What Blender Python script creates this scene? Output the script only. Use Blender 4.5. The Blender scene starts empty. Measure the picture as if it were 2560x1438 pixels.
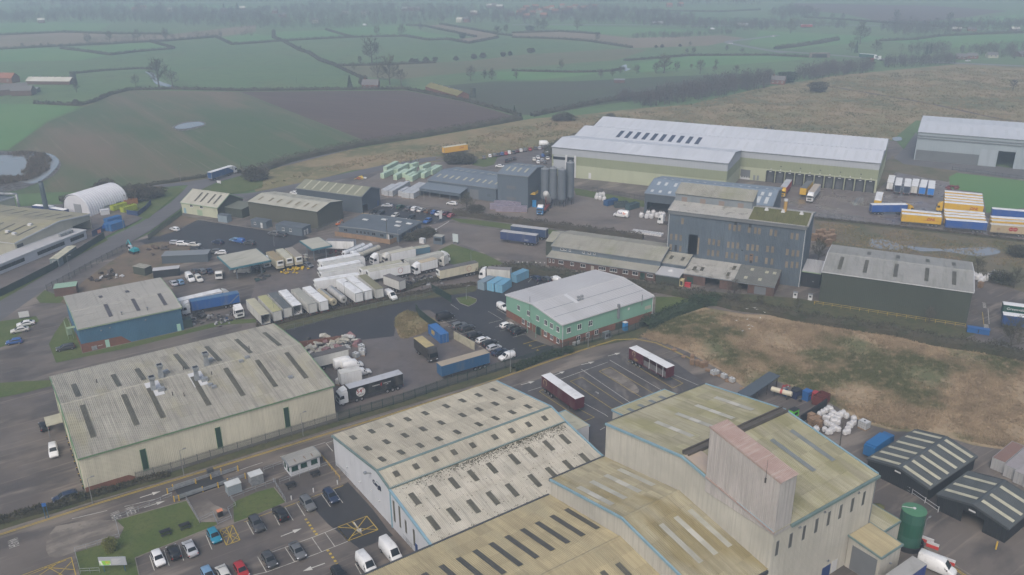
import bpy,math,random
import numpy as np
from mathutils import Matrix,Vector
random.seed(7)
S = bpy.context.scene
COL = S.collection
R = math.radians
# ---------------------------------------------------------------- camera
F_PX,PITCH,ROLL,CAM_H = 2140.32,0.38160,-0.00874,98.4577
_cp,_sp,_cr,_sr = math.cos(PITCH),math.sin(PITCH),math.cos(ROLL),math.sin(ROLL)
_fw = Vector((0,_cp,-_sp)); _up0 = Vector((0,_sp,_cp)); _rt0 = Vector((1,0,0))
_rt = _cr*_rt0 + _sr*_up0; _up = -_sr*_rt0 + _cr*_up0
cam = bpy.data.cameras.new('camera'); camo = bpy.data.objects.new('camera',cam); COL.objects.link(camo)
m3 = Matrix((_rt,_up,-_fw)).transposed()
camo.matrix_world = Matrix.Translation((0,0,CAM_H)) @ m3.to_4x4()
cam.sensor_fit = 'HORIZONTAL'; cam.sensor_width = 36; cam.lens = 36*F_PX/2560
cam.clip_start = 1; cam.clip_end = 30000
S.camera = camo
# ---------------------------------------------------------------- sky, sun, exposure
SUN_EL,SUN_AZ = R(48),R(200)
w = bpy.data.worlds.new('World'); S.world = w; w.use_nodes = True
nt = w.node_tree; nt.nodes.clear()
sky = nt.nodes.new('ShaderNodeTexSky'); sky.sky_type = 'NISHITA'; sky.sun_disc = False
sky.sun_elevation = SUN_EL; sky.sun_rotation = SUN_AZ; sky.air_density = 1.0; sky.dust_density = 5.0; sky.ozone_density = 1.6
bg = nt.nodes.new('ShaderNodeBackground'); bg.inputs[1].default_value = 0.10
wo = nt.nodes.new('ShaderNodeOutputWorld'); nt.links.new(sky.outputs[0],bg.inputs[0]); nt.links.new(bg.outputs[0],wo.inputs[0])
sl = bpy.data.lights.new('sun','SUN'); sl.energy = 1.0; sl.angle = R(35); sl.color = (1,.985,.96)
so = bpy.data.objects.new('sun',sl); COL.objects.link(so)
_sd = Vector((math.sin(SUN_AZ)*math.cos(SUN_EL),math.cos(SUN_AZ)*math.cos(SUN_EL),math.sin(SUN_EL)))
so.rotation_euler = _sd.to_track_quat('Z','Y').to_euler()
S.view_settings.view_transform = 'Standard'; S.view_settings.look = 'None'
S.view_settings.exposure = 0.50; S.view_settings.gamma = 1.0; S.view_settings.use_curve_mapping = False
S.cycles.max_bounces = 6; S.cycles.volume_bounces = 4
# ---------------------------------------------------------------- places: a photograph pixel gives a point on the ground (or at height z)
def G(x,y,z=0.0):
    d = _fw*F_PX + _rt*(x-1280) - _up*(y-719)
    t = (z-CAM_H)/d.z
    return Vector((t*d.x,t*d.y,z))
def G2(x,y,z=0.0):
    p = G(x,y,z); return (p.x,p.y)
# ---------------------------------------------------------------- objects
def tag(o,label=None,cat=None,group=None,kind=None):
    if label: o['label'] = label
    if cat: o['category'] = cat
    if group: o['group'] = group
    if kind: o['kind'] = kind
    return o
def thing(name,label,cat,loc=(0,0,0),rz=0.0,group=None):
    o = bpy.data.objects.new(name,None); COL.objects.link(o); o.empty_display_size = .1
    o.location = loc; o.rotation_euler = (0,0,rz)
    return tag(o,label,cat,group)
def ob(name,me,mat=None,parent=None,loc=None,rot=None,kind=None):
    o = bpy.data.objects.new(name,me); COL.objects.link(o)
    if mat and not me.materials: me.materials.append(mat)
    elif mat and me.materials[0] != mat:
        o.material_slots[0].link = 'OBJECT'; o.material_slots[0].material = mat
    if parent: o.parent = parent
    if loc is not None: o.location = loc
    if rot is not None: o.rotation_euler = rot
    if kind: o['kind'] = kind
    return o
def copy_tree(o,parent=None):
    c = o.copy(); COL.objects.link(c)
    if parent: c.parent = parent
    for ch in list(o.children): copy_tree(ch,c)
    return c
class MB:
    def __init__(s): s.v = []; s.f = []; s.sm = False
    def quad(s,*p):
        i = len(s.v); s.v += [tuple(q) for q in p]; s.f.append(tuple(range(i,i+len(p)))); return s
    def box(s,x0,x1,y0,y1,z0,z1,tx=0,ty=0):
        i = len(s.v)
        s.v += [(x0,y0,z0),(x1,y0,z0),(x1,y1,z0),(x0,y1,z0),(x0+tx,y0+ty,z1),(x1-tx,y0+ty,z1),(x1-tx,y1-ty,z1),(x0+tx,y1-ty,z1)]
        for f in ((3,2,1,0),(4,5,6,7),(0,1,5,4),(1,2,6,5),(2,3,7,6),(3,0,4,7)): s.f.append(tuple(i+k for k in f))
        return s
    def prism(s,prof,y0,y1):            # profile in x,z swept along y
        i = len(s.v); n = len(prof)
        s.v += [(x,y0,z) for x,z in prof] + [(x,y1,z) for x,z in prof]
        s.f.append(tuple(range(i,i+n))); s.f.append(tuple(range(i+2*n-1,i+n-1,-1)))
        for k in range(n): s.f.append((i+(k+1) % n,i+k,i+n+k,i+n+(k+1) % n))
        return s
    def slab(s,poly,z0,z1):             # polygon in x,y swept up
        i = len(s.v); n = len(poly)
        s.v += [(x,y,z0) for x,y in poly] + [(x,y,z1) for x,y in poly]
        s.f.append(tuple(range(i+n-1,i-1,-1))); s.f.append(tuple(range(i+n,i+2*n)))
        for k in range(n): s.f.append((i+k,i+(k+1) % n,i+n+(k+1) % n,i+n+k))
        return s
    def tube(s,p,q,r0,r1=None,n=8,cap=True):
        r1 = r0 if r1 is None else r1
        p = Vector(p); q = Vector(q); d = (q-p).normalized()
        a = d.orthogonal().normalized(); b = d.cross(a); i = len(s.v)
        for c,r in ((p,r0),(q,r1)):
            for k in range(n):
                t = 2*math.pi*k/n; s.v.append(tuple(c + r*(math.cos(t)*a + math.sin(t)*b)))
        for k in range(n): s.f.append((i+k,i+(k+1) % n,i+n+(k+1) % n,i+n+k))
        if cap: s.f.append(tuple(range(i+n-1,i-1,-1))); s.f.append(tuple(range(i+n,i+2*n)))
        return s
    def lathe(s,prof,n=16,c=(0,0,0)):  # profile r,z
        i = len(s.v)
        for r,z in prof:
            for k in range(n):
                t = 2*math.pi*k/n; s.v.append((c[0]+r*math.cos(t),c[1]+r*math.sin(t),c[2]+z))
        for j in range(len(prof)-1):
            for k in range(n): s.f.append((i+j*n+k,i+j*n+(k+1) % n,i+(j+1)*n+(k+1) % n,i+(j+1)*n+k))
        s.f.append(tuple(range(i+(len(prof)-1)*n,i+len(prof)*n)))
        return s
    def me(s,name,smooth=False):
        m = bpy.data.meshes.new(name); m.from_pydata(s.v,[],s.f)
        if smooth: m.polygons.foreach_set('use_smooth',[True]*len(m.polygons))
        m.update(); return m
    def build(s,name,mat,parent=None,loc=None,rot=None,kind=None,smooth=False):
        return ob(name,s.me(name,smooth),mat,parent,loc,rot,kind)
# ---------------------------------------------------------------- materials
MATS = {}
def M(name,col,col2=None,scale=.25,lo=.35,hi=.65,rough=.8,rough2=None,theta=0.0,an=(1,1,1),rnd=0.0,layers=(),metal=0.0,bump=0.0,bscale=2.0,objcol=False,emit=None,local=False,spec=.5):
    if name in MATS: return MATS[name]
    m = bpy.data.materials.new(name); m.use_nodes = True; MATS[name] = m
    nt = m.node_tree; N = nt.nodes; L = nt.links; N.clear()
    out = N.new('ShaderNodeOutputMaterial'); b = N.new('ShaderNodeBsdfPrincipled'); L.new(b.outputs[0],out.inputs[0])
    b.inputs['Roughness'].default_value = rough; b.inputs['Metallic'].default_value = metal
    b.inputs['Specular IOR Level'].default_value = spec
    geo = None
    def coords(an,th):
        nonlocal geo
        if geo is None:
            if local: geo = N.new('ShaderNodeTexCoord').outputs['Object']
            else: geo = N.new('ShaderNodeNewGeometry').outputs['Position']
        r = N.new('ShaderNodeVectorRotate'); r.rotation_type = 'Z_AXIS'; r.inputs['Angle'].default_value = -th; L.new(geo,r.inputs['Vector'])
        mp = N.new('ShaderNodeMapping'); mp.inputs['Scale'].default_value = an; L.new(r.outputs[0],mp.inputs['Vector'])
        return mp.outputs[0]
    def noise(sc,an,th,lo,hi,detail=5,ro=.55):
        n = N.new('ShaderNodeTexNoise'); n.inputs['Scale'].default_value = sc; n.inputs['Detail'].default_value = detail; n.inputs['Roughness'].default_value = ro
        L.new(coords(an,th),n.inputs['Vector'])
        mr = N.new('ShaderNodeMapRange'); mr.inputs[1].default_value = lo; mr.inputs[2].default_value = hi; L.new(n.outputs[0],mr.inputs[0])
        return mr.outputs[0]
    def mix(fac,a,c,mode='MIX'):
        x = N.new('ShaderNodeMix'); x.data_type = 'RGBA'; x.blend_type = mode
        if isinstance(fac,(int,float)): x.inputs[0].default_value = fac
        else: L.new(fac,x.inputs[0])
        for k,v in ((6,a),(7,c)):
            if isinstance(v,(tuple,list)): x.inputs[k].default_value = (*v,1) if len(v) == 3 else v
            else: L.new(v,x.inputs[k])
        return x.outputs[2]
    c = tuple(col)
    if objcol:
        oi = N.new('ShaderNodeObjectInfo'); c = oi.outputs['Color']
    f0 = None
    if col2 is not None:
        f0 = noise(scale,an,theta,lo,hi); c = mix(f0,c,tuple(col2))
    for ly in layers:
        lc,ls,lan,llo,lhi,amt = ly[:6]
        f = noise(ls,lan,theta,llo,lhi,*(ly[6:8] if len(ly) > 6 else ()))
        mm = N.new('ShaderNodeMath'); mm.operation = 'MULTIPLY'; mm.inputs[1].default_value = amt; L.new(f,mm.inputs[0])
        c = mix(mm.outputs[0],c,lc)
    if rnd:
        oi = N.new('ShaderNodeObjectInfo'); mr = N.new('ShaderNodeMapRange'); mr.inputs[3].default_value = 1-rnd; mr.inputs[4].default_value = 1+rnd*.6
        L.new(oi.outputs['Random'],mr.inputs[0]); hs = N.new('ShaderNodeHueSaturation'); L.new(mr.outputs[0],hs.inputs['Value'])
        if isinstance(c,tuple): hs.inputs['Color'].default_value = (*c,1)
        else: L.new(c,hs.inputs['Color'])
        c = hs.outputs[0]
    if isinstance(c,tuple): b.inputs['Base Color'].default_value = (*c[:3],1)
    else: L.new(c,b.inputs['Base Color'])
    if rough2 is not None:
        f = noise(scale*1.7,an,theta,.42,.6); mr = N.new('ShaderNodeMapRange'); mr.inputs[3].default_value = rough; mr.inputs[4].default_value = rough2
        L.new(f,mr.inputs[0]); L.new(mr.outputs[0],b.inputs['Roughness'])
    if bump:
        n = N.new('ShaderNodeTexNoise'); n.inputs['Scale'].default_value = bscale; n.inputs['Detail'].default_value = 4; L.new(coords(an,theta),n.inputs['Vector'])
        bp = N.new('ShaderNodeBump'); bp.inputs['Strength'].default_value = bump; bp.inputs['Distance'].default_value = .3; L.new(n.outputs[0],bp.inputs['Height']); L.new(bp.outputs[0],b.inputs['Normal'])
    if emit:
        b.inputs['Emission Color'].default_value = (*emit[:3],1); b.inputs['Emission Strength'].default_value = emit[3]
    return m
def sr(r,g,b):                            # sRGB 0-255 to linear albedo
    f = lambda v: ((v/255+.055)/1.055)**2.4 if v > 10 else v/255/12.92
    return (f(r),f(g),f(b))
A1,A2 = .6047,-.448                       # the two building grids
paint = M('vehicle_paint',(1,1,1),objcol=True,rough=.28,rough2=.4,scale=1.5,layers=(((.12,.11,.10),1.2,(1,1,1),.55,.8,.35),))
coach = M('trailer_panel',(1,1,1),objcol=True,rough=.5,layers=(((.20,.19,.16),.5,(1,1,.35),.5,.75,.4),))
glass = M('vehicle_glass',(.012,.015,.018),rough=.08)
tyre = M('tyre_rubber',(.016,.016,.017),rough=.9)
rim = M('wheel_rim',(.32,.32,.33),rough=.4,metal=.6)
black = M('black_plastic',(.018,.018,.02),rough=.6)
steel = M('galvanised_steel',(.33,.35,.36),(.24,.25,.26),scale=1.5,rough=.5,metal=.3)
dsteel = M('dark_chassis_steel',(.045,.045,.048),(.07,.055,.045),scale=1.2,rough=.7)
lampw = M('headlamp_glass',(.7,.72,.75),rough=.15)
lampr = M('tail_lamp_red',(.35,.015,.012),rough=.25)
white = M('white_paint',(.72,.72,.70),(.55,.55,.52),scale=.8,rough=.6)
yel = M('yellow_paint',(.62,.40,.05),(.5,.33,.06),scale=1.,rough=.6)
# ================================================================ GROUND
pasture = M('pasture',(.066,.130,.042),(.096,.150,.052),scale=.006,lo=.35,hi=.65,rough=.95,layers=(((.115,.115,.045),.02,(1,1,1),.5,.74,.4),((.03,.055,.018),.08,(1,1,1),.5,.7,.4)))
bright = M('winter_wheat',(.068,.172,.046),(.095,.188,.055),scale=.012,rough=.95,layers=(((.10,.11,.045),.03,(1,1,1),.55,.75,.35),))
arable = M('thin_crop_field',(.056,.088,.030),(.135,.100,.062),scale=.009,lo=.47,hi=.62,rough=.95,theta=-.957,an=(.35,1,1),layers=(((.15,.11,.07),.05,(.10,1.8,1),.5,.66,.55),((.19,.155,.11),.3,(.03,1.5,1),.60,.68,.5),((.04,.082,.024),.02,(.4,1,1),.52,.62,.7)))
plough = M('ploughed_earth',(.072,.045,.035),(.092,.06,.046),scale=.02,rough=.95,theta=-.45,an=(.25,1.2,1),layers=(((.045,.032,.028),.2,(.1,2,1),.45,.65,.5),))
stubble = M('stubble_field',(.165,.125,.078),(.20,.155,.10),scale=.015,rough=.95,layers=(((.10,.11,.045),.012,(1,1,1),.5,.7,.5),))
darkpast = M('damp_pasture',(.040,.056,.024),(.062,.055,.036),scale=.012,rough=.95,theta=.3,an=(.4,1,1),layers=(((.05,.075,.026),.03,(.5,1,1),.5,.66,.6),))
tan_p = M('rough_pasture',(.095,.105,.045),(.15,.125,.065),scale=.015,rough=.95,layers=(((.06,.085,.03),.03,(1,1,1),.5,.66,.6),))
rough_g = M('rough_dry_grass',(.25,.185,.098),(.165,.15,.062),scale=.035,lo=.4,hi=.62,rough=.97,bump=.5,bscale=.9,layers=(((.075,.092,.030),.022,(1,1,1),.50,.62,.8),((.29,.215,.12),.22,(1,1,1),.5,.68,.6),((.14,.10,.055),.6,(1,1,1),.52,.68,.5)))
rough_n = M('rough_dry_field_grass',(.34,.255,.155),(.27,.20,.12),scale=.07,lo=.4,hi=.62,rough=.97,bump=.6,bscale=1.2,layers=(((.085,.10,.035),.04,(1,1,1),.47,.57,.9),((.40,.30,.19),.35,(1,1,1),.5,.68,.6),((.15,.105,.06),.9,(1,1,1),.52,.68,.55)))
lawn = M('lawn_grass',(.062,.095,.018),(.09,.11,.028),scale=.18,rough=.95,bump=.3,bscale=3,layers=(((.10,.085,.04),.5,(1,1,1),.58,.75,.5),((.035,.05,.014),1.2,(1,1,1),.5,.7,.5)))
verge = M('verge_grass',(.052,.062,.022),(.085,.075,.034),scale=.3,rough=.95,bump=.4,bscale=3,layers=(((.03,.034,.016),.8,(1,1,1),.5,.66,.6),))
asph = M('worn_asphalt',(.098,.083,.073),(.140,.118,.100),scale=.05,lo=.42,hi=.58,rough=.62,rough2=.85,theta=A1,layers=(((.062,.054,.050),.10,(.5,1,1),.50,.60,.75),((.25,.21,.17),.13,(.3,1.2,1),.55,.64,.65),((.24,.20,.16),.5,(.08,2.2,1),.58,.66,.45),((.13,.118,.102),1.5,(1,1,1),.58,.75,.4)))
asphr = M('road_asphalt',(.118,.112,.112),(.092,.086,.086),scale=.08,rough=.75,theta=.6,an=(.15,1,1),layers=(((.15,.142,.138),.3,(.1,1.5,1),.55,.7,.5),((.07,.066,.066),.5,(1,1,1),.62,.72,.4)))
asphd = M('new_dark_asphalt',(.028,.027,.028),(.036,.034,.035),scale=.1,rough=.6,layers=(((.05,.047,.046),.3,(1,1,1),.56,.75,.4),))
concy = M('concrete_yard',(.175,.145,.12),(.135,.113,.098),scale=.045,rough=.6,rough2=.82,layers=(((.075,.064,.058),.09,(.5,1,1),.5,.66,.65),((.20,.175,.145),.2,(1,.6,1),.58,.72,.5),((.06,.05,.045),1.0,(1,1,1),.6,.72,.35)))
wet = M('wet_concrete_yard',(.17,.14,.125),(.13,.11,.10),scale=.05,rough=.22,rough2=.6,layers=(((.23,.195,.165),.15,(1,.5,1),.56,.7,.5),))
brnyard = M('brown_yard',(.135,.112,.10),(.10,.086,.08),scale=.06,rough=.5,rough2=.8,layers=(((.16,.135,.115),.2,(1,1,1),.57,.7,.5),((.06,.052,.05),.3,(1,1,1),.55,.68,.5)))
earth = M('bare_earth',(.165,.118,.075),(.115,.088,.062),scale=.12,rough=.95,bump=.4,layers=(((.085,.085,.035),.15,(1,1,1),.55,.66,.7),((.06,.047,.04),.3,(1,1,1),.58,.7,.6)))
waste = M('muddy_waste_ground',(.155,.120,.078),(.105,.098,.052),scale=.06,rough=.9,bump=.3,layers=(((.07,.078,.03),.09,(1,1,1),.52,.64,.75),((.09,.07,.05),.25,(1,1,1),.55,.68,.6)))
watm = M('still_water',(.20,.205,.205),rough=.06,spec=1.0)
mud = M('wet_mud',(.085,.066,.05),(.06,.05,.042),scale=.3,rough=.35,rough2=.7)
concl = M('pale_concrete',(.23,.20,.165),(.15,.13,.11),scale=.2,lo=.42,hi=.58,rough=.8,theta=A1,layers=(((.105,.09,.078),.25,(.35,1.3,1),.48,.60,.8),((.11,.095,.08),1.0,(1,1,1),.54,.66,.6)))
marky = M('worn_yellow_marking',(.48,.34,.045),(.25,.2,.09),scale=.9,lo=.5,hi=.75,rough=.7)
markw = M('worn_white_marking',(.52,.50,.45),(.22,.2,.18),scale=.9,lo=.5,hi=.75,rough=.7)
kerbm = M('kerb_concrete',(.24,.215,.185),(.17,.15,.13),scale=.7,rough=.85)
def sheet(name,px,mat,z,smooth=0,world=None):
    pts = world or [G2(*p) for p in px]
    if smooth:
        o = []
        n = len(pts)
        for i in range(n):
            p0,p1,p2,p3 = (Vector(pts[(i+k) % n]) for k in (-1,0,1,2))
            for k in range(smooth):
                t = k/smooth
                o.append(tuple(.5*((2*p1)+(p2-p0)*t+(2*p0-5*p1+4*p2-p3)*t*t+(3*p1-p0-3*p2+p3)*t**3)))
        pts = o
    mb = MB(); mb.quad(*[(x,y,z) for x,y in pts])
    o = mb.build(name,mat); me = o.data
    if me.polygons[0].normal.z < 0: me.flip_normals()
    return tag(o,kind='structure')
g = MB(); g.quad((-9000,-400,-.30),(9000,-400,-.30),(9000,16000,-.30),(-9000,16000,-.30)); tag(g.build('ground',pasture),kind='structure')
# --- farmland
FZ = [-.27]
def field(px,mat,sm=0):
    FZ[0] += .004; return sheet('field',px,mat,FZ[0],sm)
field([(1985,8),(2200,12),(2330,14),(2520,27),(2420,42),(2240,62),(2110,34),(1990,24)],plough)
field([(-200,62),(120,55),(280,58),(250,75),(150,82),(-200,97)],bright)
field([(-200,97),(170,80),(420,86),(640,62),(640,80),(540,92),(300,108),(100,116),(-200,127)],stubble)
field([(270,10),(470,8),(640,20),(420,18),(230,30),(120,26)],bright)
field([(155,121),(235,116),(370,104),(436,122),(275,137)],bright)
field([(-200,127),(110,119),(152,122),(270,138),(200,150),(-200,158)],bright)
field([(550,94),(640,84),(684,90),(706,103),(578,112)],bright)
field([(684,79),(815,75),(876,93),(705,102)],bright)
field([(826,72),(1016,63),(1060,80),(1165,94),(1080,101),(1010,90),(880,93)],bright)
field([(710,104),(1010,91),(1075,102),(1210,108),(1500,105),(1560,122),(1280,140),(1000,158),(840,164),(770,132)],pasture)
field([(1060,64),(1100,61),(1180,74),(1242,86),(1245,92),(1170,109),(1125,99),(1190,93),(1120,78)],stubble)
field([(1280,83),(1413,78),(1498,86),(1580,95),(1806,88),(1863,95),(1813,105),(1770,114),(1580,120),(1475,103),(1280,93)],stubble)
field([(1350,62),(1640,70),(1780,78),(1640,92),(1500,84),(1400,76)],bright)
field([(850,166),(960,161),(1180,152),(1300,137),(1560,121),(1620,124),(1540,150),(1440,157),(1200,178),(1000,197),(905,192)],tan_p)
field([(1578,160),(1643,149),(1740,140),(1920,140),(2040,145),(1920,156),(1800,163),(1700,175),(1600,180)],bright)
field([(1245,179),(1400,178),(1500,183),(1440,190),(1330,200),(1240,198)],bright)
field([(1900,76),(2060,84),(2220,92),(2170,104),(1990,122),(1870,112),(1890,92)],bright)
field([(2100,50),(2300,66),(2560,80),(2800,90),(2800,60),(2560,34),(2440,46),(2260,63)],bright)
field([(2200,100),(2330,90),(2560,86),(2800,90),(2800,130),(2560,122),(2330,118)],bright)
field([(1060,218),(1230,203),(1440,203),(1640,192),(1790,186),(1850,182),(1780,215),(1640,245),(1500,262),(1380,282),(1335,288),(1285,284),(1160,250)],darkpast)
field([(210,178),(350,173),(365,182),(388,215),(320,222),(190,220),(60,226),(40,215),(100,190)],pasture)
field([(-200,258),(80,260),(205,266),(120,300),(60,345),(20,372),(-200,400)],bright)
field([(600,229),(1015,226),(1160,254),(1290,291),(1180,320),(1060,336),(917,353)],plough)
field([(330,226),(598,229),(915,354),(840,376),(740,402),(600,425),(520,444),(450,462),(330,475),(120,480),(-200,500),(-200,420),(20,376),(60,348),(125,302),(210,268),(270,240)],arable)
field([(600,445),(660,430),(720,409),(815,387),(890,371),(960,359),(1060,344),(1200,320),(1290,303),(1330,296),(1420,290),(1600,270),(1720,262),(1900,220),(2080,190),(2200,178),(2400,160),(2560,167),(2800,180),(2800,330),(2560,318),(2290,300),(2230,350),(1500,310),(1370,372),(1180,400),(880,425),(760,458),(640,478)],rough_g)
# water and mud
def water(px,z,sm=4): return sheet('puddle',px,watm,z,sm)
field([(430,318),(455,305),(500,302),(516,309),(500,318),(455,327)],mud,4)
water([(436,318),(458,308),(495,304),(511,309),(495,315),(455,322)],FZ[0]+.01)
field([(-160,480),(-160,372),(30,378),(105,380),(140,392),(152,412),(130,440),(80,462),(20,478)],mud,4)
pond = sheet('pond',[(-160,470),(-160,392),(40,388),(100,382),(128,385),(146,398),(143,415),(118,440),(85,458),(30,455)],watm,FZ[0]+.012,4)
# beck on the meadow
field([(362,178),(385,182),(395,200),(432,214),(430,218),(390,210),(376,190)],watm,3)
field([(1552,165),(1566,161),(1568,170),(1578,172),(1560,178),(1562,170)],watm,3)
# --- far roads
farroad = M('far_road',(.16,.155,.15),(.14,.135,.13),scale=.1,rough=.7)
def ribbon(name,px,wid,mat,z,world=None,kind='structure'):
    pts = [Vector(p) for p in (world or [G2(*p) for p in px])]
    o = []
    for i in range(len(pts)-1):
        p0 = pts[max(i-1,0)]; p1 = pts[i]; p2 = pts[i+1]; p3 = pts[min(i+2,len(pts)-1)]
        for k in range(6):
            t = k/6; o.append(.5*((2*p1)+(p2-p0)*t+(2*p0-5*p1+4*p2-p3)*t*t+(3*p1-p0-3*p2+p3)*t**3))
    o.append(pts[-1])
    mb = MB()
    L = []
    for i,p in enumerate(o):
        d = (o[min(i+1,len(o)-1)]-o[max(i-1,0)]).normalized(); n = Vector((-d.y,d.x)); L.append((p+n*wid/2,p-n*wid/2))
    for i,(a,b) in enumerate(L): mb.v += [(a.x,a.y,z),(b.x,b.y,z)]
    for i in range(len(L)-1): mb.f.append((2*i+1,2*i+3,2*i+2,2*i))
    return tag(mb.build(name,mat),kind=kind)
ribbon('far_road',[(1960,132),(1900,122),(1850,113),(1822,107),(1830,102),(1870,98),(1945,88)],9,farroad,-.10)
ribbon('far_road',[(1920,126),(2060,136),(2150,143),(2215,148),(2330,155),(2560,165),(2700,172)],9,farroad,-.094)
ribbon('far_road',[(1280,62),(1600,62),(1860,64),(2060,62),(2240,66),(2560,78)],9,farroad,-.097)
ribbon('field_track',[(2075,216),(2200,237),(2340,262),(2500,297),(2560,303)],3.2,plough,-.10)
ribbon('field_track',[(205,267),(275,237),(330,227)],5,tan_p,-.10)
# --- estate ground
sheet('yard',[(-600,1900),(-600,1000),(-200,905),(0,803),(110,722),(310,614),(450,545),(476,492),(560,497),(620,490),(760,468),(950,423),(1100,403),(1180,399),(1370,372),(1500,335),(1700,330),(2240,352),(2270,385),(2560,425),(2900,480),(3200,1900)],asph,-.08)
_z = [-.075]
def patch(name,px,mat,sm=0):
    _z[0] += .0011
    return sheet(name,px,mat,_z[0],sm)
patch('road',[(-120,812),(-120,803),(0,742),(62,716),(170,647),(263,597),(350,557),(425,507),(455,480),(471,462),(400,468),(325,480),(240,497),(150,505),(150,497),(240,488),(325,473),(400,461),(471,454),(520,446),(580,434),(640,420),(720,402),(915,357),(925,361),(730,410),(650,428),(600,439),(540,456),(500,475),(476,490),(450,522),(375,577),(313,612),(200,672),(110,724),(0,803)],asphr)
patch('road',[(476,488),(540,487),(606,484),(640,480),(760,455),(960,412),(1075,392),(1190,388),(1195,396),(1080,402),(960,424),(757,470),(640,494),(600,498),(540,500),(470,505)],asphr)
patch('concrete_yard',[(880,470),(960,425),(1110,405),(1240,440),(1340,470),(1440,485),(1625,512),(1700,560),(1660,600),(1560,580),(1400,560),(1130,525),(960,490)],concy)
patch('concrete_yard',[(1060,560),(1130,556),(1250,575),(1400,590),(1380,660),(1270,655),(1180,620),(1100,590)],concy)
patch('wet_yard',[(1860,470),(1960,465),(2210,480),(2250,425),(2380,455),(2470,545),(2800,600),(2800,650),(2560,600),(2250,562),(2030,540),(1960,530)],wet)
patch('trailer_yard',[(660,900),(740,868),(860,845),(1005,830),(1090,842),(1190,862),(1240,890),(1290,902),(1230,930),(1010,990),(850,1030)],brnyard)
patch('dark_yard',[(600,830),(640,705),(760,660),(1050,650),(1200,700),(1190,720),(900,770),(690,815)],brnyard)
patch('estate_road',[(640,850),(700,812),(860,780),(1010,745),(1110,725),(1200,722),(1100,770),(1030,780),(990,800),(985,840),(880,852),(740,875)],asphd)
patch('car_park',[(1075,775),(1130,740),(1200,722),(1230,705),(1290,690),(1420,680),(1400,712),(1266,740),(1264,800),(1330,848),(1398,872),(1380,886),(1260,903),(1225,880),(1150,830)],asphd)
patch('car_park',[(345,602),(400,585),(496,549),(640,572),(700,580),(775,592),(700,630),(560,645),(520,630),(430,608),(372,614)],asphd)
patch('car_park',[(925,525),(975,508),(1130,530),(1130,548),(1085,560),(1062,562),(920,538)],asphd)
patch('car_park',[(1190,410),(1240,392),(1375,364),(1380,410),(1280,420),(1200,420)],brnyard)
patch('lorry_park',[(1300,965),(1380,935),(1540,885),(1600,878),(1680,900),(1760,955),(1900,1010),(1900,1060),(1520,1110),(1500,1180),(1350,1120)],M('lorry_park_asphalt',(.066,.061,.060),(.090,.081,.075),scale=.09,rough=.55,rough2=.8,layers=(((.17,.15,.13),.2,(1,.35,1),.60,.68,.7),((.045,.043,.045),.3,(1,1,1),.55,.68,.5))))
patch('car_park',[(770,1255),(870,1205),(990,1335),(900,1372),(820,1310)],asphd)
patch('skip_yard',[(-100,770),(0,737),(60,711),(165,646),(258,594),(342,553),(372,535),(385,505),(330,492),(150,510),(-100,525)],brnyard)
patch('mud_patch',[(190,722),(250,672),(330,622),(390,606),(430,606),(520,632),(440,665),(400,690),(330,712),(225,738)],earth,3)
patch('earth_bank',[(372,592),(420,552),(455,538),(500,548),(480,556),(430,580),(400,590)],earth)
patch('earth_bank',[(130,745),(190,722),(300,712),(390,695),(300,735),(160,760)],earth)
patch('gravel_bank',[(1180,660),(1300,670),(1420,690),(1660,720),(1990,745),(2400,815),(2450,830),(2400,850),(2100,800),(1800,760),(1660,735),(1420,690),(1190,680)],verge)
patch('waste_ground',[(2035,548),(2250,570),(2560,605),(2800,640),(2800,760),(2560,730),(2430,690),(2085,620),(2040,605)],waste)
patch('waste_ground',[(2190,480),(2205,412),(2230,390),(2380,415),(2400,435),(2370,455),(2240,430)],waste)
patch('yard_track',[(2235,395),(2262,370),(2290,330),(2300,345),(2290,385),(2560,425),(2700,445),(2700,465),(2400,428),(2260,410)],asphr)
patch('rough_field',[(1590,838),(1640,800),(1760,768),(1860,785),(2040,792),(2200,812),(2380,850),(2560,895),(2800,950),(3000,1400),(2700,1170),(2560,1132),(2430,1112),(2330,1080),(2240,1078),(2160,1058),(2080,1010),(2030,985),(1940,952),(1860,968),(1800,925),(1720,880),(1660,855)],rough_n)
LAWNS = [
 [(288,1301),(466,1251),(500,1307),(535,1291),(543,1313),(338,1395),(348,1445),(200,1440),(188,1381),(298,1346)],
 [(583,1255),(640,1230),(685,1218),(715,1256),(640,1288),(585,1308)],
 [(-100,815),(0,803),(90,790),(98,802),(45,838),(20,862),(-100,900)],
 [(165,792),(135,835),(122,860),(130,880),(140,907),(205,893),(330,868),(470,833),(560,812),(640,806),(640,797),(560,800),(460,826),(205,884),(200,850)],
 [(-100,985),(0,957),(60,953),(125,950),(128,965),(60,982),(0,994),(-100,1015)],
 [(90,745),(112,725),(160,745),(150,758),(100,757)],
 [(345,541),(325,522),(345,490),(400,474),(448,468),(460,474),(420,505),(370,547)],
 [(520,466),(600,441),(660,430),(655,470),(600,482),(540,486),(492,482)],
 [(1125,545),(1190,550),(1290,562),(1400,577),(1400,588),(1290,576),(1150,556)],
 [(1435,470),(1610,502),(1612,518),(1440,487)],
 [(2373,442),(2392,432),(2560,452),(2800,480),(2800,545),(2560,520),(2466,532),(2456,482),(2375,472)],
 [(1636,800),(1640,742),(1722,742),(1765,765),(1680,790)],
 [(1095,626),(1130,610),(1215,636),(1262,660),(1200,668),(1120,662)],
 [(1180,412),(1195,398),(1245,390),(1235,412),(1210,418)],[(1140,745),(1170,740),(1192,748),(1190,756),(1172,766),(1150,758)]]
for i,px in enumerate(LAWNS): patch('grass',px,bright if i == 10 else lawn)
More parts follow.
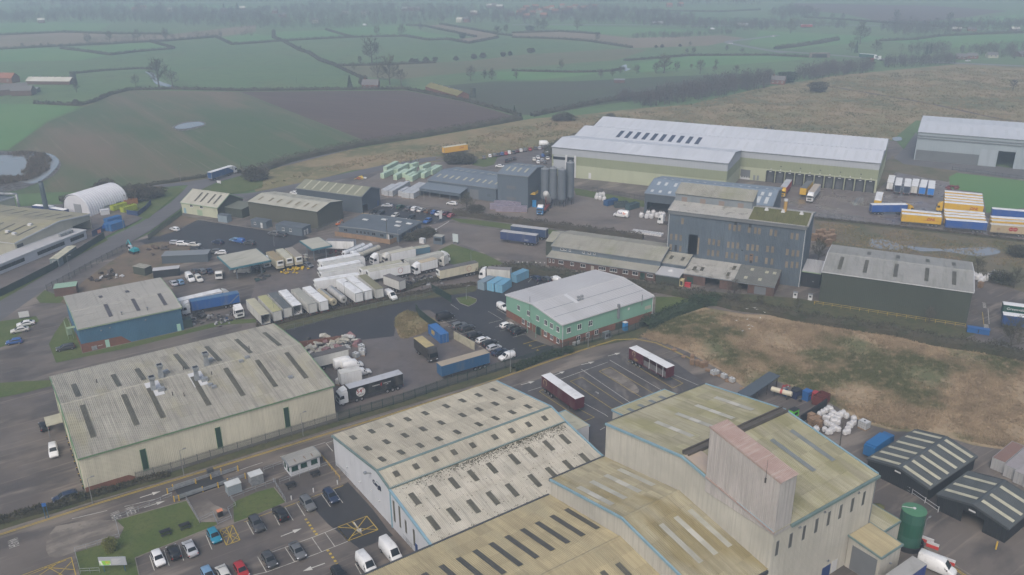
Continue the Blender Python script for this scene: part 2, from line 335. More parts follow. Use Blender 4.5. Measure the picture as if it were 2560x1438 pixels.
patch('grass',[(990,792),(1015,778),(1070,790),(1090,805),(1060,830),(1005,846),(990,815)],rough_g,4)
patch('grass_verge',[(-100,1345),(-100,1325),(0,1295),(130,1260),(212,1233),(340,1200),(420,1182),(640,1112),(845,1050),(1010,1002),(1130,962),(1250,925),(1400,875),(1410,880),(1250,943),(1010,1016),(850,1064),(650,1127),(425,1197),(235,1252),(0,1325)],verge)
patch('grass_verge',[(-60,770),(0,735),(60,705),(160,650),(262,593),(270,600),(170,652),(70,712),(0,752)],lawn)
patch('grass_verge',[(640,822),(800,778),(1000,737),(1110,718),(1190,708),(1190,728),(1000,757),(800,802),(690,832)],verge)
patch('grass_verge',[(1395,872),(1500,845),(1600,820),(1650,800),(1640,830),(1600,845),(1420,880)],verge)
patch('grass_verge',[(2035,543),(2250,565),(2560,600),(2560,606),(2250,572),(2035,550)],verge)
for px in ([(2176,600),(2200,598),(2235,605),(2260,618),(2240,624),(2180,618)],[(2262,614),(2350,622),(2470,618),(2500,632),(2440,640),(2360,628),(2300,628)],[(2230,345),(2250,342),(2255,350),(2238,352)],
           [(2130,505),(2150,492),(2160,500),(2140,515)]):
    water(px,_z[0]+.002)
patch('concrete_apron',[(478,1262),(520,1247),(536,1262),(570,1275),(560,1290),(545,1305),(500,1305)],concl)
patch('concrete_apron',[(140,1315),(290,1300),(298,1344),(190,1378),(140,1395),(115,1375)],concl,2)
patch('concrete_apron',[(1505,922),(1535,925),(1570,945),(1598,975),(1580,983),(1545,955),(1515,938)],concl,3)
patch('footpath',[(842,1150),(860,1145),(985,1300),(1060,1390),(1035,1395),(970,1325)],M('path_tarmac',(.15,.118,.095),(.11,.09,.078),scale=.4,rough=.85))
# ---------------------------------------------------------------- painted markings
MZ = _z[0]+.006
def line(px,wid,mat,dash=None,world=None,z=MZ,name='road_marking'):
    pts = [Vector(p) for p in (world or [G2(*p) for p in px])]
    mb = MB()
    for a,b in zip(pts[:-1],pts[1:]):
        d = b-a; L = d.length
        if L < .01: continue
        d /= L; n = Vector((-d.y,d.x))*wid/2
        s = 0
        while s < L:
            e = min(L,s+(dash[0] if dash else L))
            p,q = a+d*s,a+d*e
            mb.quad((*(p-n),z),(*(q-n),z),(*(q+n),z),(*(p+n),z))
            s = e+(dash[1] if dash else 0)
            if not dash: break
    return tag(mb.build(name,mat),kind='structure')
def arrow(p,q,mat=markw,wid=.22):
    a,b = Vector(G2(*p)),Vector(G2(*q)); d = (b-a); L = d.length; d /= L; n = Vector((-d.y,d.x)); h = b-d*min(1.6,L*.4)
    mb = MB(); mb.quad(*[(*v,MZ) for v in (a-n*wid/2,h-n*wid/2,h+n*wid/2,a+n*wid/2)]); mb.quad(*[(*v,MZ) for v in (h-n*.55,b,h+n*.55)])
    tag(mb.build('arrow_marking',mat),kind='structure')
def off(px,dist):                          # a polyline moved sideways on the ground
    w_ = [Vector(G2(*p)) for p in px]; o = []
    for i,p in enumerate(w_):
        d = (w_[min(i+1,len(w_)-1)]-w_[max(i-1,0)]).normalized(); o.append(p+Vector((-d.y,d.x))*dist)
    return o
for k in (0,.35):
    line(None,.16,marky,world=off([(-60,1355),(0,1338),(130,1296),(250,1258),(425,1205),(640,1140),(830,1082),(1000,1030),(1130,988),(1280,936),(1400,895),(1480,868),(1540,850),(1590,848),(1640,858),(1690,880),(1725,897)],k))
    line(None,.14,marky,world=off([(2080,1238),(2240,1330),(2420,1445)],k))
arrow((350,1244),(402,1228)); arrow((360,1269),(413,1252)); arrow((702,1341),(754,1321)); arrow((812,1408),(757,1428)); arrow((884,1305),(904,1334))
line([(405,1240),(430,1231)],.15,markw); line([(180,1297),(410,1243)],.14,markw,dash=(6,3)); line([(590,1178),(606,1173),(620,1168),(700,1142),(832,1100)],.13,markw,dash=(3,4))
line([(815,1108),(832,1102)],.13,markw); line([(815,1108),(832,1128)],.13,markw)
# car park bays
for a,b in (((374,1389),(386,1426)),((410,1375),(423,1414)),((447,1362),(459,1401)),((515,1338),(530,1374)),((616,1303),(634,1336)),((647,1291),(667,1325)),((681,1279),(699,1313)),((712,1267),(733,1301)),((741,1256),(762,1290)),((803,1234),(826,1267)),((833,1223),(857,1257)),
             ((644,1392),(666,1430)),((712,1368),(736,1404)),((779,1343),(804,1379)),((812,1331),(837,1366)),((843,1318),(870,1352)),((590,1412),(600,1432)),((888,1409),(903,1436))):
    line([a,b],.12,markw)
line([(610,1305),(800,1235),(858,1214)],.12,marky); line([(600,1445),(667,1430),(790,1385),(870,1353)],.13,markw); line([(680,1380),(785,1342),(845,1318)],.13,markw)
for a,b in (((843,1318),(870,1352)),((870,1352),(945,1324)),((945,1324),(917,1290)),((917,1290),(843,1318)),((843,1318),(945,1324)),((870,1352),(917,1290)),((880,1304),(907,1338)),((866,1309),(908,1338)),((880,1340),(935,1312)),
             ((549,1325),(582,1313)),((582,1313),(600,1350)),((600,1350),(566,1363)),((566,1363),(549,1325)),((549,1325),(600,1350)),((566,1363),(582,1313)),((558,1344),(591,1331)),((565,1319),(583,1356)),((555,1338),(573,1316)),((575,1360),(597,1335)),
             ((50,1440),(178,1393)),((178,1393),(190,1440)),((110,1418),(186,1424)),((70,1438),(165,1400)),((145,1440),(182,1400)),((120,1418),(160,1440)),((95,1440),(150,1404))):
    line([a,b],.13,marky)
for k,(x,y) in enumerate([(765,1298),(770,1306),(775,1313),(780,1321),(786,1328),(791,1335),(820,1376),(826,1384),(832,1393),(838,1402),(843,1410),(849,1418)]):
    line([(x-3,y+1.5),(x+3,y-.8)],.5,marky)
# lorry park bays
for a,b in (((1370,962),(1320,978)),((1368,960),(1520,905)),((1453,923),(1610,1030)),((1524,900),(1655,976)),((1575,890),(1753,966)),((1460,1008),(1512,1036)),((1753,966),(1690,985)),((1500,1075),(1512,1068)),((1512,1036),(1520,1042))):
    line([a,b],.13,markw)
for q in ([(1426,953),(1455,943),(1560,1012),(1530,1022),(1426,953)],[(1498,928),(1526,918),(1636,985),(1608,996),(1498,928)],[(1570,903),(1590,900),(1708,958),(1682,970),(1570,903)],[(1348,979),(1356,974),(1486,1043),(1460,1053),(1348,979)]):
    line(q,.11,marky)
for p,q in (((1520,890),(1551,882)),((1453,912),(1486,904)),((1385,938),(1412,928)),((1302,962),(1337,953))): arrow(p,q)
# mint car park
for a,b in (((1127,761),(1147,774)),((1108,807),(1143,799)),((1150,835),(1186,826)),((1242,772),(1268,788)),((1220,778),(1256,799)),((1222,808),(1254,800)),((1238,818),(1262,811)),((1250,828),(1276,820)),((1120,817),(1156,808)),((1180,856),(1210,848)),((1196,868),(1228,860)),((1282,843),(1312,835)),((1300,704),(1312,694)),((1320,706),(1332,694)),((1343,709),(1354,696))):
    line([a,b],.12,markw)
for a,b in (((1308,860),(1343,850)),((1329,872),(1364,862))): line([a,b],.15,marky)
for k in range(9): line([(985+k*14,516+k*2.2),(978+k*14,524+k*2.2)],.1,markw)
line([(1110,540),(1040,590)],.12,markw,dash=(2,2))
for k in range(7): line([(1294+k*11,655+k*.3),(1297+k*11,655+k*.3)],1.2,markw)
for k in range(6): line([(2456+k*.4,757+k*2.3),(2464+k*.4,758+k*2.3)],.3,markw)
for k in range(5): line([(2459+k*.4,811+k*2.4),(2471+k*.4,812+k*2.4)],.3,markw)
line([(2456,780),(2460,812)],.13,marky); line([(2470,772),(2473,810)],.13,markw)
for k in range(9):                          # dock bay guide lines
    x = 2050+k*17.0; line([(x,487+k*.8),(x-11,508+k*.8)],.35,concl)
    line([(x+6,487+k*.8),(x-5,508+k*.8)],.35,concl)
# kerbs
def kerb(px,h=.11,wid=.14,z0=-.08):
    pts = [Vector(G2(*p)) for p in px]; mb = MB()
    for a,b in zip(pts[:-1],pts[1:]):
        d = (b-a).normalized(); n = Vector((-d.y,d.x))*wid/2; i = len(mb.v)
        for z in (z0,h-.04): mb.v += [(*(a-n),z),(*(b-n),z),(*(b+n),z),(*(a+n),z)]
        mb.f += [(i+4,i+5,i+6,i+7),(i,i+1,i+5,i+4),(i+1,i+2,i+6,i+5),(i+2,i+3,i+7,i+6),(i+3,i,i+4,i+7)]
    tag(mb.build('kerb',kerbm),kind='structure')
for px in ([(288,1301),(466,1251),(500,1307)],[(543,1313),(338,1395),(348,1440)],[(585,1308),(640,1288),(715,1256),(685,1218)],[(0,1330),(235,1255),(425,1200),(650,1131),(850,1070),(1010,1022),(1250,948)],[(496,549),(640,572),(775,590)],[(1140,745),(1150,758),(1172,766),(1190,756),(1192,748),(1170,740)],
           [(2080,1232),(2240,1323),(2430,1440)],[(905,1215),(1060,1390)],[(455,570),(496,549)]):
    kerb(px)
# ================================================================ BUILDINGS
def wmat(name,col,d=.8,rough=.7,streak=.4,th=0.0,fine=0.0):
    c2 = tuple(c*d for c in col); st = tuple(c*.55 for c in col)
    return M(name,col,c2,scale=.12,rough=rough,layers=((st,.35,(1,1,.12),.52,.75,streak),(tuple(c*.72 for c in col),2.6,(1,1,.05),.46,.62,fine),(tuple(c*.7+.02 for c in (.10,.10,.05)),.2,(1,1,1),.6,.8,streak*.6)))
W_CREAM = wmat('cream_cladding',(.57,.535,.42),fine=.4); W_BLUE = wmat('blue_cladding',(.055,.145,.225)); W_WHITE = wmat('white_cladding',(.53,.54,.56),.92,streak=.2)
W_STONE = wmat('stone_cladding',(.50,.475,.41),fine=.6); W_PINK = wmat('faded_tower_cladding',(.48,.445,.425),fine=.8); W_MINT = wmat('mint_cladding',(.20,.37,.275),.92,streak=.15)
W_MILL = wmat('old_blue_grey_sheeting',(.105,.135,.165),.72,streak=.7,fine=.7); W_OLIVE = wmat('olive_green_cladding',(.052,.062,.045),.9,streak=.2); W_SLATE = wmat('slate_grey_cladding',(.095,.12,.145),.92,streak=.15)
W_SLATE2 = wmat('dark_slate_cladding',(.070,.088,.105),.92,streak=.15); W_BLACK = wmat('black_cladding',(.014,.016,.019),.9,streak=.1); W_OFF = wmat('pale_green_cream_cladding',(.46,.47,.34),.9,streak=.25)
W_DTOP = wmat('silver_cladding',(.37,.39,.41),.95,streak=.1); W_DMID = wmat('sage_cladding',(.25,.275,.17),.95,streak=.1); W_DLOW = wmat('pale_sage_cladding',(.39,.41,.285),.95,streak=.15)
BRICK = M('red_brick_wall',(.20,.085,.052),(.155,.07,.048),scale=1.1,rough=.9,layers=(((.10,.055,.04),.4,(1,1,.3),.5,.7,.5),)); BRICKD = M('brown_brick_wall',(.125,.07,.052),(.095,.058,.046),scale=1.1,rough=.9,layers=(((.06,.045,.035),.4,(1,1,.3),.5,.7,.5),))
def rmat(name,col,dark,moss=None,th=A1,streak=(.10,1.0),rnd=.12,amt=.7,mamt=.7,mlo=.52,mhi=.66):
    ly = [(dark,.9,(3.0,.06,1),.47,.66,amt*.8),(dark,.22,(2.5,.12,1),.53,.70,.45),(tuple(c*.78 for c in col),.10,(1,1,1),.5,.7,.6)]
    if moss: ly.append((moss,.12,(1.6,.5,1),mlo,mhi,mamt))
    return M(name,col,tuple(c*.85 for c in col),scale=.3,rough=.85,theta=th,rnd=rnd,layers=tuple(ly))
R_B1 = rmat('weathered_fibre_cement',(.385,.365,.305),(.19,.18,.155),(.33,.305,.205),.5793,amt=.75)
R_H1 = rmat('cream_fibre_cement',(.47,.435,.345),(.27,.245,.195),None,amt=.55)
R_H3 = M('pale_mossy_fibre_cement',(.50,.47,.395),(.42,.39,.32),scale=.3,rough=.85,theta=A1,rnd=.08,layers=(((.27,.255,.21),.9,(2.6,.08,1),.5,.68,.6),))
R_H4 = rmat('tan_stained_fibre_cement',(.43,.365,.22),(.25,.21,.125),(.33,.295,.19),amt=.6)
R_H5 = rmat('olive_stained_fibre_cement',(.39,.35,.235),(.19,.165,.085),(.235,.19,.085),rnd=.16,amt=.5,mamt=.8,mlo=.48,mhi=.64)
R_H6 = rmat('green_stained_fibre_cement',(.385,.36,.255),(.20,.185,.105),(.25,.24,.12),rnd=.15,amt=.65,mamt=.8,mlo=.46,mhi=.64)
R_TOW = M('faded_pink_roof',(.32,.225,.195),(.38,.29,.255),scale=.4,rough=.8,theta=A1,layers=(((.45,.4,.36),1.2,(.15,2,1),.52,.7,.6),))
R_WHITE = M('white_metal_roof',(.54,.555,.58),(.49,.505,.53),scale=.06,rough=.55,theta=A2,layers=(((.44,.455,.475),.25,(.9,.05,1),.52,.66,.45),))
R_MINT = M('pale_grey_roof',(.46,.455,.455),(.42,.412,.41),scale=.1,rough=.6,theta=A1,layers=(((.35,.345,.34),.25,(.9,.08,1),.55,.7,.4),))
R_GREY = M('slate_grey_metal_roof',(.155,.185,.215),(.135,.162,.19),scale=.08,rough=.55,theta=A2,layers=(((.115,.135,.155),.3,(1,.08,1),.52,.68,.4),))
R_OLV = M('moss_tinted_metal_roof',(.235,.235,.165),(.20,.205,.145),scale=.1,rough=.75,theta=A2,layers=(((.15,.155,.10),.3,(1,.1,1),.52,.68,.5),))
R_LITE = M('pale_buff_metal_roof',(.41,.395,.325),(.37,.36,.30),scale=.1,rough=.7,theta=A2,layers=(((.28,.27,.21),.3,(1,.1,1),.52,.68,.5),))
R_OLIVESHED = M('grey_fibre_cement',(.315,.31,.29),(.27,.268,.25),scale=.15,rough=.8,theta=A2,layers=(((.20,.205,.17),.5,(1.5,.1,1),.5,.7,.6),))
R_LOW = M('old_grey_buff_roof',(.33,.315,.265),(.28,.27,.225),scale=.15,rough=.85,theta=A2,rnd=.05,layers=(((.21,.205,.15),.4,(1.2,.2,1),.5,.68,.6),((.22,.23,.13),.1,(1,1,1),.54,.7,.6)))
R_MILL = M('old_mill_roof',(.40,.385,.35),(.34,.33,.30),scale=.2,rough=.85,theta=A2,layers=(((.12,.115,.085),.35,(1,1,1),.56,.66,.7),((.24,.23,.2),.6,(1.5,.2,1),.52,.7,.5)))
R_MOSS = M('moss_covered_roof',(.095,.100,.030),(.125,.118,.045),scale=.3,rough=.95,theta=A2,layers=(((.06,.062,.025),.9,(2,.2,1),.5,.66,.6),))
R_DARKF = M('dark_felt_roof',(.105,.122,.138),(.085,.1,.112),scale=.2,rough=.7)
R_BLK = M('charcoal_ribbed_roof',(.075,.085,.088),(.06,.068,.07),scale=.3,rough=.7,theta=.64)
R_BLUE2 = M('buff_grey_roof_of_blue_shed',(.37,.355,.32),(.33,.318,.285),scale=.2,rough=.85,theta=.567,layers=(((.22,.21,.185),.6,(2.2,.1,1),.53,.7,.5),))
LIGHT_D = M('dirty_rooflight',(.105,.098,.072),(.075,.07,.052),scale=.5,rough=.5,theta=A1,layers=(((.14,.135,.10),1.2,(2,.2,1),.5,.7,.5),))
LIGHT_V = M('purple_grey_rooflight',(.085,.078,.085),(.07,.063,.068),scale=.5,rough=.5)
LIGHT_P = M('pale_rooflight',(.39,.385,.335),(.33,.32,.27),scale=.4,rough=.5,rnd=.08,theta=A1,layers=(((.28,.27,.21),.8,(1,.3,1),.55,.72,.5),))
LIGHT_W = M('white_rooflight',(.56,.575,.56),(.48,.49,.47),scale=.5,rough=.4)
LIGHT_C = M('cream_rooflight',(.44,.425,.32),(.36,.345,.26),scale=.5,rough=.5,layers=(((.25,.24,.17),.8,(1,1,1),.55,.72,.5),))
LIGHT_G = M('blue_grey_rooflight',(.185,.205,.205),(.155,.172,.165),scale=.5,rough=.5)
T_GREEN = M('green_trim',(.115,.225,.105),(.15,.25,.14),scale=.5,rough=.6); T_BLUE = M('pale_blue_trim',(.23,.36,.42),(.19,.31,.37),scale=.5,rough=.6); T_TEAL = M('teal_trim',(.045,.15,.185),rough=.6)
T_DARK = M('dark_gutter',(.045,.05,.055),(.06,.062,.06),scale=.5,rough=.6); T_WHITE = M('white_trim',(.55,.55,.55),rough=.6); T_GREY = M('grey_trim',(.19,.205,.215),rough=.6); T_AQUA = M('grey_green_trim',(.16,.225,.215),(.13,.19,.18),scale=.5,rough=.6)
T_LGREEN = M('pale_green_flashing',(.30,.38,.26),(.24,.33,.2),scale=.6,rough=.7)
WPANE = M('window_pane',(.02,.024,.028),rough=.08); WFRAME = M('white_window_frame',(.66,.66,.65),rough=.5); SHUT = M('grey_shutter_door',(.155,.165,.175),(.14,.148,.155),scale=.5,rough=.55)
DSHADE = M('opening_shade_black',(.02,.021,.023),rough=.7); WDOOR = M('white_door',(.55,.55,.54),rough=.5); GDOOR = M('dark_green_door',(.02,.05,.035),rough=.5); MDOOR = M('mint_door',(.35,.55,.45),rough=.5); BDOOR = M('blue_door',(.02,.05,.16),rough=.5)  # first material: near black painted for the shade inside openings
PANEL_T = M('tan_blanking_panel',(.215,.175,.125),(.17,.14,.105),scale=1.,rough=.85,rnd=.2)
ZG = -.08
class Bld: pass
_cache = {}
def rib_profile(w,p,h):
    n = max(1,round(w/p)); p = w/n; o = []
    for i in range(n):
        for a,z in ((0,0),(.42,0),(.56,h),(.86,h)): o.append(((i+a)*p,z))
    return o+[(w,0)]
def rib_sheet(w,l,p,h,name='roof_sheet'):
    k = (name,round(w,3),round(l,3),round(p,3),h)
    if k in _cache: return _cache[k]
    pr = rib_profile(w,p,h) if p else [(0,0),(w,0)]
    mb = MB()
    for y in (0,l): mb.v += [(x,y,z) for x,z in pr]
    n = len(pr)
    for i in range(n-1): mb.f.append((i,i+1,n+i+1,n+i))
    # turned-down lower edge gives the sheet thickness
    i0 = len(mb.v); mb.v += [(x,0,z-.03) for x,z in pr]
    for i in range(n-1): mb.f.append((i0+i,i0+i+1,i+1,i))
    _cache[k] = mb.me(name); return _cache[k]
def wallmesh(p0,p1,zb,tops,rib,depth=.035,holes=()):
    """ribbed wall from p0 to p1 (local x,y), bottom zb, tops = list of (t 0..1, z)"""
    a = Vector(p0); d = Vector(p1)-a; L = d.length; d /= L; n = Vector((d.y,-d.x))
    xs = [(x,z) for x,z in (rib_profile(L,rib,depth) if rib else [(0,0),(L,0)])]
    for t,z in tops[1:-1]:
        xs.append((t*L,0))
    for h in holes: xs += [(h[0],0),(h[0]+.001,0),(h[1]-.001,0),(h[1],0)]
    xs.sort()
    def top(x):
        t = x/L
        for (t0,z0),(t1,z1) in zip(tops[:-1],tops[1:]):
            if t <= t1+1e-9: return z0+(z1-z0)*(t-t0)/max(t1-t0,1e-9)
        return tops[-1][1]
    mb = MB()
    for x,q in xs:
        p = a+d*x+n*q; mb.v += [(p.x,p.y,zb),(p.x,p.y,top(x))]
    for i in range(len(xs)-1):
        hs = [h for h in holes if h[0] <= (xs[i][0]+xs[i+1][0])/2 <= h[1]]
        if not hs: mb.f.append((2*i,2*i+2,2*i+3,2*i+1)); continue
        (x0,y0,_),(x1,y1,_) = mb.v[2*i],mb.v[2*i+2]; z0,z1 = hs[0][2:]
        if z0 > zb+.05: mb.quad((x0,y0,zb),(x1,y1,zb),(x1,y1,z0),(x0,y0,z0))
        mb.quad((x0,y0,z1),(x1,y1,z1),(x1,y1,top(xs[i+1][0])),(x0,y0,top(xs[i][0])))
    return mb
def building(name,label,P,wall,roof,rib=.6,roofrib=.6,trim=None,cat='building',bands=None,sheets=None,walls='frbl',eave2=None,overhang=.25,group=None,ridgecap=True,hip=False,mono=False,wallb=None,holes={}):
    x,y,th,L,W,e,r,rf = P
    b = Bld(); b.L,b.W,b.e,b.r,b.rf = L,W,e,r,rf; b.e2 = e if eave2 is None else eave2
    b.o = thing(name,label,cat,(x,y,0),th,group)
    if mono: rf = 1.0; b.rf = 1.0; b.e2 = r
    g = [(0,e),(rf,r),(1,b.e2)] if not mono else [(0,e),(1,r)]
    side = {'f': ((0,0),(L,0),[(0,e),(1,e)]),'r': ((L,0),(L,W),g),'b': ((L,W),(0,W),[(0,b.e2),(1,b.e2)]),'l': ((0,W),(0,0),[(1-t,z) for t,z in reversed(g)])}
    for s in walls:
        p0,p1,tp = side[s]
        if bands:
            zb = ZG
            for i,(zt,mt) in enumerate(bands):
                last = i == len(bands)-1
                wallmesh(p0,p1,zb,tp if last else [(0,zt),(1,zt)],rib).build('wall_panel',mt,b.o); zb = zt
        else: wallmesh(p0,p1,ZG,tp,rib,holes=holes.get(s,())).build('wall',wall if s in 'fl' or not wallb else wallb,b.o)
    # roof slopes
    oh = overhang
    b.slopes = {}
    specs = [('n',0,e,rf*W,r)] + ([] if mono else [('f',W,b.e2,rf*W,r)])
    for sid,va,za,vb,zb in specs: slope(b,sid,-oh,L+oh,va,za,vb,zb,oh)
    for sid in b.slopes: cover(b,sid,roof,roofrib,sheets)
    if trim is not None:
        for v,z in ((0,e),(W,b.e2)):
            if mono and v == W: continue
            s = -1 if v == 0 else 1
            y0,y1 = sorted((v+s*.02,v+s*.34)); MB().box(-oh,L+oh,y0,y1,z-.30,z-.04).build('gutter',trim,b.o)
        for u in (-oh-.06,L+oh):
            mb = MB(); pr = [(-.02,e-.06),(rf*W,r-.02),(W+.02,b.e2-.06)] if not mono else [(-.02,e-.06),(W+.02,r-.06)]
            for (v0,z0),(v1,z1) in zip(pr[:-1],pr[1:]):
                i = len(mb.v); mb.v += [(uu,v,z+dz) for uu in (u,u+.06+.10) for v,z in ((v0,z0),(v1,z1)) for dz in (-.28,.16)]
                mb.f += [(i,i+1,i+3,i+2),(i+4,i+6,i+7,i+5),(i+1,i+5,i+7,i+3),(i,i+2,i+6,i+4),(i,i+4,i+5,i+1),(i+2,i+3,i+7,i+6)]
            mb.build('verge_trim',trim,b.o)
    if ridgecap and not mono:
        mb = MB(); v = rf*W; mb.prism([(-.32,-.04),(0,.09),(.32,-.04),(.32,-.10),(0,.03),(-.32,-.10)],0,L+2*oh)
        mb.build('ridge_cap',roof if not trim or ridgecap is True else ridgecap,b.o,loc=(L+oh,v,r+.06),rot=(0,0,math.pi/2))
    return b
def slope(b,sid,u0,u1,va,za,vb,zb,oh=.25):
    d = Vector((0,vb-va,zb-za)); ln = d.length; d /= ln; up = vb > va
    ex = Vector((1,0,0)) if up else Vector((-1,0,0)); ez = ex.cross(d)
    org = Vector((u0 if up else u1,va,za)) - d*oh
    m = Matrix((ex,d,ez)).transposed().to_4x4(); m.translation = org
    b.slopes[sid] = (m,u1-u0,ln+oh,ln,u0,u1,up,oh)
def cover(b,sid,roof,rib,sheets):
    m,lu,lv,ln,u0,u1,up,oh = b.slopes[sid]
    if sheets:
        su,sv = sheets; nu = max(1,round(lu/su)); nv = max(1,round(lv/sv)); w = lu/nu; l = lv/nv
        me = rib_sheet(w+.03,l+.12,rib,.08)
        tilt = Matrix.Rotation(math.atan2(-.06,l),4,'X')
        for j in range(nv):
            for i in range(nu):
                o = ob('roof_sheet',me,roof,b.o); o.matrix_basis = m @ Matrix.Translation((i*w,j*l-.1,.045+random.uniform(-.004,.006))) @ tilt
    else:
        o = ob('roof',rib_sheet(lu,lv,rib,.05 if rib else 0,'roof'),roof,b.o); o.matrix_basis = m @ Matrix.Translation((0,0,.03))
def rlight(b,sid,u,s0,s1,wid,mat,name='rooflight',z=.14,rib=.3):
    """strip of roof glazing; s = share of the slope from the eave"""
    m,lu,lv,ln,u0,u1,up,oh = b.slopes[sid]
    x = (u-u0 if up else u1-u)-wid/2
    o = ob(name,rib_sheet(wid,(s1-s0)*ln,rib,.05 if rib else 0,name),mat,b.o); o.matrix_basis = m @ Matrix.Translation((x,oh+s0*ln,z)); return o
def onroof(b,sid,u,s):
    m,lu,lv,ln,u0,u1,up,oh = b.slopes[sid]
    return m @ Vector((u-u0 if up else u1-u,oh+s*ln,.05))
def att(b,side,t,z):
    return {'f': ((t,0,z),0),'r': ((b.L,t,z),math.pi/2),'b': ((b.L-t,b.W,z),math.pi),'l': ((0,b.W-t,z),-math.pi/2)}[side]
def panel(b,side,t,z,w,h,mat,name='door',d=.07,label=None):
    loc,rz = att(b,side,t,z); k = (name,round(w,2),round(h,2),d)
    if k not in _cache: _cache[k] = MB().box(-w/2,w/2,-d,.02,-h/2,h/2).me(name)
    o = ob(name,_cache[k],mat,b.o,loc,(0,0,rz)); tag(o,label); return o
def window(b,side,t,z,w,h,frame=None,pane=None,mull=1,name='window'):
    loc,rz = att(b,side,t,z); k = ('win',round(w,2),round(h,2),mull)
    if k not in _cache:
        f = MB(); q = .07
        for x0,x1,z0,z1 in ((-w/2,w/2,h/2-q,h/2),(-w/2,w/2,-h/2,-h/2+q),(-w/2,-w/2+q,-h/2+q,h/2-q),(w/2-q,w/2,-h/2+q,h/2-q)): f.box(x0,x1,-.09,.02,z0,z1)
        for i in range(mull): xx = -w/2+(i+1)*w/(mull+1); f.box(xx-.035,xx+.035,-.085,.02,-h/2+q,h/2-q)
        f.box(-w/2-.08,w/2+.08,-.16,.02,-h/2-.07,-h/2)
        _cache[k] = (f.me('window'),MB().box(-w/2+q,w/2-q,-.055,.015,-h/2+q,h/2-q).me('pane'))
    o = ob(name,_cache[k][0],frame or WFRAME,b.o,loc,(0,0,rz)); ob('pane',_cache[k][1],pane or WPANE,o); return o
def lamp_on(b,side,t,z):
    loc,rz = att(b,side,t,z); MB().box(-.18,.18,-.32,.02,-.1,.1).build('floodlight',T_GREY,b.o,loc,(0,0,rz))
def downpipe(b,side,t,z1,mat=None):
    loc,rz = att(b,side,t,0); MB().box(-.06,.06,-.16,-.04,ZG,z1).build('downpipe',mat or T_GREY,b.o,loc,(0,0,rz))
def UV(u,v): return (u*math.cos(A1)-v*math.sin(A1),u*math.sin(A1)+v*math.cos(A1))
def text_me(s,size,ext=.02,shear=0.0,bold=0.0):
    c = bpy.data.curves.new('txt','FONT'); c.body = s; c.size = size; c.extrude = ext; c.align_x = 'CENTER'; c.align_y = 'CENTER'; c.shear = shear; c.offset = bold; c.resolution_u = 2
    o = bpy.data.objects.new('txt',c); me = bpy.data.meshes.new_from_object(o); bpy.data.objects.remove(o); bpy.data.curves.remove(c); me.materials.clear(); return me
# ---------------- cream warehouse with green trim
b = building('warehouse','long cream clad warehouse with green trim and grimy ribbed grey roof',(-82.88,139.56,.5793,51.51,39.81,8.23,10.18,.515),W_CREAM,R_B1,rib=.33,roofrib=.33,trim=T_GREEN,sheets=(2.06,4.6))
for u in (3.6,11.7,16.8,26.05,33.3,40.5,47.5):
    rlight(b,'n',u,.26,.88,1.05,LIGHT_D)
    rlight(b,'f',u,.46 if u < 20 else .27,.9,1.05,LIGHT_D)
for t0 in (11.2,25.9,40.5):
    window(b,'f',t0,3.75,1.15,4.9,T_GREEN,GDOOR,0)
wallmesh((-.06,-.09),(9.9,-.09),ZG,[(0,1.55),(.8,1.5),(1,.05)],0).build('brick_plinth',BRICK,b.o)
for s_,uu,ss in (('n',17.6,.83),('n',26.6,.80),('f',20.2,.95),('f',30.2,.93)):
    p = onroof(b,s_,uu,ss)
    v = MB().box(-.55,.55,-.55,.55,-.2,1.0,.1,.1).box(-.42,.42,-.42,.42,1.0,2.2).box(-.42,.42,-.42,.42,2.2,2.7,-.22,-.22).box(-.64,.64,-.64,.64,2.7,3.2)
    o = v.build('extract_cowl',steel,b.o,p); MB().box(-.5,.5,-.5,.5,3.2,3.21).build('cowl_mouth',black,o)
    q = onroof(b,s_,uu+1.3,ss-.06 if s_ == 'n' else ss-.1); MB().box(-.7,.7,-.5,.5,-.2,.75).build('fan_box',steel,b.o,q)
    if s_ == 'n': rlight(b,s_,uu+.2,ss-.14,ss+.16,2.9,T_WHITE,'flashing_panel',.11,0)
for uu,ss in ((28.4,.62),(28.9,.56),(37.2,.93),(38.9,.98),(44.5,.35)):
    p = onroof(b,'n',uu,ss); MB().box(-.5,.5,-.35,.35,-.1,.5).build('roof_ventilator',steel,b.o,p)
for s_,uu,ss in (('n',20.5,.62),('n',22.5,.55),('n',29.9,.82),('f',18.6,.95),('f',25.2,.9),('f',31,.6),('f',8,.6),('f',41,.75)):
    p = onroof(b,s_,uu,ss); o = MB().tube(p,p+Vector((0,0,.9)),.09).build('flue',dsteel,b.o)
for t0 in (4.0,9.0,15.5,22): downpipe(b,'l',t0*1.7,7.9,T_GREEN)
MB().box(-3.4,-.15,27,31.5,2.75,2.9).build('porch_roof',LIGHT_C,b.o)
for yy in (27.2,31.3): MB().box(-3.3,-3.15,yy-.07,yy+.07,ZG,2.75).build('porch_post',T_GREY,b.o)
